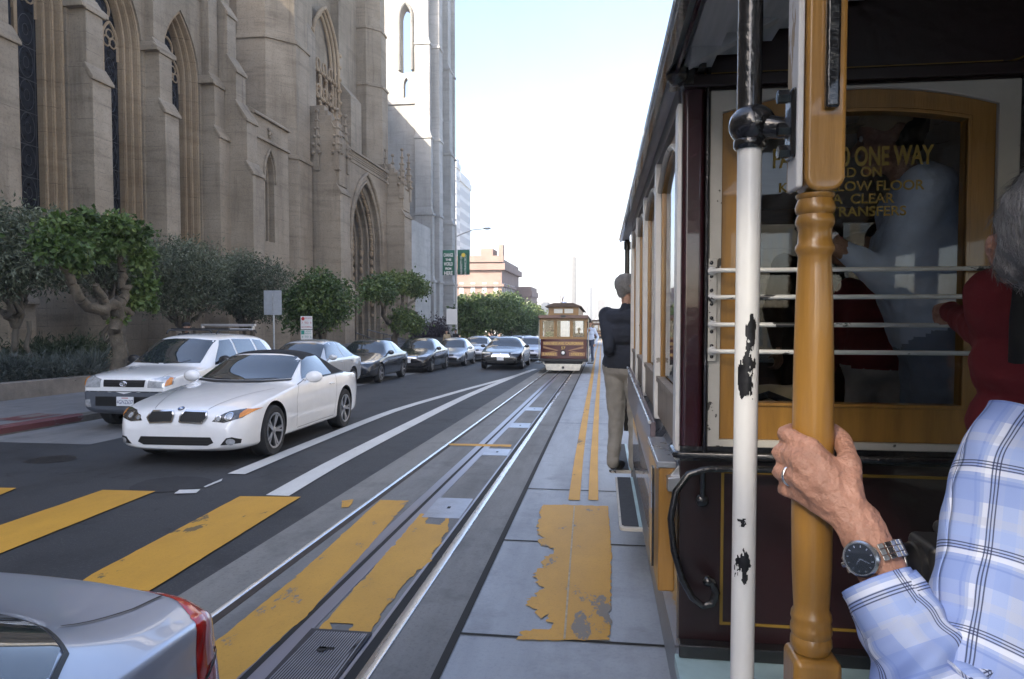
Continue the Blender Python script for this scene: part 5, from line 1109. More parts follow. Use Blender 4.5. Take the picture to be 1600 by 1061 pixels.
b = MB(); b.prism([(XS+.03, YB+.01, zo1+.003), (XS+.03, YB+.01, 2.66), (.9, YB+.01, 3.02), (.9, YB+.01, 3.45), (xr-.5, YB+.01, 3.45), (xr, YB+.01, 2.7), (xr, YB+.01, zo1+.003)], (0, .05, 0)); hd = b.build('header_panel', M_MARD, our)
b = MB(); zz = B_(1400,103).z; b.box(B_(1090,100).x, B_(1570,90).x, YB+.006, YB+.011, zz, zz+.006); b.tube([(B_(1570,90).x+.12*sin(t), YB+.008, zz+.12*(1-cos(t))) for t in [pi/2*k/8 for k in range(9)]], .003, 6); b.build('gold_line', M_GOLD, hd)
b = MB(); b.box(XS, xr, YB-.016, YB+.01, z_top-.004, z_top+.035); b.build('header_rail', M_MARD, our, bevel=.006)
# grab bars across the window
u0b = B_(1113,480).x; st = MB(); st.box(B_(1105,480).x, B_(1120,480).x, YB-.010, YB-.001, B_(1112,565).z, B_(1112,404).z)
strap = st.build('bar_bracket', M_CREAM, our, bevel=.004)
s2 = MB()
for py in (411,432,454,475,497,518,540,557): p = B_(1111, py); s2.ball((p.x, YB-.011, p.z), .006, 6, sc=(1,.5,1))
tag(s2.build('bracket_screws', M_BLKP, strap, smooth=60), kind='stuff')
for y0, x1 in ((424,1562),(465,1532),(507,1560),(548,1556)):
    zz = B_(1112,y0).z; b = MB(); b.tube([(B_(1108,y0).x, YB-.012, zz), (B_(1122,y0).x, YB-.045, zz), (B_(x1,y0).x, YB-.045, zz), (B_(x1+12,y0).x, YB-.004, zz)], .0072, 10); b.ball((B_(1112,y0).x, YB-.014, zz), .014, 8, sc=(1,.6,1)); b.build('grab_bar', M_BARP, our, smooth=50)
# curled black grab handle on the lower panel
hp = [(1230,735),(1160,733),(1104,733),(1076,741),(1056,768),(1048,810),(1053,860),(1066,905),(1082,934),(1098,947),(1113,943),(1119,926),(1112,908),(1104,905)]
b = MB(); b.tube([Vector(onY(x, y, YB-.05)) for x, y in hp], [.011]*10+[.013,.013,.013,.015], 10); b.tube([onY(1098,735,YB-.05), onY(1098,760,YB-.03), onY(1097,780,YB-.01)], .010, 8); b.ball(onY(1097,782,YB-.012), .022, 8, sc=(1,.6,1)); b.ball(onY(1106,908,YB-.05), .017, 8); b.build('grab_handle', M_BLKP, our, smooth=60)
# open section floor, sill, step
b = MB(); b.box(XS-.01, xr, -2.4, YB, .56, .60); b.build('platform_floor', M_TEAL, our); b = MB(); b.box(XS, xr, YB-.03, YB+.02, .60, .645); b.build('floor_bead', M_BLKP, our, bevel=.006)
# white pole with black upper half, ball joint, arm
YP = 1.0; xp = onY(1168, 500, YP).x; zb_ = onY(1168, 196, YP).z; r_ = 17.5*YP/F
b = MB(); b.tube([(onY(1158,1061,YP).x, YP, .35), (xp, YP, zb_)], r_, 24); pole = b.build('grab_pole', M_PIPE, our, smooth=50)
def flakes(pc, top, bot, halfw, seed):
    z1, z0 = onY(pc, top, YP).z, onY(pc, bot, YP).z; zm = (z0+z1)/2; a0 = -pi/2+((pc-1163)/17.5)*.75; b = MB(); from mathutils import noise as N_
    nz = max(6, int((z1-z0)/.0016)); na = 26
    for i in range(nz):
        for j in range(na):
            za, zb2 = z0+(z1-z0)*i/nz, z0+(z1-z0)*(i+1)/nz; aa = a0+halfw*(2*j/na-1); ab = a0+halfw*(2*(j+1)/na-1)
            u, v = 2*(j+.5)/na-1, 2*(i+.5)/nz-1
            if u*u*.9+v*v*.85+1.1*N_.noise(Vector((u*1.3, v*1.8, seed)))+.5*N_.noise(Vector((u*5, v*6, seed))) < .55:
                cx = lambda z: xp_at(z); R = r_+.0005
                b.add([(cx(za)+R*cos(aa), YP+R*sin(aa), za), (cx(za)+R*cos(ab), YP+R*sin(ab), za), (cx(zb2)+R*cos(ab), YP+R*sin(ab), zb2), (cx(zb2)+R*cos(aa), YP+R*sin(aa), zb2)], [(0,1,2,3)])
    return b.build('bare_patch', M_IRON, pole)
M_IRON = mat('bare_iron', (.022,.022,.025), .35, .5, var=.4, scale=90)
xb_ = onY(1158,1061,YP).x; zb0 = .35
xp_at = lambda z: xb_+(xp-xb_)*(z-zb0)/(zb_-zb0)
flakes(1168, 490, 560, .55, 1.3); flakes(1161, 540, 622, .85, 4.7); flakes(1156, 850, 912, .75, 8.1); flakes(1153, 803, 820, .4, 2.2)
b = MB(); b.tube([(onY(1171,150,YP).x, YP, zb_), (onY(1175,0,YP).x, YP, 2.75)], r_*1.02, 24); b.ball((xp+.003, YP, zb_), 34*YP/F, 14, sc=(1,1,.90)); b.lathe([(.019,0),(.022,.004),(.022,.012),(.019,.016)], (xp, YP, zb_-.034), 'Z', 24)
a_, c_ = onY(1172,195,YP), onY(1246,203,.96); b.tube([a_, a_.lerp(c_, .35), c_], [.028,.016,.013], 12); b.build('pole_joint', M_BLKP, pole, smooth=50)
# turned ochre post
YT = .95; W1 = lambda px, py: onY(px, py, YT)
xt = W1(1274, 400).x; q = YT/F
top0, top1 = W1(1251,150).x, W1(1313,150).x; zc = W1(1280,304).z
b = MB(); rr_ = .020; ol = [(top0, YT-.028, 2.8), (top0, YT-.028, zc+rr_)] + [(top0+rr_*(1-cos(t)), YT-.028, zc+rr_*(1-sin(t))) for t in [pi/2*k/6 for k in range(1, 7)]] + [(top1-rr_*(1-cos(t)), YT-.028, zc+rr_*(1-sin(t))) for t in [pi/2*k/6 for k in range(6, 0, -1)]] + [(top1, YT-.028, zc+rr_), (top1, YT-.028, 2.8)]
b.prism(ol, (0, .058, 0)); pst = b.build('post_block', M_WOODP, our, bevel=.006, seg=3)
b = MB(); b.box(W1(1239,150).x, top0-.001, YT-.022, YT+.028, zc+.006, 2.8); b.build('white_edge_board', chipped('weathered_white_edge', (.60,.60,.60), (.32,.24,.15), .21, 12, .6, (1,1,.2)), our, bevel=.003)
zq = lambda py: W1(1272, py).z
prof = [(27,304),(27,308),(24,312),(26,318),(28,325),(27,332),(24,336),(26.5,342),(27.5,349),(25,354),(23,360),(23.5,372),(24,380),(27,385),(27.5,391),(24.5,397),(23,402),(24,420),(26,470),(28,560),(29.3,680),(29.3,800),(28,890),(26,935),(25,950),(28.5,957),(29.5,964),(27.5,971),(29.5,977),(30,985),(27.5,991),(29.5,997),(30,1005),(27,1011),(26,1016)]
b = MB(); rows = [(r*q, zq(py)-zq(680)) for r, py in prof]; x_of = lambda py: W1(1274-(py-304)*.0098, py).x
vs = MB(); n_ = 32; R_ = []
for r, py in prof: cx = x_of(py); R_.append([(cx+r*q*cos(2*pi*k/n_), YT+r*q*sin(2*pi*k/n_), zq(py)) for k in range(n_)])
vs.grid(R_, closed=True); vs.build('turned_post', M_WOODP, our, smooth=40)
b = MB(); zc2 = zq(1018); cx = x_of(1040); b.box(cx-33*q, cx+36*q, YT-.032, YT+.032, .58, zc2); b.build('post_foot', M_WOODP, our, bevel=.010, seg=3)
b = MB(); b.box(W1(1277,80).x, W1(1299,80).x, YT-.040, YT-.028, W1(1288,181).z, 2.8); b.build('post_strap', M_BLKP, our, bevel=.004)
b = MB(); b.box(W1(1231,200).x, W1(1243,200).x, YT-.018, YT+.018, W1(1240,250).z, W1(1240,141).z); bp = b.build('arm_plate', M_BLKP, our, bevel=.005); b = MB()
for py in (152, 203, 238): p = W1(1236, py); b.lathe([(.001,-.012),(.009,-.012),(.009,.002),(.001,.002)], (p.x-.006, YT-.004, p.z), 'X', 6)
b.build('bolts', M_BLKP, bp)
# roof over both the open and closed sections
eave = onX(1031, 130, XS-.06); ze = eave.z; XE = XS-.06
b = MB(); ys = [-2.6, 7.15]
prof_r = [(XE, ze+.015), (XE+.02, ze+.05), (XE+.35, ze+.20), (.90, ze+.36), (.92, ze+.78), (1.6, ze+.86), (2.3, ze+.78), (2.32, ze+.36), (2.9, ze+.05), (2.92, ze+.015)]
prof_in = [(x*.985+.02, z-.035) for x, z in prof_r]
o_ = [(x, ys[0], z) for x, z in prof_r + prof_in[::-1]]; b.prism(o_, (0, ys[1]-ys[0], 0)); roof = b.build('roof', mat('roof_canvas', (.30,.31,.32), .5, var=.2, scale=3), our, bevel=.006)
b = MB(); b.tube([(XE-.004, ys[0], ze), (XE-.004, 4, ze), (XE-.004, ys[1], ze)], .014, 8); b.box(XE-.008, XE+.014, ys[0], ys[1]-.01, ze-.03, ze+.02); b.build('eave_moulding', M_BLKP, roof, smooth=40)
b = MB(); b.tube([(XE+.035, ys[0], ze-.03), (XE+.035, 2.3, ze-.03)], .007, 6); b.build('conduit', M_MAR, roof, smooth=60)
b = MB()
for k in range(9): xx = XE+.06+.088*k; zz = ze-.03+(xx-XE)*.40; b.box(xx, xx+.084, -2.5, YB-.01, zz, zz+.012)
b.box(XE+.02, XS+.02, YB, ys[1], ze-.02, ze-.008); b.build('ceiling_boards', M_CEIL, roof)
for yy in (2.02, 1.45, .7):
    b = MB(); b.prism([(XS+.0, yy, ze-.055), (XS+.0, yy, ze-.005), (.92, yy, ze+.325), (.92, yy, ze+.275)], (0, .05, 0)); b.build('rafter', M_CEIL, roof, bevel=.004)
b = MB(); b.prism([(B_(1088,60).x, YB-.05, ze-.02), (B_(1088,60).x, YB-.05, z_top+.04), (B_(1101,60).x, YB-.05, z_top+.04), (B_(1101,60).x, YB-.05, ze+.04)], (0, .045, 0)); b.build('roof_bracket', M_BLKP, roof, bevel=.004)
b = MB(); b.box(XS-.04, XS+.03, YB-.03, YB+.04, ze-.06, ze-.01); b.ball((XS-.02, YB-.02, ze-.03), .035, 8); b.build('gutter_corner', M_BLKP, roof, smooth=50)
# left side: posts, sill, sashes, letterboard
S_ = lambda px, py: onX(px, py, XS)
post_y = [S_(x, 480).y for x in (1060.5, 1026.5, 1007.5, 996, 988)]; zs0 = S_(1050, 700).z; zs1 = S_(985, 577).z; sill = lambda y: zs0+(zs1-zs0)*(y-S_(1050,700).y)/(S_(985,577).y-S_(1050,700).y)
yend = post_y[-1]+.06; zl = ze-.10
for i, y in enumerate(post_y):
    b = MB(); b.box(XS-.012, XS+.05, y-.035, y+.035, sill(y), zl); b.build('side_post', M_SPOST, our, bevel=.004)
b = MB(); b.box(XS-.004, XS+.06, YB+.09, yend, zl, ze-.02); b.build('letterboard', mat('letterboard_paint', (.20,.20,.21), .5, var=.2, scale=6), our)
b = MB(); b.box(XS+.01, XS+.06, YB+.08, post_y[0]-.036, sill(2.3), zl); b.build('end_stile', M_MAR, our)
for i in range(4):
    y0, y1 = post_y[i]+.036, post_y[i+1]-.036; z0 = sill((y0+y1)/2)+.02; fr = MB(); zt = zl-.01
    def so(y0, y1, z0, ze_, zm, X, n=12): return [(X, y0, z0)] + [(X, y0+(y1-y0)*k/n, ze_+(zm-ze_)*(1-(2*k/n-1)**2)) for k in range(n+1)] + [(X, y1, z0)]
    def sr(y0, y1, z0, z1, X, n=12): return [(X, y0, z0)] + [(X, y0+(y1-y0)*k/n, z1) for k in range(n+1)] + [(X, y1, z0)]
    fr.ring(sr(y0, y1, z0, zt, XS+.012), so(y0+.05, y1-.05, z0+.06, zt-.13, zt-.05, XS+.012), (.04, 0, 0)); wn = fr.build('side_window', M_WOODP, our, bevel=.003)
    b = MB(); b.box(XS+.022, XS+.03, y0+.03, y1-.03, z0+.19, zt-.05); b.build('pane', M_SIDEP, wn)
    b = MB(); b.prism([(XS+.004, y0, z0), (XS+.004, y1, z0), (XS+.004, y1, z0+.15), (XS+.004, (y0+y1)/2, z0+.155), (XS+.004, y0, z0+.15)], (.02, 0, 0)); b.box(XS-.004, XS+.03, y0, y1, z0+.152, z0+.175); b.build('sash_board', M_PLY, wn)
    b = MB(); b.tube([(XS+.004, y, z) for _, y, z in so(y0+.03, y1-.03, z0+.17, zt-.12, zt-.035, 0)[1:-1]], .012, 6); b.build('arch_moulding', M_CREAM, wn, smooth=60)
b = MB(); b.prism([(XS-.03, YB+.05, sill(YB)-.06), (XS+.02, YB+.05, sill(YB)-.0), (XS+.02, YB+.05, sill(YB)-.07)], (0, yend-YB-.05, sill(yend)-sill(YB))); b.prism([(XS-.035, YB+.02, sill(YB)-.10), (XS-.035, YB+.02, sill(YB)-.055), (XS+.015, YB+.02, sill(YB)-.05), (XS+.015, YB+.02, sill(YB)-.10)], (0, yend-YB, sill(yend)-sill(YB))); b.build('window_sill', M_ALU, our, bevel=.004)
b = MB(); b.prism([(XS+.015, YB+.09, .52), (XS+.015, YB+.09, sill(YB)-.10), (XS+.015, yend, sill(yend)-.10), (XS+.015, yend, .47)], (.03, 0, 0)); b.build('side_panel', M_MAR, our)
# outward board, ochre box, sole bar, running boards
XO = XS-.056; O_ = lambda px, py: onX(px, py, XO)
p0, p1, p2, p3 = O_(981,574), O_(1016,660), O_(1022,745), O_(984,640)
b = MB(); b.prism([p0, p1, Vector((XO, p1.y, p1.z-.22)), Vector((XO, p0.y, p0.z-.22))], (.022, 0, 0)); b.box(XO-.006, XO+.026, p1.y, p0.y, 0, 0) if False else None; bd = b.build('outer_board', mat('purple_brown_board', (.11,.085,.095), .35, var=.15, scale=5, coat=.3), our, bevel=.004)
b = MB(); b.tube([p0+Vector((-.002,0,.0)), p1+Vector((-.002,0,.0))], .007, 8); b.build('board_edge', M_ALU, bd, smooth=60)
yb0, yb1 = YB+.06, YB+.50
b = MB(); b.box(XO-.004, XS-.006, yb0, yb1, onY(1045,925,YB+.06).z, onY(1042,731,YB+.06).z); bx_ = b.build('wooden_locker', M_WOODP, our, bevel=.006); b = MB(); b.box(XO-.010, XS-.002, yb0-.005, yb1+.01, onY(1042,731,YB+.06).z, onY(1042,731,YB+.06).z+.022); b.build('locker_lid', M_ALU, bx_, bevel=.004)
b = MB(); b.box(XO-.016, XO-.008, yb0+.12, yb0+.17, onY(1045,925,YB+.06).z+.04, onY(1042,731,YB+.06).z-.03); b.build('locker_batten', M_BLKP, bx_)
b = MB(); b.box(XS+.035, XS+.07, -2.4, yend+1.2, .22, .50); b.build('sole_bar', M_SILL, our, bevel=.006); b = MB(); b.box(XS+.09, xr, 1.3, yend+1, .12, .31); b.build('underframe', M_BLK, our)
rz0 = .42-.028*4.5+.02
def board(name, y0, y1, x0, z):
    b = MB(); b.prism([(XS+.04, y0, z-.03), (x0+.03, y0, z-.03), (x0+.008, y0+.015, z-.03), (x0, y0+.05, z-.03), (x0, y1, z-.03), (XS+.04, y1, z-.03)], (0, 0, .026)); o = b.build(name, M_CREAM, our, bevel=.004)
    b = MB(); b.prism([(XS+.012, y0+.03, z-.003), (x0+.035, y0+.03, z-.003), (x0+.016, y0+.06, z-.003), (x0+.016, y1-.02, z-.003), (XS+.012, y1-.02, z-.003)], (0, 0, .005)); b.build('tread', M_STEP, o)
    b = MB(); b.box(XS+.012, XS+.035, y0+.02, y1, z-.003, z+.001); b.build('tread_edge', M_TEAL, o); return o
e0 = onG(985, 824, .37); board('running_board', e0.y, e0.y+1.45, onG(966,800,.37).x, road(e0.y)+.37)
e1 = onG(965, 738, .40); board('running_board', e1.y, e1.y+1.3, onG(951,730,.40).x, road(e1.y)+.42)
b = MB(); y_ = e1.y-.1; b.tube([(onY(988,600,y_).x, y_, onY(988,575,y_).z), (onY(989,760,y_).x, y_, onY(989,768,y_).z)], .014, 8); b.build('hanger_rod', M_BLKP, our, smooth=60)
y_ = 7.0; b = MB(); b.tube([(onY(980,440,y_).x, y_, .5), (onY(980,440,y_).x, y_, ze)], .026, 10); b.tube([(onY(980,440,y_).x, y_, ze-.12), (onY(980,440,y_).x, y_, ze-.04)], .036, 10); b.build('end_post', M_BLKP, our, smooth=40)
# cabin interior: floor, far wall with windows, front bulkhead, benches
b = MB(); b.box(XS+.05, xr, YB+.08, yend, .58, .62); b.build('cabin_floor', M_PLY, our)
b = MB()
for i in range(5): y = post_y[i]; b.box(xr-.06, xr, y-.06, y+.06, 1.3, zl)
b.box(xr-.06, xr, YB+.08, yend, .6, 1.75); b.box(xr-.06, xr, YB+.08, yend, zl-.12, ze+.05); fw_ = b.build('far_wall', M_WOODD, our)
b = MB(); b.box(xr-.03, xr-.02, YB+.08, yend, 1.75, zl-.12); b.build('far_panes', M_FARP, fw_)
b = MB(); b.box(1.2, xr+.3, -2.3, 1.0, ze+.02, ze+.05); b.build('inner_ceiling', M_MAR, our)
b = MB(); b.box(XS+.05, xr, yend-.05, yend, .6, 1.3)
for x in (XS+.05, .95, 1.75, xr-.15): b.box(x, x+.12, yend-.05, yend, 1.3, ze)
b.box(XS+.05, xr, yend-.05, yend, 2.4, ze+.2); fb_ = b.build('front_bulkhead', M_WOODD, our); b = MB(); b.box(XS+.1, xr-.1, yend-.03, yend-.02, 1.3, 2.4); b.build('front_panes', M_FARP, fb_)
b = MB(); b.box(XS+.06, XS+.5, YB+.5, yend-.1, 1.0, 1.05); b.box(XS+.1, XS+.14, YB+.5, yend-.1, .62, 1.0); b.build('bench', M_WOODP, our, bevel=.006)
b = MB(); b.box(XS, xr, -2.3, -2.22, .6, 1.75); b.box(XS, xr, -2.3, -2.22, 2.45, ze+.35)
for x in (XS, .95, 1.75, xr-.2): b.box(x, x+.25, -2.3, -2.22, 1.75, 2.45)
b.build('end_dash', M_WOODD, our)  # end wall built mostly solid to keep light off the bulkhead
b = MB(); b.box(xr-.05, xr, -2.2, YB, .6, 1.7); b.box(xr-.05, xr, -2.2, YB, 2.2, ze+.05)
for y in (-1.6, -.6, .4, 1.4): b.box(xr-.05, xr, y, y+.3, 1.7, 2.2)
b.build('added_shade_screen', M_WOODD, our)  # screen added to block light from the open far side
b = MB(); b.box(XS+.06, xr-.07, YB+.09, yend-.06, ze+.06, ze+.075); b.build('cabin_ceiling', M_SPOST, our)
# ------------------------------------------------------------------ oncoming cable car
M_MAR2 = mat('maroon_dash_paint', (.085,.026,.026), .35, var=.15, scale=3, coat=.3); M_OCH2 = mat('ochre_frame_paint', (.27,.155,.055), .4, var=.12, scale=4); M_ROOF2 = mat('brown_roof', (.075,.05,.035), .6, var=.2, scale=2); M_PILOT = mat('cream_pilot_paint', (.60,.57,.48), .5, var=.18, scale=6)
M_GOLD2 = mat('gold_sign_paint', (.62,.43,.12), .4); M_BAND = mat('faded_gold_band', (.30,.17,.09), .5); M_CLEAR2 = glass_thin('car_pane', (.75,.78,.8), .03)
def cable_car(label, group, loc, rz, signs=True):
    t = thing('cable_car', label, 'cable car', (0,0,0), 0, group); W = 1.04; zd0, zd1, zw1, zr = .62, 1.47, 2.36, 2.50
    b = MB(); o = [(-W, 0.12, z) for z in ()]
    pl = [(-W, .55), (-W*.97, .12), (-W*.7, 0), (W*.7, 0), (W*.97, .12), (W, .55), (W, .75), (-W, .75)]
    b.prism([(x, y, zd0) for x, y in pl], (0, 0, zd1-zd0)); dash = b.build('dash', M_MAR2, t, bevel=.02)
    b = MB(); b.box(-W-.04, W+.04, -.05, .7, zd0-.12, zd0); b.box(-W*.8, W*.8, .1, 7.4, .30, zd0-.12); b.build('underframe', M_BLK, t, bevel=.02)
    b = MB(); b.prism([(-.72, -.06, .12), (.72, -.06, .12), (.80, -.04, .40), (-.80, -.04, .40)], (0, .10, 0)); pi_ = b.build('pilot', M_PILOT, t, bevel=.02); b = MB(); b.lathe([(.001,-.075),(.055,-.075),(.055,-.05),(.001,-.05)], (0,0,.25), 'Y', 16); b.build('coupler_hole', M_BLK, pi_)
    for s in (-1, 1): b = MB(); b.tube([(s*.80, -.03, .36), (s*1.0, .1, .60)], .018, 6); b.build('pilot_brace', M_PILOT, t)
    b = MB()
    for x0, x1 in ((-W, -W+.13), (-.42, -.28), (.28, .42), (W-.13, W)): b.box(x0, x1, .03, .12, zd1, zw1)
    b.box(-W, W, .02, .13, zd1-.01, zd1+.10); b.box(-W, W, .02, .13, zw1-.10, zw1+.02); b.box(-W-.02, -W+.06, .12, 2.4, zw1-.12, zw1+.02); b.box(W-.06, W+.02, .12, 2.4, zw1-.12, zw1+.02); b.build('window_frame', M_OCH2, t, bevel=.01)
    for x0, x1 in ((-W+.13, -.42), (-.28, .28), (.42, W-.13)): b = MB(); b.box(x0, x1, .07, .078, zd1+.1, zw1-.1); b.build('pane', M_CLEAR2, t)
    b = MB(); b.prism([(-W-.10, -.12, zw1+.02), (-W-.06, -.12, zw1+.10), (0, -.12, zr+.02), (W+.06, -.12, zw1+.10), (W+.10, -.12, zw1+.02)], (0, 8.2, 0)); b.build('roof', [M_ROOF2], t, bevel=.02)
    b = MB(); b.box(-W-.04, W+.04, -.125, -.105, zw1+.0, zw1+.13); b.build('fascia', M_MAR2, t, bevel=.01)
    cz = zw1+.12; b = MB(); b.prism([(-.66, .1, cz-.05), (-.66, .1, cz+.40), (-.36, .1, cz+.47), (.36, .1, cz+.47), (.66, .1, cz+.40), (.66, .1, cz-.05)], (0, 7.6, 0)); cl = b.build('clerestory', M_OCH2, t, bevel=.01)
    b = MB(); b.prism([(-.80, -.02, cz+.40), (-.42, -.02, cz+.54), (.42, -.02, cz+.54), (.80, -.02, cz+.40), (.80, -.02, cz+.36), (-.80, -.02, cz+.36)], (0, 7.9, 0)); b.build('upper_roof', M_ROOF2, cl, bevel=.015)
    for s in (-1, 1): b = MB(); b.box(s*.04, s*.42, .085, .098, cz+.10, cz+.29); b.build('clerestory_pane', mat('frosted_pane', (.60,.60,.55), .3), cl)
    b = MB(); b.lathe([(.001,.30),(.05,.28),(.08,.18),(.10,.06),(.14,.02),(.14,0),(.001,0)], (0, .35, cz+.53), 'Z', 16); b.tube([(-.13,.35,cz+.52),(-.13,.35,cz+.85),(.13,.35,cz+.85),(.13,.35,cz+.52)], .015, 6); b.build('bell', M_CHROME, t, smooth=40)
    for s in (-1, 1):
        b = MB(); b.tube([(s*(W+.05), .35, .55), (s*(W+.05), .35, zw1)], .022, 8); b.build('grab_pole', M_PILOT, t, smooth=60)
        b = MB(); b.box(min(s*W, s*(W+.28)), max(s*W, s*(W+.28)), .4, 7, .40, .44); b.build('running_board', M_BLK, t)
        b = MB(); b.box(min(s*(W-.05), s*W), max(s*(W-.05), s*W), 2.4, 5.6, .5, zw1); b.build('cabin_side', M_MAR2, t)
        for k in range(4): b = MB(); b.box(min(s*W, s*(W+.01)), max(s*W, s*(W+.01)), 2.5+.78*k, 3.15+.78*k, zd1, zw1-.12); b.build('cabin_window', M_CGLASS, t)
        b = MB(); b.box(min(s*.15, s*.6), max(s*.15, s*.6), .9, 2.3, .66, 1.05); b.build('bench', M_OCH2, t, bevel=.01)
    b = MB(); b.box(-W+.05, -.26, 2.38, 2.42, .5, zw1); b.box(.22, .42, 2.38, 2.42, .5, zw1); b.box(.80, W-.05, 2.38, 2.42, .5, zw1); b.box(-.26, .8, 2.38, 2.42, .5, 1.5); b.box(-W, W, .3, 7.3, .60, .66); b.build('bulkhead', mat('dark_cabin_wood', (.04,.024,.012), .5), t)
    b = MB(); b.lathe([(.001,-.09),(.10,-.09),(.115,-.07),(.115,.0),(.001,.0)], (0, -.01, .88), 'Y', 20); hl = b.build('headlamp_shell', M_BLK, t, smooth=40); b = MB(); b.lathe([(.001,-.10),(.065,-.096),(.07,-.09),(.001,-.085)], (0, -.01, .88), 'Y', 20); b.build('headlamp_lens', mat('lamp_glass', (.75,.77,.78), .1, coat=1), hl, smooth=40)
    for s in (-1, 1):
        b = MB(); b.prism([(s*.88, -.004, 1.17), (s*.88, -.004, 1.07), (s*.30, -.004, .98), (s*.88, -.004, .87), (s*.88, -.004, .78), (s*.20, -.004, .985)], (0, .006, 0)); b.build('ribbon', M_BAND, dash)
        b = MB(); b.box(s*.26, s*.95, -.008, .0, .74, .90) if s > 0 else b.box(-.95, -.26, -.008, .0, .74, .90); b.build('name_band', M_BAND, dash)
    b = MB(); b.box(-.88, .88, -.006, .0, 1.20, 1.36); b.build('name_band', M_BAND, dash)
    T_ = lambda s_, x, z, size, sx: text_mesh('lettering', s_, size, Matrix.Translation((x, -.012, z)) @ FACE, M_GOLD2, dash, depth=.002, sx=sx, width=.002)
    T_('VAN NESS AVE. CALIFORNIA', 0, 1.28, .155, .88); T_('57', 0, 1.08, .17, 1.1); T_('& MARKET', -.60, .82, .15, .85); T_('STREETS', .60, .82, .15, .9)
    b = MB(); b.box(-.1, .1, -.135, -.12, zw1+.04, zw1+.12); b.build('route_box', M_BLK, t)
    t.location = loc; t.rotation_euler = (math.atan(-SLOPE), 0, rz); t.scale = (.94, .94, .96); return t
GC = 'cable cars on the street'
YC = 28.1; xc = TC(YC)+.0
pc_ = onY(880, 540, YC).x
cc = cable_car('oncoming maroon and ochre cable car with gold lettering and white pilot board', GC, (pc_, YC, road(YC)+.02), 0)
f2 = copy_tree(cc); f2['label'] = 'tiny brown cable car far down the hill behind the oncoming one'
p_ = onY(931.5, 516, 92); f2.location = (p_.x, 92, p_.z-1.5)
our['group'] = GC
# ------------------------------------------------------------------ people about the cable cars
Y6 = 6.25; L6 = lambda x, y, Y=Y6: onY(x, y, Y)
ft = L6(975, 733)
e1z = road(e1.y)+.42
human('grey-haired man in navy jacket and khaki trousers standing on the running board', (XS-.03, Y6, e1z), (L6(960,429).z-e1z)*1.0, -32, SK_A, C_NAVY, C_KHAKI, H_GREY, {'R': (L6(984,548,6.33), L6(983,508,6.42), (0,0,1)), 'L': (L6(952,545,6.15), L6(978,560,6.5), None)}, .009, look=-30, build=1.12)
# riders on the oncoming car
ct = Vector((pc_, YC, road(YC)))
human('man in light blue shirt and dark trousers riding the step of the oncoming car', ct+Vector((1.08, .95, .44)), 1.74, 170, SK_A, C_LBLUE, C_DENIM, H_DARK, {'R': (ct+Vector((.95,.75,1.55)), ct+Vector((1.06,.42,1.75)), (0,0,1)), 'L': (ct+Vector((1.42,.85,1.5)), ct+Vector((1.3,.65,1.2)), None)}, .02)
human('passenger in green top behind the left window of the oncoming car', ct+Vector((-.60, .75, .60)), 1.35, 190, SK_A, C_GREEN, C_DENIM, H_DARK, None, .024)
human('dark-haired passenger behind the right window of the oncoming car', ct+Vector((.62, .80, .60)), 1.28, 170, SK_B, C_BLACK, C_BLACK, H_DARK, None, .024)
human('person in black clothes and cap leaning beside the square street sign', (-11.6, 17.9, road(17.9)+.16), 1.78, 200, SK_B, C_BLACK, C_DENIM, H_DARK, None, .02, hat=C_BLACK)
human('pedestrian in dark jacket walking under the trees beside the street lamp', (-9.6, 44.5, road(44.5)+.16), 1.75, 160, SK_B, C_BLACK, C_DENIM, H_DARK, None, .025)
human('pedestrian in pale top walking ahead of the one in dark jacket', (-10.1, 44.0, road(44)+.16), 1.70, 170, SK_A, C_TAN, C_DENIM, H_DARK, None, .025)
# ------------------------------------------------------------------ trees, shrubs and street furniture
def leaf_mat(name, c1, c2, c3, trans=.25, rough=.5):
    m = bpy.data.materials.new(name); m.use_nodes = True; n, L, p = nodes_of(m)
    at_ = n.new('ShaderNodeAttribute'); at_.attribute_name = 'tone'
    c = ramp(n, L, at_.outputs['Fac'], [(0, c1), (.55, c2), (1, c3)]); L.new(c, p.inputs['Base Color']); p.inputs['Roughness'].default_value = rough
    tr = n.new('ShaderNodeBsdfTranslucent'); L.new(c, tr.inputs[0]); mx = n.new('ShaderNodeMixShader'); mx.inputs[0].default_value = trans
    L.new(p.outputs[0], mx.inputs[1]); L.new(tr.outputs[0], mx.inputs[2]); L.new(mx.outputs[0], n['Material Output'].inputs[0]); MATS[name] = m; return m
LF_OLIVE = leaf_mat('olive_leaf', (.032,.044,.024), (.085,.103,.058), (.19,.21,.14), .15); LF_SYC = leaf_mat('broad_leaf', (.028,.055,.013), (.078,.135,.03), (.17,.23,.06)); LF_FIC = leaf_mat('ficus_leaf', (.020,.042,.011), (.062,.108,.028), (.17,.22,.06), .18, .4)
LF_STREET = leaf_mat('street_tree_leaf', (.03,.06,.016), (.085,.14,.04), (.19,.25,.08)); LF_PARK = leaf_mat('sunlit_park_leaf', (.05,.08,.02), (.14,.19,.05), (.27,.31,.10)); LF_PURP = leaf_mat('purple_leaf', (.010,.006,.010), (.025,.012,.022), (.05,.025,.04), .1); LF_LAV = leaf_mat('lavender_leaf', (.03,.045,.035), (.07,.085,.075), (.13,.145,.14), .1); LF_GRASS = leaf_mat('dark_blade', (.012,.022,.008), (.03,.05,.02), (.07,.09,.04), .1)  # park leaf lightened and yellowed to carry the sun in its colour
BARK = mat('grey_bark', (.11,.095,.075), .9, var=.35, scale=7, bump=.6, stretch=(1,1,.35)); BARK2 = mat('pale_mottled_bark', (.105,.088,.066), .9, var=.45, scale=5, bump=.9)
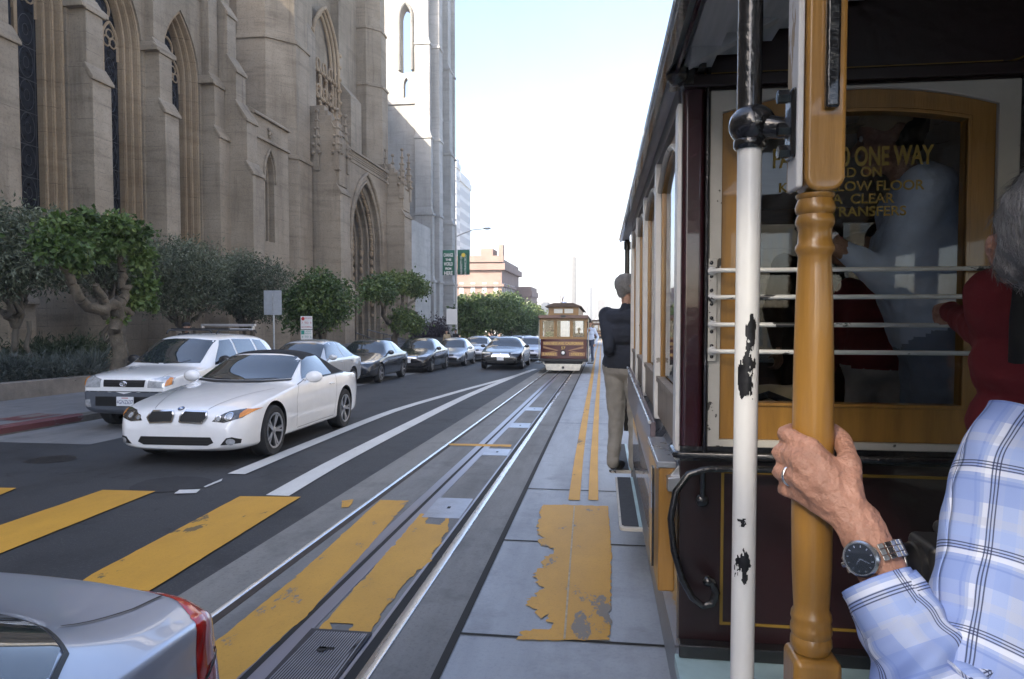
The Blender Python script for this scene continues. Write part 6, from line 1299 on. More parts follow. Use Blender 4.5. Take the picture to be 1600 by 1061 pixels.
def leaves(name, m, clumps, n, size, parent, aspect=2.0, droop=.2, hang=0.0, seed=0, shell=.55):
    """leaf-sized folded quads spread through uneven clumps (centre, radius xyz, weight)"""
    R = np.random.default_rng(seed+11); wts = np.array([c[2] for c in clumps], float); wts /= wts.sum(); pick = R.choice(len(clumps), n, p=wts)
    cen = np.array([c[0] for c in clumps], float)[pick]; rad = np.array([c[1] for c in clumps], float)[pick]
    d = R.normal(size=(n, 3)); d /= np.linalg.norm(d, axis=1)[:, None]; rr = (shell+(1-shell)*R.random(n))**.8*(1+.24*R.normal(size=n))
    pos = cen+d*rad*rr[:, None]
    ax = d*.5+R.normal(size=(n, 3))*.7+np.array([0, 0, -droop]); ax /= np.linalg.norm(ax, axis=1)[:, None]
    sd = np.cross(ax, R.normal(size=(n, 3))+np.array([0,0,.8])); sd /= np.linalg.norm(sd, axis=1)[:, None]+1e-9
    L = size*(.65+.7*R.random(n)); w_ = L/aspect*.5; nr = np.cross(ax, sd)
    a = pos; b = pos+ax*(L*.5)[:, None]+sd*w_[:, None]+nr*(w_*.35)[:, None]; c = pos+ax*L[:, None]; e = pos+ax*(L*.5)[:, None]-sd*w_[:, None]+nr*(w_*.35)[:, None]
    V = np.stack([a, b, c, e], 1).reshape(-1, 3); idx = np.arange(n)*4
    Fc = np.concatenate([np.stack([idx, idx+1, idx+2], 1), np.stack([idx, idx+2, idx+3], 1)])
    me = bpy.data.meshes.new(name); me.from_pydata(V.tolist(), [], Fc.tolist()); me.materials.append(m)
    ct_ = R.random(len(clumps))[pick]; tone = np.clip(.15+.5*ct_+.55*(R.random(n)-.3), 0, 1)
    at_ = me.attributes.new('tone', 'FLOAT', 'POINT'); at_.data.foreach_set('value', np.repeat(tone, 4))
    o = bpy.data.objects.new(name, me); COL.objects.link(o); o.parent = parent; return o
def limb(mb, p0, p1, r0, r1, wob=.14, n=6, seed=0):
    R = np.random.default_rng(seed); p0, p1 = Vector(p0), Vector(p1); L = (p1-p0).length; path = []; rr = []
    for k in range(n+1):
        t = k/n; path.append(p0.lerp(p1, t)+Vector(R.normal(size=3)*wob*L*sin(pi*t)*.5)); rr.append((r0+(r1-r0)*t)*(1+.035*R.normal()))
    mb.tube(path, rr, 10); return path
GT = 'street trees along the cathedral pavement'
def tree(name, label, base, limbs, clumps, n, size, lm, bark, seed, group=GT, aspect=2.0, **k):
    t = thing(name, label, 'tree', base, 0, group); b = MB()
    for i, (p0, p1, r0, r1) in enumerate(limbs): limb(b, p0, p1, r0, r1, seed=seed*31+i)
    b.build('trunk', bark, t, smooth=60); leaves('crown', lm, clumps, n, size, t, aspect, seed=seed, **k); return t
def blobcrown(R, cz, rx, ry, rz, k, r):
    out = []
    for _ in range(k):
        d = R.normal(size=3); d /= np.linalg.norm(d); q = .45+.5*R.random(); s = r*(.6+.7*R.random())
        out.append(((d[0]*rx*q, d[1]*ry*q, cz+d[2]*rz*q), (s*1.15, s*1.15, s*.85), s**2))
    return out
# olives behind the planter wall
GO = 'grey-green olives in the planting bed'
for i, (px, top, bot, X, wpx, lab) in enumerate(((20, 300, 485, -14.6, 190, 'large grey-green olive at the left edge of the photo'), (160, 345, 470, -15.2, 150, 'grey-green olive hidden behind the pollarded broadleaf tree'), (285, 352, 500, -14.6, 165, 'grey-green olive between the two tall lancet windows and the small lancet'), (378, 392, 500, -14.4, 140, 'grey-green olive right of its neighbour, below the small lancet'))):
    c = onX(px, 500, X); Y = c.y; zt, zb = onX(px, top, X).z, onX(px, bot, X).z; base = (X, Y, road(Y)+.45); h = zt-base[2]; hb = zb-base[2]; R = np.random.default_rng(i+3)
    rw = wpx/2*Y/F*1.05; cl = blobcrown(R, (h+hb)/2, rw*.95, 1.5, (h-hb)/2*.85, 34, (h-hb)*.22)
    lb = [((-.1,0,-.2), (.05,.05,hb*.8), .10, .07), ((.12,.05,-.2), (.35,.1,hb*.85), .08, .05)] + [((.05,.05,hb*.75), tuple(np.array(q[0])*.85), .07, .02) for q in cl[::3]]
    tree('olive_tree', lab, base, lb, cl, 21000, .125, LF_OLIVE, BARK, i+1, GO, 2.7)
# pollarded broadleaf in front of the olives
X = -10.35; c = onX(188, 560, X); Y = c.y; Q = lambda px, py, dy=0: tuple(onX(px, py, X+dy)-Vector((X, Y, road(Y)+.16)))
H_ = [Q(182,480), Q(108,430), Q(190,425), Q(150,445), Q(205,490), Q(90,400), Q(188,400)]
tree('pollarded_tree', 'leafy pollarded tree with bent trunk and knobbly arms above the off-road estate', (X, Y, road(Y)+.16),
    [((0,0,-.2), Q(186,540), .18, .14), (Q(186,540), H_[0], .14, .13), (H_[0], Q(125,468), .13, .10), (Q(125,468), H_[1], .10, .08), (H_[1], H_[5], .08, .05), (H_[0], Q(196,462), .12, .10), (Q(196,462), H_[2], .10, .08), (H_[2], H_[6], .085, .06), (Q(165,474), H_[3], .08, .06), (H_[0], H_[4], .10, .07)],
    [(Q(95,388,.3), (.42,.6,.30), .9), (Q(122,368), (.42,.5,.26), .9), (Q(150,352,-.2), (.36,.5,.22), .7), (Q(182,348,.2), (.30,.4,.22), .6), (Q(205,362,.1), (.36,.5,.26), .8), (Q(118,410), (.30,.4,.22), .5), (Q(222,402,.2), (.24,.4,.34), .7), (Q(228,445,.1), (.22,.4,.30), .6), (Q(212,470), (.20,.34,.2), .35), (Q(150,395), (.26,.4,.2), .4), (Q(92,352), (.28,.4,.18), .45), (Q(186,498), (.10,.2,.10), .10), (Q(238,478), (.10,.2,.13), .1), (Q(178,385,.2), (.22,.3,.16), .3), (Q(75,372,.2), (.22,.3,.18), .3), (Q(135,335), (.2,.3,.12), .2)], 6000, .12, LF_SYC, BARK2, 9, GT, 1.35, shell=.15)
# dense ficus and pollarded tree by the portal
def street(px, base_py, crown, X, wpx, label, n, size, lm, seed, name='street_tree', k=18, group=GT, kr=.27):
    c = onX(px, base_py, X); Y = c.y; top, bot = crown; zt, zb = onX(px, top, X).z, onX(px, bot, X).z; base = (X, Y, road(Y)+.16); h, hb = zt-base[2], zb-base[2]
    rw = wpx/2*sqrt(X*X+Y*Y)/F/1.05; R = np.random.default_rng(seed); cl = blobcrown(R, (h+hb)/2, rw*.85, rw*.8, (h-hb)/2*.8, k, (h-hb)*kr)
    lb = [((0,0,-.2), (.08,0,hb*.75), .14, .11)] + [((.08,0,hb*.72), tuple(np.array(q[0])*.9), .085, .03) for q in cl[::3]]
    return tree(name, label, base, lb, cl, n, size, lm, BARK, seed, group, 1.7)
street(500, 545, (420, 522), -10.3, 118, 'dense dark-leaved bushy tree behind the parking signs', 13000, .13, LF_FIC, 21, k=24, kr=.22)
X = -10.2; c = onX(614, 552, X); Y = c.y; Q2 = lambda px, py, dx=0: tuple(onX(px, py, X+dx)-Vector((X, Y, road(Y)+.16)))
tree('pollarded_tree', 'pollarded tree with forked pale trunk in front of the cathedral porch', (X, Y, road(Y)+.16),
    [((0,0,-.2), Q2(617,510), .19, .16), (Q2(617,510), Q2(598,492), .12, .10), (Q2(598,492), Q2(588,462), .09, .06), (Q2(617,510), Q2(628,478), .13, .10), (Q2(628,478), Q2(632,445), .09, .06), (Q2(622,495), Q2(648,470), .08, .06), (Q2(600,490), Q2(606,460), .06, .05)],
    [(Q2(590,448), (.75,.8,.55), 1.3), (Q2(615,440), (.7,.8,.5), 1.1), (Q2(640,442,.3), (.75,.8,.55), 1.2), (Q2(655,452), (.6,.7,.5), .9), (Q2(578,455), (.5,.6,.4), .6), (Q2(628,500,.4), (.7,.8,.65), 1.0), (Q2(648,505,.3), (.6,.7,.55), .8), (Q2(603,462), (.5,.6,.4), .6)], 8500, .16, LF_FIC, BARK2, 15, GT, 1.6, shell=.4)
for i, (px, b_, cr, X, wp, lab, lm) in enumerate(((737, 545, (470, 530), -9.6, 62, 'green street tree just right of the lamp post', LF_STREET), (772, 541, (462, 522), -9.4, 66, 'larger green street tree behind the black limousine', LF_STREET), (800, 538, (470, 525), -9.2, 52, 'green street tree left of the oncoming cable car', LF_STREET), (822, 536, (480, 524), -9.0, 40, 'small farthest street tree beside the oncoming cable car', LF_STREET))):
    street(px, b_, cr, X, wp, lab, 4500, .28, lm, 40+i, k=14)
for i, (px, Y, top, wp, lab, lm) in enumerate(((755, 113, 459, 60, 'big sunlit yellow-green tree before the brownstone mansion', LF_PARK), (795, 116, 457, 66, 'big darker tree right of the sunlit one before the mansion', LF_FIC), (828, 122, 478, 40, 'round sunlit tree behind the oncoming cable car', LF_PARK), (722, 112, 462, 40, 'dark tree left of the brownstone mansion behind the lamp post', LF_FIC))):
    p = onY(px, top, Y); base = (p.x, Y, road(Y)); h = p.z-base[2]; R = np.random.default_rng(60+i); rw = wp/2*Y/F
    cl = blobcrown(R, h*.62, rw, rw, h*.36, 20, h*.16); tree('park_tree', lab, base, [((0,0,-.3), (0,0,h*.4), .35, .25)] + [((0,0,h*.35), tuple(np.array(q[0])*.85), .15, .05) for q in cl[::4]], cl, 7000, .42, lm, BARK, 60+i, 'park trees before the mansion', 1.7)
# shrubs in the bed: dark strappy tufts and lavender mounds
def shrub(name, label, X, px, py, w_, h, n, size, lm, seed, aspect, group=None, z=.45):
    c = onX(px, py, X); t = thing(name, label, 'shrub', (X, c.y, road(c.y)+z), 0, group); R = np.random.default_rng(seed)
    cl = [((R.normal()*w_*.5, R.normal()*w_*.7, h*(.25+.35*R.random())), (w_*.45, w_*.5, h*.5), 1) for _ in range(7)]; b = MB()
    for q in cl[:5]: limb(b, (q[0][0]*.3, q[0][1]*.3, -.1), (q[0][0], q[0][1], q[0][2]), .02, .008, seed=seed)
    b.build('stems', BARK, t, smooth=60); leaves('foliage', lm, cl, n, size, t, aspect, -.8, seed=seed, shell=.1); return t
GL = 'shrubs in the planting bed'
shrub('lavender_bush', 'grey lavender mound at the left edge of the planting bed', -13.7, 12, 578, .8, .65, 3500, .14, LF_LAV, 71, 6, GL); shrub('lavender_bush', 'grey lavender mound in the middle of the planting bed', -13.7, 62, 578, .8, .65, 3500, .14, LF_LAV, 72, 6, GL); shrub('lavender_bush', 'grey lavender mound beside the bent tree trunk', -13.7, 108, 575, .75, .65, 3500, .14, LF_LAV, 73, 6, GL)
shrub('dark_bush', 'dark green bush behind the lavender at left', -14.9, 50, 552, 1.1, 1.05, 6000, .13, LF_GRASS, 74, 4, GL); shrub('dark_bush', 'dark green bush behind the lavender nearer the trunk', -14.9, 108, 552, 1.0, 1.0, 5000, .13, LF_GRASS, 75, 4, GL); shrub('strappy_bush', 'pale strappy tuft hanging over the wall beside the off-road estate', -13.1, 143, 590, .22, .5, 160, .5, LF_LAV, 76, 16, GL)
shrub('purple_bush', 'dark purple-leaved bush beyond the porch left of the lamp post', -12.6, 680, 520, 1.9, 2.6, 7000, .2, LF_PURP, 77, 2.4, None, .2)
shrub('low_green_bush', 'low green bush beneath the purple one', -12.0, 694, 512, .8, 1.3, 2500, .18, LF_FIC, 78, 1.8, None, .2)
# street furniture
M_GALV = mat('galvanised_steel', (.40,.42,.44), .45, .6, var=.15, scale=12); M_SIGNB = mat('sign_back_aluminium', (.36,.39,.43), .5, .4, var=.1, scale=8); M_SIGNW = mat('white_sign', (.68,.68,.67), .5); M_SRED = mat('sign_red', (.50,.04,.04), .5); M_SGRN = mat('sign_green', (.03,.26,.20), .5); M_SYEL = mat('sign_yellow', (.62,.48,.06), .5); M_BANG = mat('banner_green', (.012,.10,.065), .7)
X = -9.85; p0, p1 = onX(427, 458, X), onX(427, 545, X); Y = p0.y; g_ = road(Y)+.15
t = thing('street_sign', 'square grey sign seen from behind on a thin steel pole', 'sign', (X, Y, g_)); b = MB(); b.tube([(0,0,0), (0,0,p0.z-g_+.02)], .03, 10); b.build('pole', M_GALV, t, smooth=60)
z1, z0 = onX(427, 454, X).z-g_, onX(427, 492, X).z-g_; hw = onX(441.5, 470, X).y-Y; hw = 14.5*sqrt(X*X+Y*Y)/F/1.05
b = MB(); b.box(-hw, hw, -.052, -.045, z0, z1); o = b.build('panel', M_SIGNB, t, bevel=.01); b = MB(); b.box(-.02, .02, -.058, -.04, z0+.06, z1-.06); b.build('bracket', M_GALV, t)
p0 = onX(479, 493, X); Y = p0.y; g_ = road(Y)+.15; t = thing('parking_sign', 'stacked red and green parking restriction signs on a post', 'sign', (X, Y, g_)); sc_ = sqrt(X*X+Y*Y)/F/1.03
b = MB(); b.tube([(.10,.02,0), (.10,.02,p0.z-g_)], .028, 10); b.build('pole', M_BLK, t, smooth=60)
za, zb, zc = [onX(479, q, X).z-g_ for q in (494, 515, 540)]; hw = 9.5*sc_
b = MB(); b.box(-hw, hw, -.02, -.012, zb+.01, za); q1 = b.build('tow_panel', M_SIGNW, t, bevel=.006); b = MB(); b.box(-hw, hw, -.02, -.012, zc, zb-.01); q2 = b.build('parking_panel', M_SIGNW, t, bevel=.006)
TX = lambda s_, x, z, size, m, par, sx=1: text_mesh('lettering', s_, size, Matrix.Translation((x, -.0225, z)) @ FACE, m, par, sx=sx)
b = MB(); b.lathe([(.001,0),(.06,0),(.06,.003),(.001,.003)], (-hw+.085, -.0235, za-.085), 'Y', 20); b.build('tow_symbol', M_SRED, q1)
TX('TOW-AWAY', .06, za-.07, .062, M_SRED, q1, .8); TX('7  TO  9', 0, za-.23, .10, M_SRED, q1); TX('NO STOPPING', 0, za-.37, .075, M_SRED, q1, .75)
b = MB(); b.box(-hw+.02, -hw+.13, -.0235, -.0205, zb-.16, zb-.03); b.build('hour_symbol', M_SGRN, q2); b = MB(); b.lathe([(.001,0),(.055,0),(.055,.003),(.001,.003)], (0, -.0235, zc+.075), 'Y', 20); b.build('permit_symbol', M_SYEL, q2)
TX('2', -hw+.075, zb-.095, .10, M_SIGNW, q2); TX('HOUR', .06, zb-.06, .065, M_SGRN, q2); TX('PARKING', .06, zb-.13, .055, M_SGRN, q2); TX('8  TO  6', 0, zb-.25, .095, M_SGRN, q2); TX('MON - FRI', 0, zb-.36, .065, M_SGRN, q2)
# lamp post with two banners
X = -9.9; pb = onX(713, 545, X); Y = pb.y; g_ = road(Y)+.15; sc_ = sqrt(X*X+Y*Y)/F/1.02; pz = lambda py: onX(713, py, X).z-g_
t = thing('street_lamp', 'tall grey street lamp with one curved arm and two green banners', 'street lamp', (X, Y, g_)); b = MB(); b.tube([(0,0,0), (0,0,.6), (0,0,pz(357))], [.13,.10,.06], 12); b.lathe([(.2,0),(.2,.25),(.12,.4),(.10,.42)], (0,0,0), 'Z', 16); b.build('pole', M_GALV, t, smooth=40)
b = MB(); b.tube([(0,0,pz(370)), (12*sc_,0,pz(365)), (26*sc_,0,pz(360)), (44*sc_,0,pz(358.5))], [.05,.045,.04,.035], 8); b.tube([(0,0,pz(357)),(0,0,pz(357)+.25)], .03, 6); b.build('arm', M_GALV, t, smooth=60)
b = MB(); b.ball((50*sc_, 0, pz(358)), 6.2*sc_, 10, sc=(1,.5,.33)); b.build('lamp_head', M_GALV, t, smooth=60)
for nm, x0, x1, y0, y1, lines, m in (('banner', -21.5, -2.5, 391, 430, (('CHANGE',.80,.32), ('THE',.50,.20), ('WORLD',.76,.32), ('FROM',.50,.20), ('HERE',.72,.36)), M_BANG), ('banner', 2.5, 22, 391, 429, (), M_BANG)):
    b = MB(); z1, z0 = pz(y0), pz(y1); b.grid([[(x0*sc_+(x1-x0)*sc_*k/8, -.04+.03*sin(k*1.1+z), z) for k in range(9)] for z in [z0+(z1-z0)*j/6 for j in range(7)]]); bn = b.build(nm, m, t, smooth=180); bn.modifiers.new('t', 'SOLIDIFY').thickness = .02
    b = MB(); b.tube([(0,0,z1+.02), ((x0 if x0 < -5 else x1)*sc_, -.02, z1+.02)], .02, 6); b.tube([(0,0,z0-.02), ((x0 if x0 < -5 else x1)*sc_, -.02, z0-.02)], .02, 6); b.build('bracket', M_GALV, t)
    zz = z1-.22; cx = (x0+x1)/2*sc_
    for s_, wf_, hf in lines:
        o = text_mesh('lettering', s_, hf, Matrix.Translation((cx, -.10, zz-hf*.4)) @ FACE, M_SIGNW, bn, width=.008); xs = [v.co.x for v in o.data.vertices]; k = wf_*(x1-x0)*sc_/(max(xs)-min(xs)); o.data.transform(Matrix.Translation((cx,0,0)) @ Matrix.Diagonal((k,1,1,1)) @ Matrix.Translation((-cx,0,0))); zz -= hf*.98+.05
    if not lines:
        MR = Matrix.Rotation(radians(90), 4, 'Y'); text_mesh('lettering', 'UNIVERSITY OF', .20, Matrix.Translation((cx-.14, -.10, (z0+z1)/2-.25)) @ Matrix.Rotation(radians(-90), 4, 'Y') @ FACE, M_SIGNW, bn); text_mesh('lettering', 'SAN FRANCISCO', .20, Matrix.Translation((cx+.14, -.10, (z0+z1)/2-.25)) @ Matrix.Rotation(radians(-90), 4, 'Y') @ FACE, M_SIGNW, bn)
        b = MB(); b.box(cx-.11, cx+.11, -.11, -.10, z1-.46, z1-.24); b.prism([(cx-.16,-.112,z1-.35),(cx,-.112,z1-.19),(cx+.16,-.112,z1-.35),(cx,-.112,z1-.51)], (0,.008,0)); b.build('emblem', M_SYEL, bn)
b = MB(); b.box(-15*sc_, 2*sc_, -.2, -.1, pz(507), pz(483)); bx = b.build('notice_box', M_SIGNW, t, bevel=.02)
# stair rail and dark fence by the porch
b = MB(); P_ = [onX(x, y, -13.3) for x, y in ((556,520),(590,532))]; Q_ = [onX(x, y, -13.2) for x, y in ((574,515),(640,532))]
for L_ in (P_, Q_):
    b.tube(L_, .03, 8)
    for k in range(4): q = L_[0].lerp(L_[1], k/3); b.tube([q, q-Vector((0,0,.9))], .02, 6)
tag(b.build('stair_rail', M_BLK, smooth=60), 'black iron handrail descending from the cathedral porch steps', 'handrail')
a_, c_ = onX(648, 545, -10.9), onX(706, 540, -10.4); b = MB()
for k in range(40):
    q = a_.lerp(c_, k/39); b.box(q.x-.02, q.x+.02, q.y-.08, q.y+.08, road(q.y)+.1, road(q.y)+1.35)
for z in (.3, 1.25): b.tube([(a_.x, a_.y, road(a_.y)+z), (c_.x, c_.y, road(c_.y)+z)], .05, 6)
tag(b.build('picket_fence', M_BLK), 'low dark fence in front of the purple-leaved bush', 'fence')
# ------------------------------------------------------------------ passengers close to the camera
H_GREY2 = mat('silver_hair', (.24,.24,.25), .45, var=.5, scale=25)
def plaid(name):
    m = bpy.data.materials.new(name); m.use_nodes = True; n, L, p = nodes_of(m); uv = n.new('ShaderNodeUVMap'); sp = n.new('ShaderNodeSeparateXYZ'); L.new(uv.outputs[0], sp.inputs[0])
    tc = n.new('ShaderNodeTexCoord'); nz = noise(n, L, tc.outputs['Object'], 9, 3); col = None
    def fr(s, off): return mathn(n, L, 'FRACT', mathn(n, L, 'ADD', mathn(n, L, 'DIVIDE', sp.outputs[s], .098), off))
    def band(f, c, hw): return mathn(n, L, 'LESS_THAN', mathn(n, L, 'ABSOLUTE', mathn(n, L, 'SUBTRACT', f, c)), hw)
    base = (.36,.43,.64); c = base
    def over(c, f, colr, k=1.0): return mixc(n, L, mathn(n, L, 'MULTIPLY', f, k), c, colr)
    fu, fv = fr(0, .13), fr(1, .4)
    for f in (fu, fv):
        c = over(c, band(f, .30, .15), (.20,.29,.60), .6); c = over(c, band(f, .78, .07), (.26,.36,.66), .5); c = over(c, band(f, .52, .03), (.70,.74,.84), .6); c = over(c, band(f, .93, .05), (.40,.44,.56), .4); c = over(c, band(f, .40, .012), (.16,.24,.55), .6)
    for f in (fu, fv):
        for d in (-.036, 0, .036): c = over(c, band(f, .60+d, .0075), (.035,.045,.10), .88)
    L.new(c, p.inputs['Base Color']); p.inputs['Roughness'].default_value = .85; p.inputs['Specular IOR Level'].default_value = .2
    w_ = n.new('ShaderNodeTexNoise'); w_.inputs['Scale'].default_value = 900; L.new(uv.outputs[0], w_.inputs[0]); b = n.new('ShaderNodeBump'); b.inputs['Strength'].default_value = .15; b.inputs['Distance'].default_value = .001; L.new(w_.outputs['Fac'], b.inputs['Height']); L.new(b.outputs[0], p.inputs['Normal']); MATS[name] = m; return m
from mathutils import noise as NZ
def garment(name, rings, m, parent, nu=72, nv=90, wr=.005, sc=9, seed=0, thick=.0022, fold=None):
    """rings: (centre, axis u vector*half width, axis v vector*half depth); lofted smoothly, UV in metres"""
    K = len(rings); P = []
    def cat(a, b, c, d, t): return .5*((2*b)+(-a+c)*t+(2*a-5*b+4*c-d)*t*t+(-a+3*b-3*c+d)*t**3)
    V = []; UV = []; vlen = 0; prev = None
    for i in range(nv+1):
        s = i/nv*(K-1); k = min(int(s), K-2); t = s-k; g = lambda j, q: Vector(rings[max(0, min(K-1, j))][q])
        ce, au, av = [cat(g(k-1, q), g(k, q), g(k+1, q), g(k+2, q), t) for q in range(3)]
        if prev is not None: vlen += (ce-prev).length
        prev = ce; row = []; per = pi*(au.length+av.length)
        for j in range(nu+1):
            a = 2*pi*j/nu; d = au*cos(a)+av*sin(a); dn = d.normalized()
            pnt = ce+d; q = Vector((cos(a)*1.2, sin(a)*1.2, vlen*sc)) ; h = NZ.noise(q+Vector((seed,0,0)))+.6*NZ.noise(pnt*sc*2.2+Vector((seed,3,1)))
            if fold: h += fold(a, i/nv)
            row.append(pnt+dn*h*wr); UV.append((per*j/nu, vlen))
        V += row
    F_ = []; n = nu+1
    for i in range(nv):
        for j in range(nu): F_.append((i*n+j, i*n+j+1, (i+1)*n+j+1, (i+1)*n+j))
    me = bpy.data.meshes.new(name); me.from_pydata([tuple(v) for v in V], [], F_); ul = me.uv_layers.new(name='UVMap')
    for lp in me.loops: ul.data[lp.index].uv = UV[lp.vertex_index]
    me.materials.append(m); me.polygons.foreach_set('use_smooth', [True]*len(me.polygons)); o = bpy.data.objects.new(name, me); COL.objects.link(o); o.parent = parent
    md = o.modifiers.new('t', 'SOLIDIFY'); md.thickness = thick; md.offset = -1; return o
A_ = radians(-38); FW = Vector((-sin(A_), cos(A_), 0)); RT = Vector((cos(A_), sin(A_), 0))
Wy = lambda px, py, y: Vector(onY(px, py, y))
shL = Wy(1606, 684, .88); elb = Wy(1478, 1100, .775); wri = Wy(1340, 815, .866); hd_ = Wy(1690, 402, .97)
tc0 = shL+RT*.185; PB = Vector((tc0.x, tc0.y, .42)); pm = thing('person', 'grey-haired man in blue plaid shirt gripping the ochre post, steel watch on his wrist', 'person', PB)
R0 = lambda v: Vector(v)-PB
K_ = [Wy(1268,700,.902), Wy(1254,722,.896), Wy(1252,748,.896), Wy(1257,775,.904)]; PIP = [Wy(1226,677,.944), Wy(1219,707,.942), Wy(1218,737,.942), Wy(1225,765,.944)]; DIP = [Wy(1236,672,.984), Wy(1234,703,.986), Wy(1234,733,.986), Wy(1238,762,.984)]; TIP = [Wy(1262,678,.994), Wy(1262,707,.998), Wy(1262,736,.998), Wy(1260,764,.994)]
bones = []
for i in range(4):
    r = (.0118, .0122, .0116, .0104)[i]
    bones += [(R0(wri), .0225, R0(K_[i]), r+.0022, 0), (R0(K_[i]), r+.001, R0(PIP[i]), r-.0008, 0), (R0(PIP[i]), r-.0006, R0(DIP[i]), r-.0022, 0), (R0(DIP[i]), r-.0022, R0(TIP[i]), r-.0035, 0)]
T4 = [Wy(1325,785,.872), Wy(1327,722,.900), Wy(1316,684,.950), Wy(1299,668,.982)]
bones += [(R0(wri), .022, R0(T4[0]), .019, 0), (R0(T4[0]), .019, R0(T4[1]), .0145, 0), (R0(T4[1]), .0135, R0(T4[2]), .0115, 0), (R0(T4[2]), .011, R0(T4[3]), .0085, 0), (R0(Wy(1314,745,.890)), .014, R0(Wy(1285,712,.905)), .010, 0), (R0(Wy(1296,770,.884)), .021, R0(Wy(1290,735,.894)), .014, 0)]
dw = (elb-wri).normalized(); bones += [(R0(wri), .0255, R0(wri+dw*.05), .0265, 0), (R0(wri+dw*.05), .0265, R0(elb), .034, 0)]
sdw = dw.cross(Vector((0,1,0))).normalized(); bones += [(R0(wri+sdw*.007), .021, R0(wri+sdw*.006+dw*.06), .022, 0), (R0(wri-sdw*.007), .021, R0(wri-sdw*.006+dw*.06), .022, 0)]
shR = shL+RT*.37; hz = shL.z-.475
bones += [(R0(shL+Vector((0,0,-.05))+RT*.02), .030, R0(Wy(1540,1050,.80)), .030, 1), (R0(Wy(1540,1050,.80)), .030, R0(elb), .032, 1), (R0(shL+RT*.06+Vector((0,0,-.04))), .06, R0(shR-RT*.06+Vector((0,0,-.04))), .06, 1), (R0(tc0-RT*.07+Vector((0,0,-.2))), .10, R0(tc0+RT*.07+Vector((0,0,-.2))), .10, 1), (R0(tc0-RT*.07+Vector((0,0,-.45))), .11, R0(tc0+RT*.07+Vector((0,0,-.45))), .11, 2), (R0(tc0+Vector((0,0,-.02))), .055, R0(hd_-FW*.02+Vector((0,0,-.06))), .052, 0),
    (R0(shR), .05, R0(shR+RT*.06+FW*.1+Vector((0,0,-.27))), .042, 1), (R0(shR+RT*.06+FW*.1+Vector((0,0,-.27))), .04, R0(shR+FW*.3+Vector((0,0,-.33))), .03, 0)]
bones += hand_bones(R0(shR+FW*.3+Vector((0,0,-.33))), R0(shR+RT*.06+FW*.1+Vector((0,0,-.27))), (0,0,1), 0)
for s in (-1, 1):
    hpj = tc0+RT*s*.09+Vector((0,0,-.47)); kn = Vector((hpj.x, hpj.y, .42+.46)); an = Vector((hpj.x, hpj.y, .42+.09)); bones += [(R0(hpj), .098, R0(kn), .065, 2), (R0(kn), .065, R0(an), .055, 2), (R0(an+Vector((0,0,-.02))), .045, R0(an+FW*.15+Vector((0,0,-.05))), .036, 3)]
bones += head_bones(R0(hd_), FW, (0,0,1), 0, 1.0)
body = blob(bones, [SK_C, C_LBLUE, C_DENIM, C_SHOE], 'body', pm, .0046, 4, .0012, 55)
hr = hair_mesh(R0(hd_), FW, (0,0,1), H_GREY, pm, 1.0, -.03, .005); strands(hr, H_GREY2, 9000, .016, .0012, hr, 3, (-FW.x*.6, -FW.y*.6, -1), .03); eyes(R0(hd_), FW, (0,0,1), pm, 1.0)
b = MB(); e_ = R0(hd_)-RT*.084+Vector((0,0,.012)); b.tube([e_+FW*.10, e_+FW*.02, e_-FW*.025, e_-FW*.035+Vector((0,0,-.025))], .0035, 6); b.build('glasses_arm', M_SIGNW, pm, smooth=60)
rg = MB(); c_ = K_[2].lerp(PIP[2], .42); ax = (PIP[2]-K_[2]).normalized(); u_ = ax.cross(Vector((0,0,1))).normalized(); v_ = ax.cross(u_); rg.tube([R0(c_+(u_*cos(t)+v_*sin(t))*.0125) for t in [2*pi*k/24 for k in range(25)]], .0022, 8); rg.build('ring', M_CHROME, pm, smooth=60)
SHIRT = plaid('blue_plaid_cotton')
U_ = Vector((0,0,1)); rings = []
for dz, hw, hd2 in ((-.62,.205,.15), (-.45,.20,.145), (-.25,.205,.145), (-.12,.215,.14), (-.03,.205,.125), (.025,.165,.10), (.06,.10,.085), (.085,.075,.075)):
    rings.append((R0(tc0+U_*dz+FW*(.01 if dz < 0 else .0)), RT*hw, FW*hd2))
tors = garment('shirt', rings, SHIRT, pm, 96, 110, .009, 7, 2.0)
def tube_rings(pts, rad, flat=1.0):
    out = []
    for i, p in enumerate(pts):
        t = (pts[min(i+1, len(pts)-1)]-pts[max(i-1, 0)]).normalized(); a = t.cross(Vector((0,1,0))).normalized(); c = t.cross(a).normalized(); out.append((R0(p), a*rad[i], c*rad[i]*flat))
    return out
cf = Wy(1372, 912, .838); sl_pts = [cf, Wy(1390,944,.829), Wy(1428,1012,.80), Wy(1470,1085,.775), Wy(1490,1105,.77), Wy(1530,1050,.79), Wy(1570,900,.835), Wy(1600,740,.87), Wy(1632,660,.88)]
garment('sleeve', tube_rings(sl_pts, [.040,.044,.052,.060,.062,.062,.066,.070,.062]), SHIRT, pm, 72, 150, .0085, 12, 5.0, fold=lambda a, t: .9*sin(t*70+2*sin(a*2))*math.exp(-((t-.42)/.18)**2))
garment('cuff', tube_rings([cf-(sl_pts[2]-cf).normalized()*.004, cf+(sl_pts[2]-cf).normalized()*.03, cf+(sl_pts[2]-cf).normalized()*.062], [.0415,.0435,.0455]), SHIRT, pm, 60, 20, .0015, 10, 9.0)
cl_c = tc0+U_*.085; garment('collar', [(R0(cl_c+U_*-.02), RT*.085, FW*.085), (R0(cl_c+U_*.018), RT*.074, FW*.078), (R0(cl_c+U_*.02), RT*.078, FW*.082), (R0(cl_c+U_*-.028), RT*.10, FW*.10)], SHIRT, pm, 60, 24, .002, 10, 4.0)
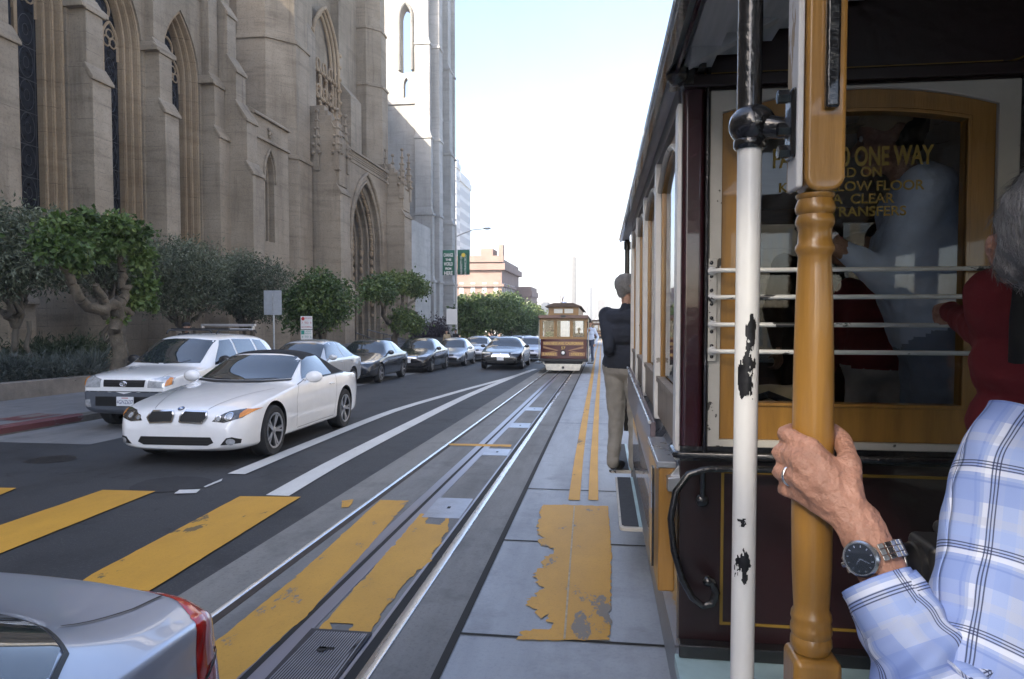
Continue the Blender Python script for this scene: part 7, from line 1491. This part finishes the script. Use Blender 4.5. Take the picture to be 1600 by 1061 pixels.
# steel watch on the wrist
wt = thing('wristwatch', 'steel wristwatch with dark round dial on the plaid man\'s wrist', 'watch', wri+dw*.042); W0 = wri+dw*.042
nd = Vector((-.50,-.84,-.22)); nd = (nd-dw*nd.dot(dw)).normalized(); sd = dw.cross(nd).normalized(); MW = Matrix((( sd.x, dw.x, nd.x, 0), (sd.y, dw.y, nd.y, 0), (sd.z, dw.z, nd.z, 0), (0,0,0,1)))
b = MB(); N_ = 26
for k in range(N_):
    a = 2*pi*k/N_+.12
    if abs(((a-pi/2+pi) % (2*pi))-pi) < .55: continue
    R1 = Matrix.Rotation(a, 4, 'Y'); c = Vector((cos(a)*.0325, 0, sin(a)*.0298)); tv = Vector((-sin(a), 0, cos(a))); nv = Vector((cos(a), 0, sin(a)))
    for y0, y1 in ((-.0095,-.0038), (-.0033,.0033), (.0038,.0095)):
        pts = [c+tv*s*.0033+Vector((0, y, 0)) for s, y in ((-1,y0),(1,y0),(1,y1),(-1,y1))]; b.prism([MW @ q for q in pts], MW @ (nv*.0026))
b.build('bracelet', mat('brushed_watch_steel', (.58,.58,.57), .25, 1.0, var=.08, scale=80), wt, bevel=.0005, seg=1)
b = MB(); Mh = Matrix.Translation(nd*.0285) @ MW; b.lathe([(.001,0),(.0195,0),(.0205,.003),(.0205,.0075),(.0185,.0095),(.0172,.0095),(.0172,.0085),(.001,.0085)], nd*.0285, 'Z', 40, 0, MW.to_3x3()); b.lathe([(.001,.0),(.003,.0),(.003,.004),(.001,.004)], (nd*.033+sd*.0205), 'Z', 10, 0, (MW @ Matrix.Rotation(radians(90), 4, 'Y')).to_3x3()); cs = b.build('case', MATS['brushed_watch_steel'], wt, smooth=35)
b = MB(); b.lathe([(.0001,.0),(.0171,.0),(.0171,.0003),(.0001,.0003)], nd*(.0285+.0087), 'Z', 40, 0, MW.to_3x3()); dl = b.build('dial', mat('watch_dial', (.012,.016,.022), .15, coat=1), cs)
b = MB()
for k in range(12):
    a = 2*pi*k/12; r1, r2 = .0128, .0152; c = Vector((cos(a), sin(a), 0)); t_ = Vector((-sin(a), cos(a), 0))*.0006; z = Vector((0,0,.0375)); b.prism([MW @ (c*r1-t_+z), MW @ (c*r1+t_+z), MW @ (c*r2+t_+z), MW @ (c*r2-t_+z)], nd*.0003)
for a, l in ((.6, .008), (2.4, .012)): c = Vector((cos(a), sin(a), 0)); t_ = Vector((-sin(a), cos(a), 0))*.0007; z = Vector((0,0,.0377)); b.prism([MW @ (-t_+z), MW @ (t_+z), MW @ (c*l+t_*.5+z), MW @ (c*l-t_*.5+z)], nd*.0003)
tag(b.build('dial_markers', M_CHROME, dl), kind='stuff')
# passenger in dark red holding the second bar
hr_ = Wy(1660, 330, 1.62); bR = Vector((hr_.x, 1.60, .60)); kR = (hr_.z-.60)/1.62*1.75
human('passenger in dark red jacket holding the white bars, head hidden behind the grey-haired man', bR, kR, 20, SK_C, C_RED, C_DENIM, H_DARK, {'L': (Wy(1548,520,1.62), Wy(1484,486,2.02), (1,0,.1)), 'R': (bR+Vector((.35,-.05,.75)), bR+Vector((.25,.15,.85)), None)}, .0085, build=1.2)
b = MB(); b.tube([Wy(1600,430,1.44), Wy(1592,500,1.43), Wy(1590,565,1.45)], .016, 8); tag(b.build('camera_strap', C_BLACK, smooth=60), 'black camera strap hanging on the dark red jacket', 'strap')
cm = thing('camera', 'black camera with thick lens held low beside the plaid sleeve', 'camera', Wy(1455, 885, 1.15)); b = MB(); b.box(-.02, .09, -.045, .045, -.04, .045); b.box(.01, .06, -.03, .03, .045, .07); b.build('camera_body', M_BLK, cm, bevel=.012, seg=3)
b = MB(); b.lathe([(.001,-.085),(.036,-.085),(.038,-.08),(.038,-.05),(.035,-.048),(.035,-.03),(.038,-.028),(.038,-.01),(.001,0)], (0,0,0), 'X', 28); b.build('lens', mat('lens_barrel', (.015,.015,.016), .3, coat=.5), cm, smooth=35); b = MB(); b.tube([(-.052, .0385*cos(t), .0385*sin(t)) for t in [2*pi*k/28 for k in range(29)]], .0012, 6); b.build('lens_ring', M_RIM, cm, smooth=60)
# passengers inside the cabin, seen through the glass
Y3 = 2.7; q_ = Wy(1480, 500, Y3)
human('cabin passenger in light blue shirt and pale cap leaning with one arm out', (q_.x, Y3, .62), 1.86, 75, SK_B, C_LBLUE, cloth('faded_blue_trousers', (.26,.32,.44)), H_DARK, {'L': (Wy(1395,440,2.6), Wy(1318,392,2.55), (0,0,1)), 'R': (Wy(1420,430,2.9), Wy(1345,410,3.0), (0,0,1))}, .012, lean=(0,.22), build=1.4, hat=C_TAN)
q_ = Wy(1378, 500, 3.5); human('cabin passenger in maroon shirt and white trousers', (q_.x, 3.5, .62), 1.50, 150, SK_A, C_MAROON, C_WHITE, H_DARK, None, .014)
q_ = Wy(1432, 500, 3.9); human('cabin passenger in pinkish red behind the blue shirt', (q_.x, 3.9, .62), 1.62, 190, SK_A, C_PINK, C_PINK, H_DARK, None, .016)
q_ = Wy(1262, 500, 4.4); human('cabin passenger in dark clothes behind the ochre post', (q_.x, 4.4, .62), 1.72, 200, SK_B, C_BLACK, C_BLACK, H_DARK, None, .016)
bg_ = thing('canvas_bag', 'tan canvas bag with dark strap low behind the cabin glass', 'bag', Wy(1212, 640, 2.75)); blob([((-.10,0,0), .085, (.09,0,-.01), .09, 0), ((-.06,0,.05), .05, (.06,.0,.045), .05, 0), ((-.1,0,-.1), .07, (.1,0,-.1), .07, 0)], [C_TAN], 'bag_body', bg_, .01, 3, .008, 14)
b = MB(); b.tube([(-.17,-.07,.02), (-.05,-.1,.07), (.08,-.1,.02), (.18,-.06,.06)], .014, 8); b.build('bag_strap', C_BLACK, bg_, smooth=60)
# ------------------------------------------------------------------ haze
hm_ = bpy.data.materials.new('haze'); hm_.use_nodes = True; n = hm_.node_tree.nodes; n.remove(n['Principled BSDF'])
pv = n.new('ShaderNodeVolumePrincipled'); pv.inputs['Color'].default_value = (.95, .95, .95, 1); pv.inputs['Density'].default_value = HAZE; pv.inputs['Anisotropy'].default_value = 0.0
hm_.node_tree.links.new(pv.outputs[0], n['Material Output'].inputs['Volume'])
hz = MB().box(-620, 620, -95, 1260, -115, 70).build('haze', hm_); tag(hz, kind='stuff')
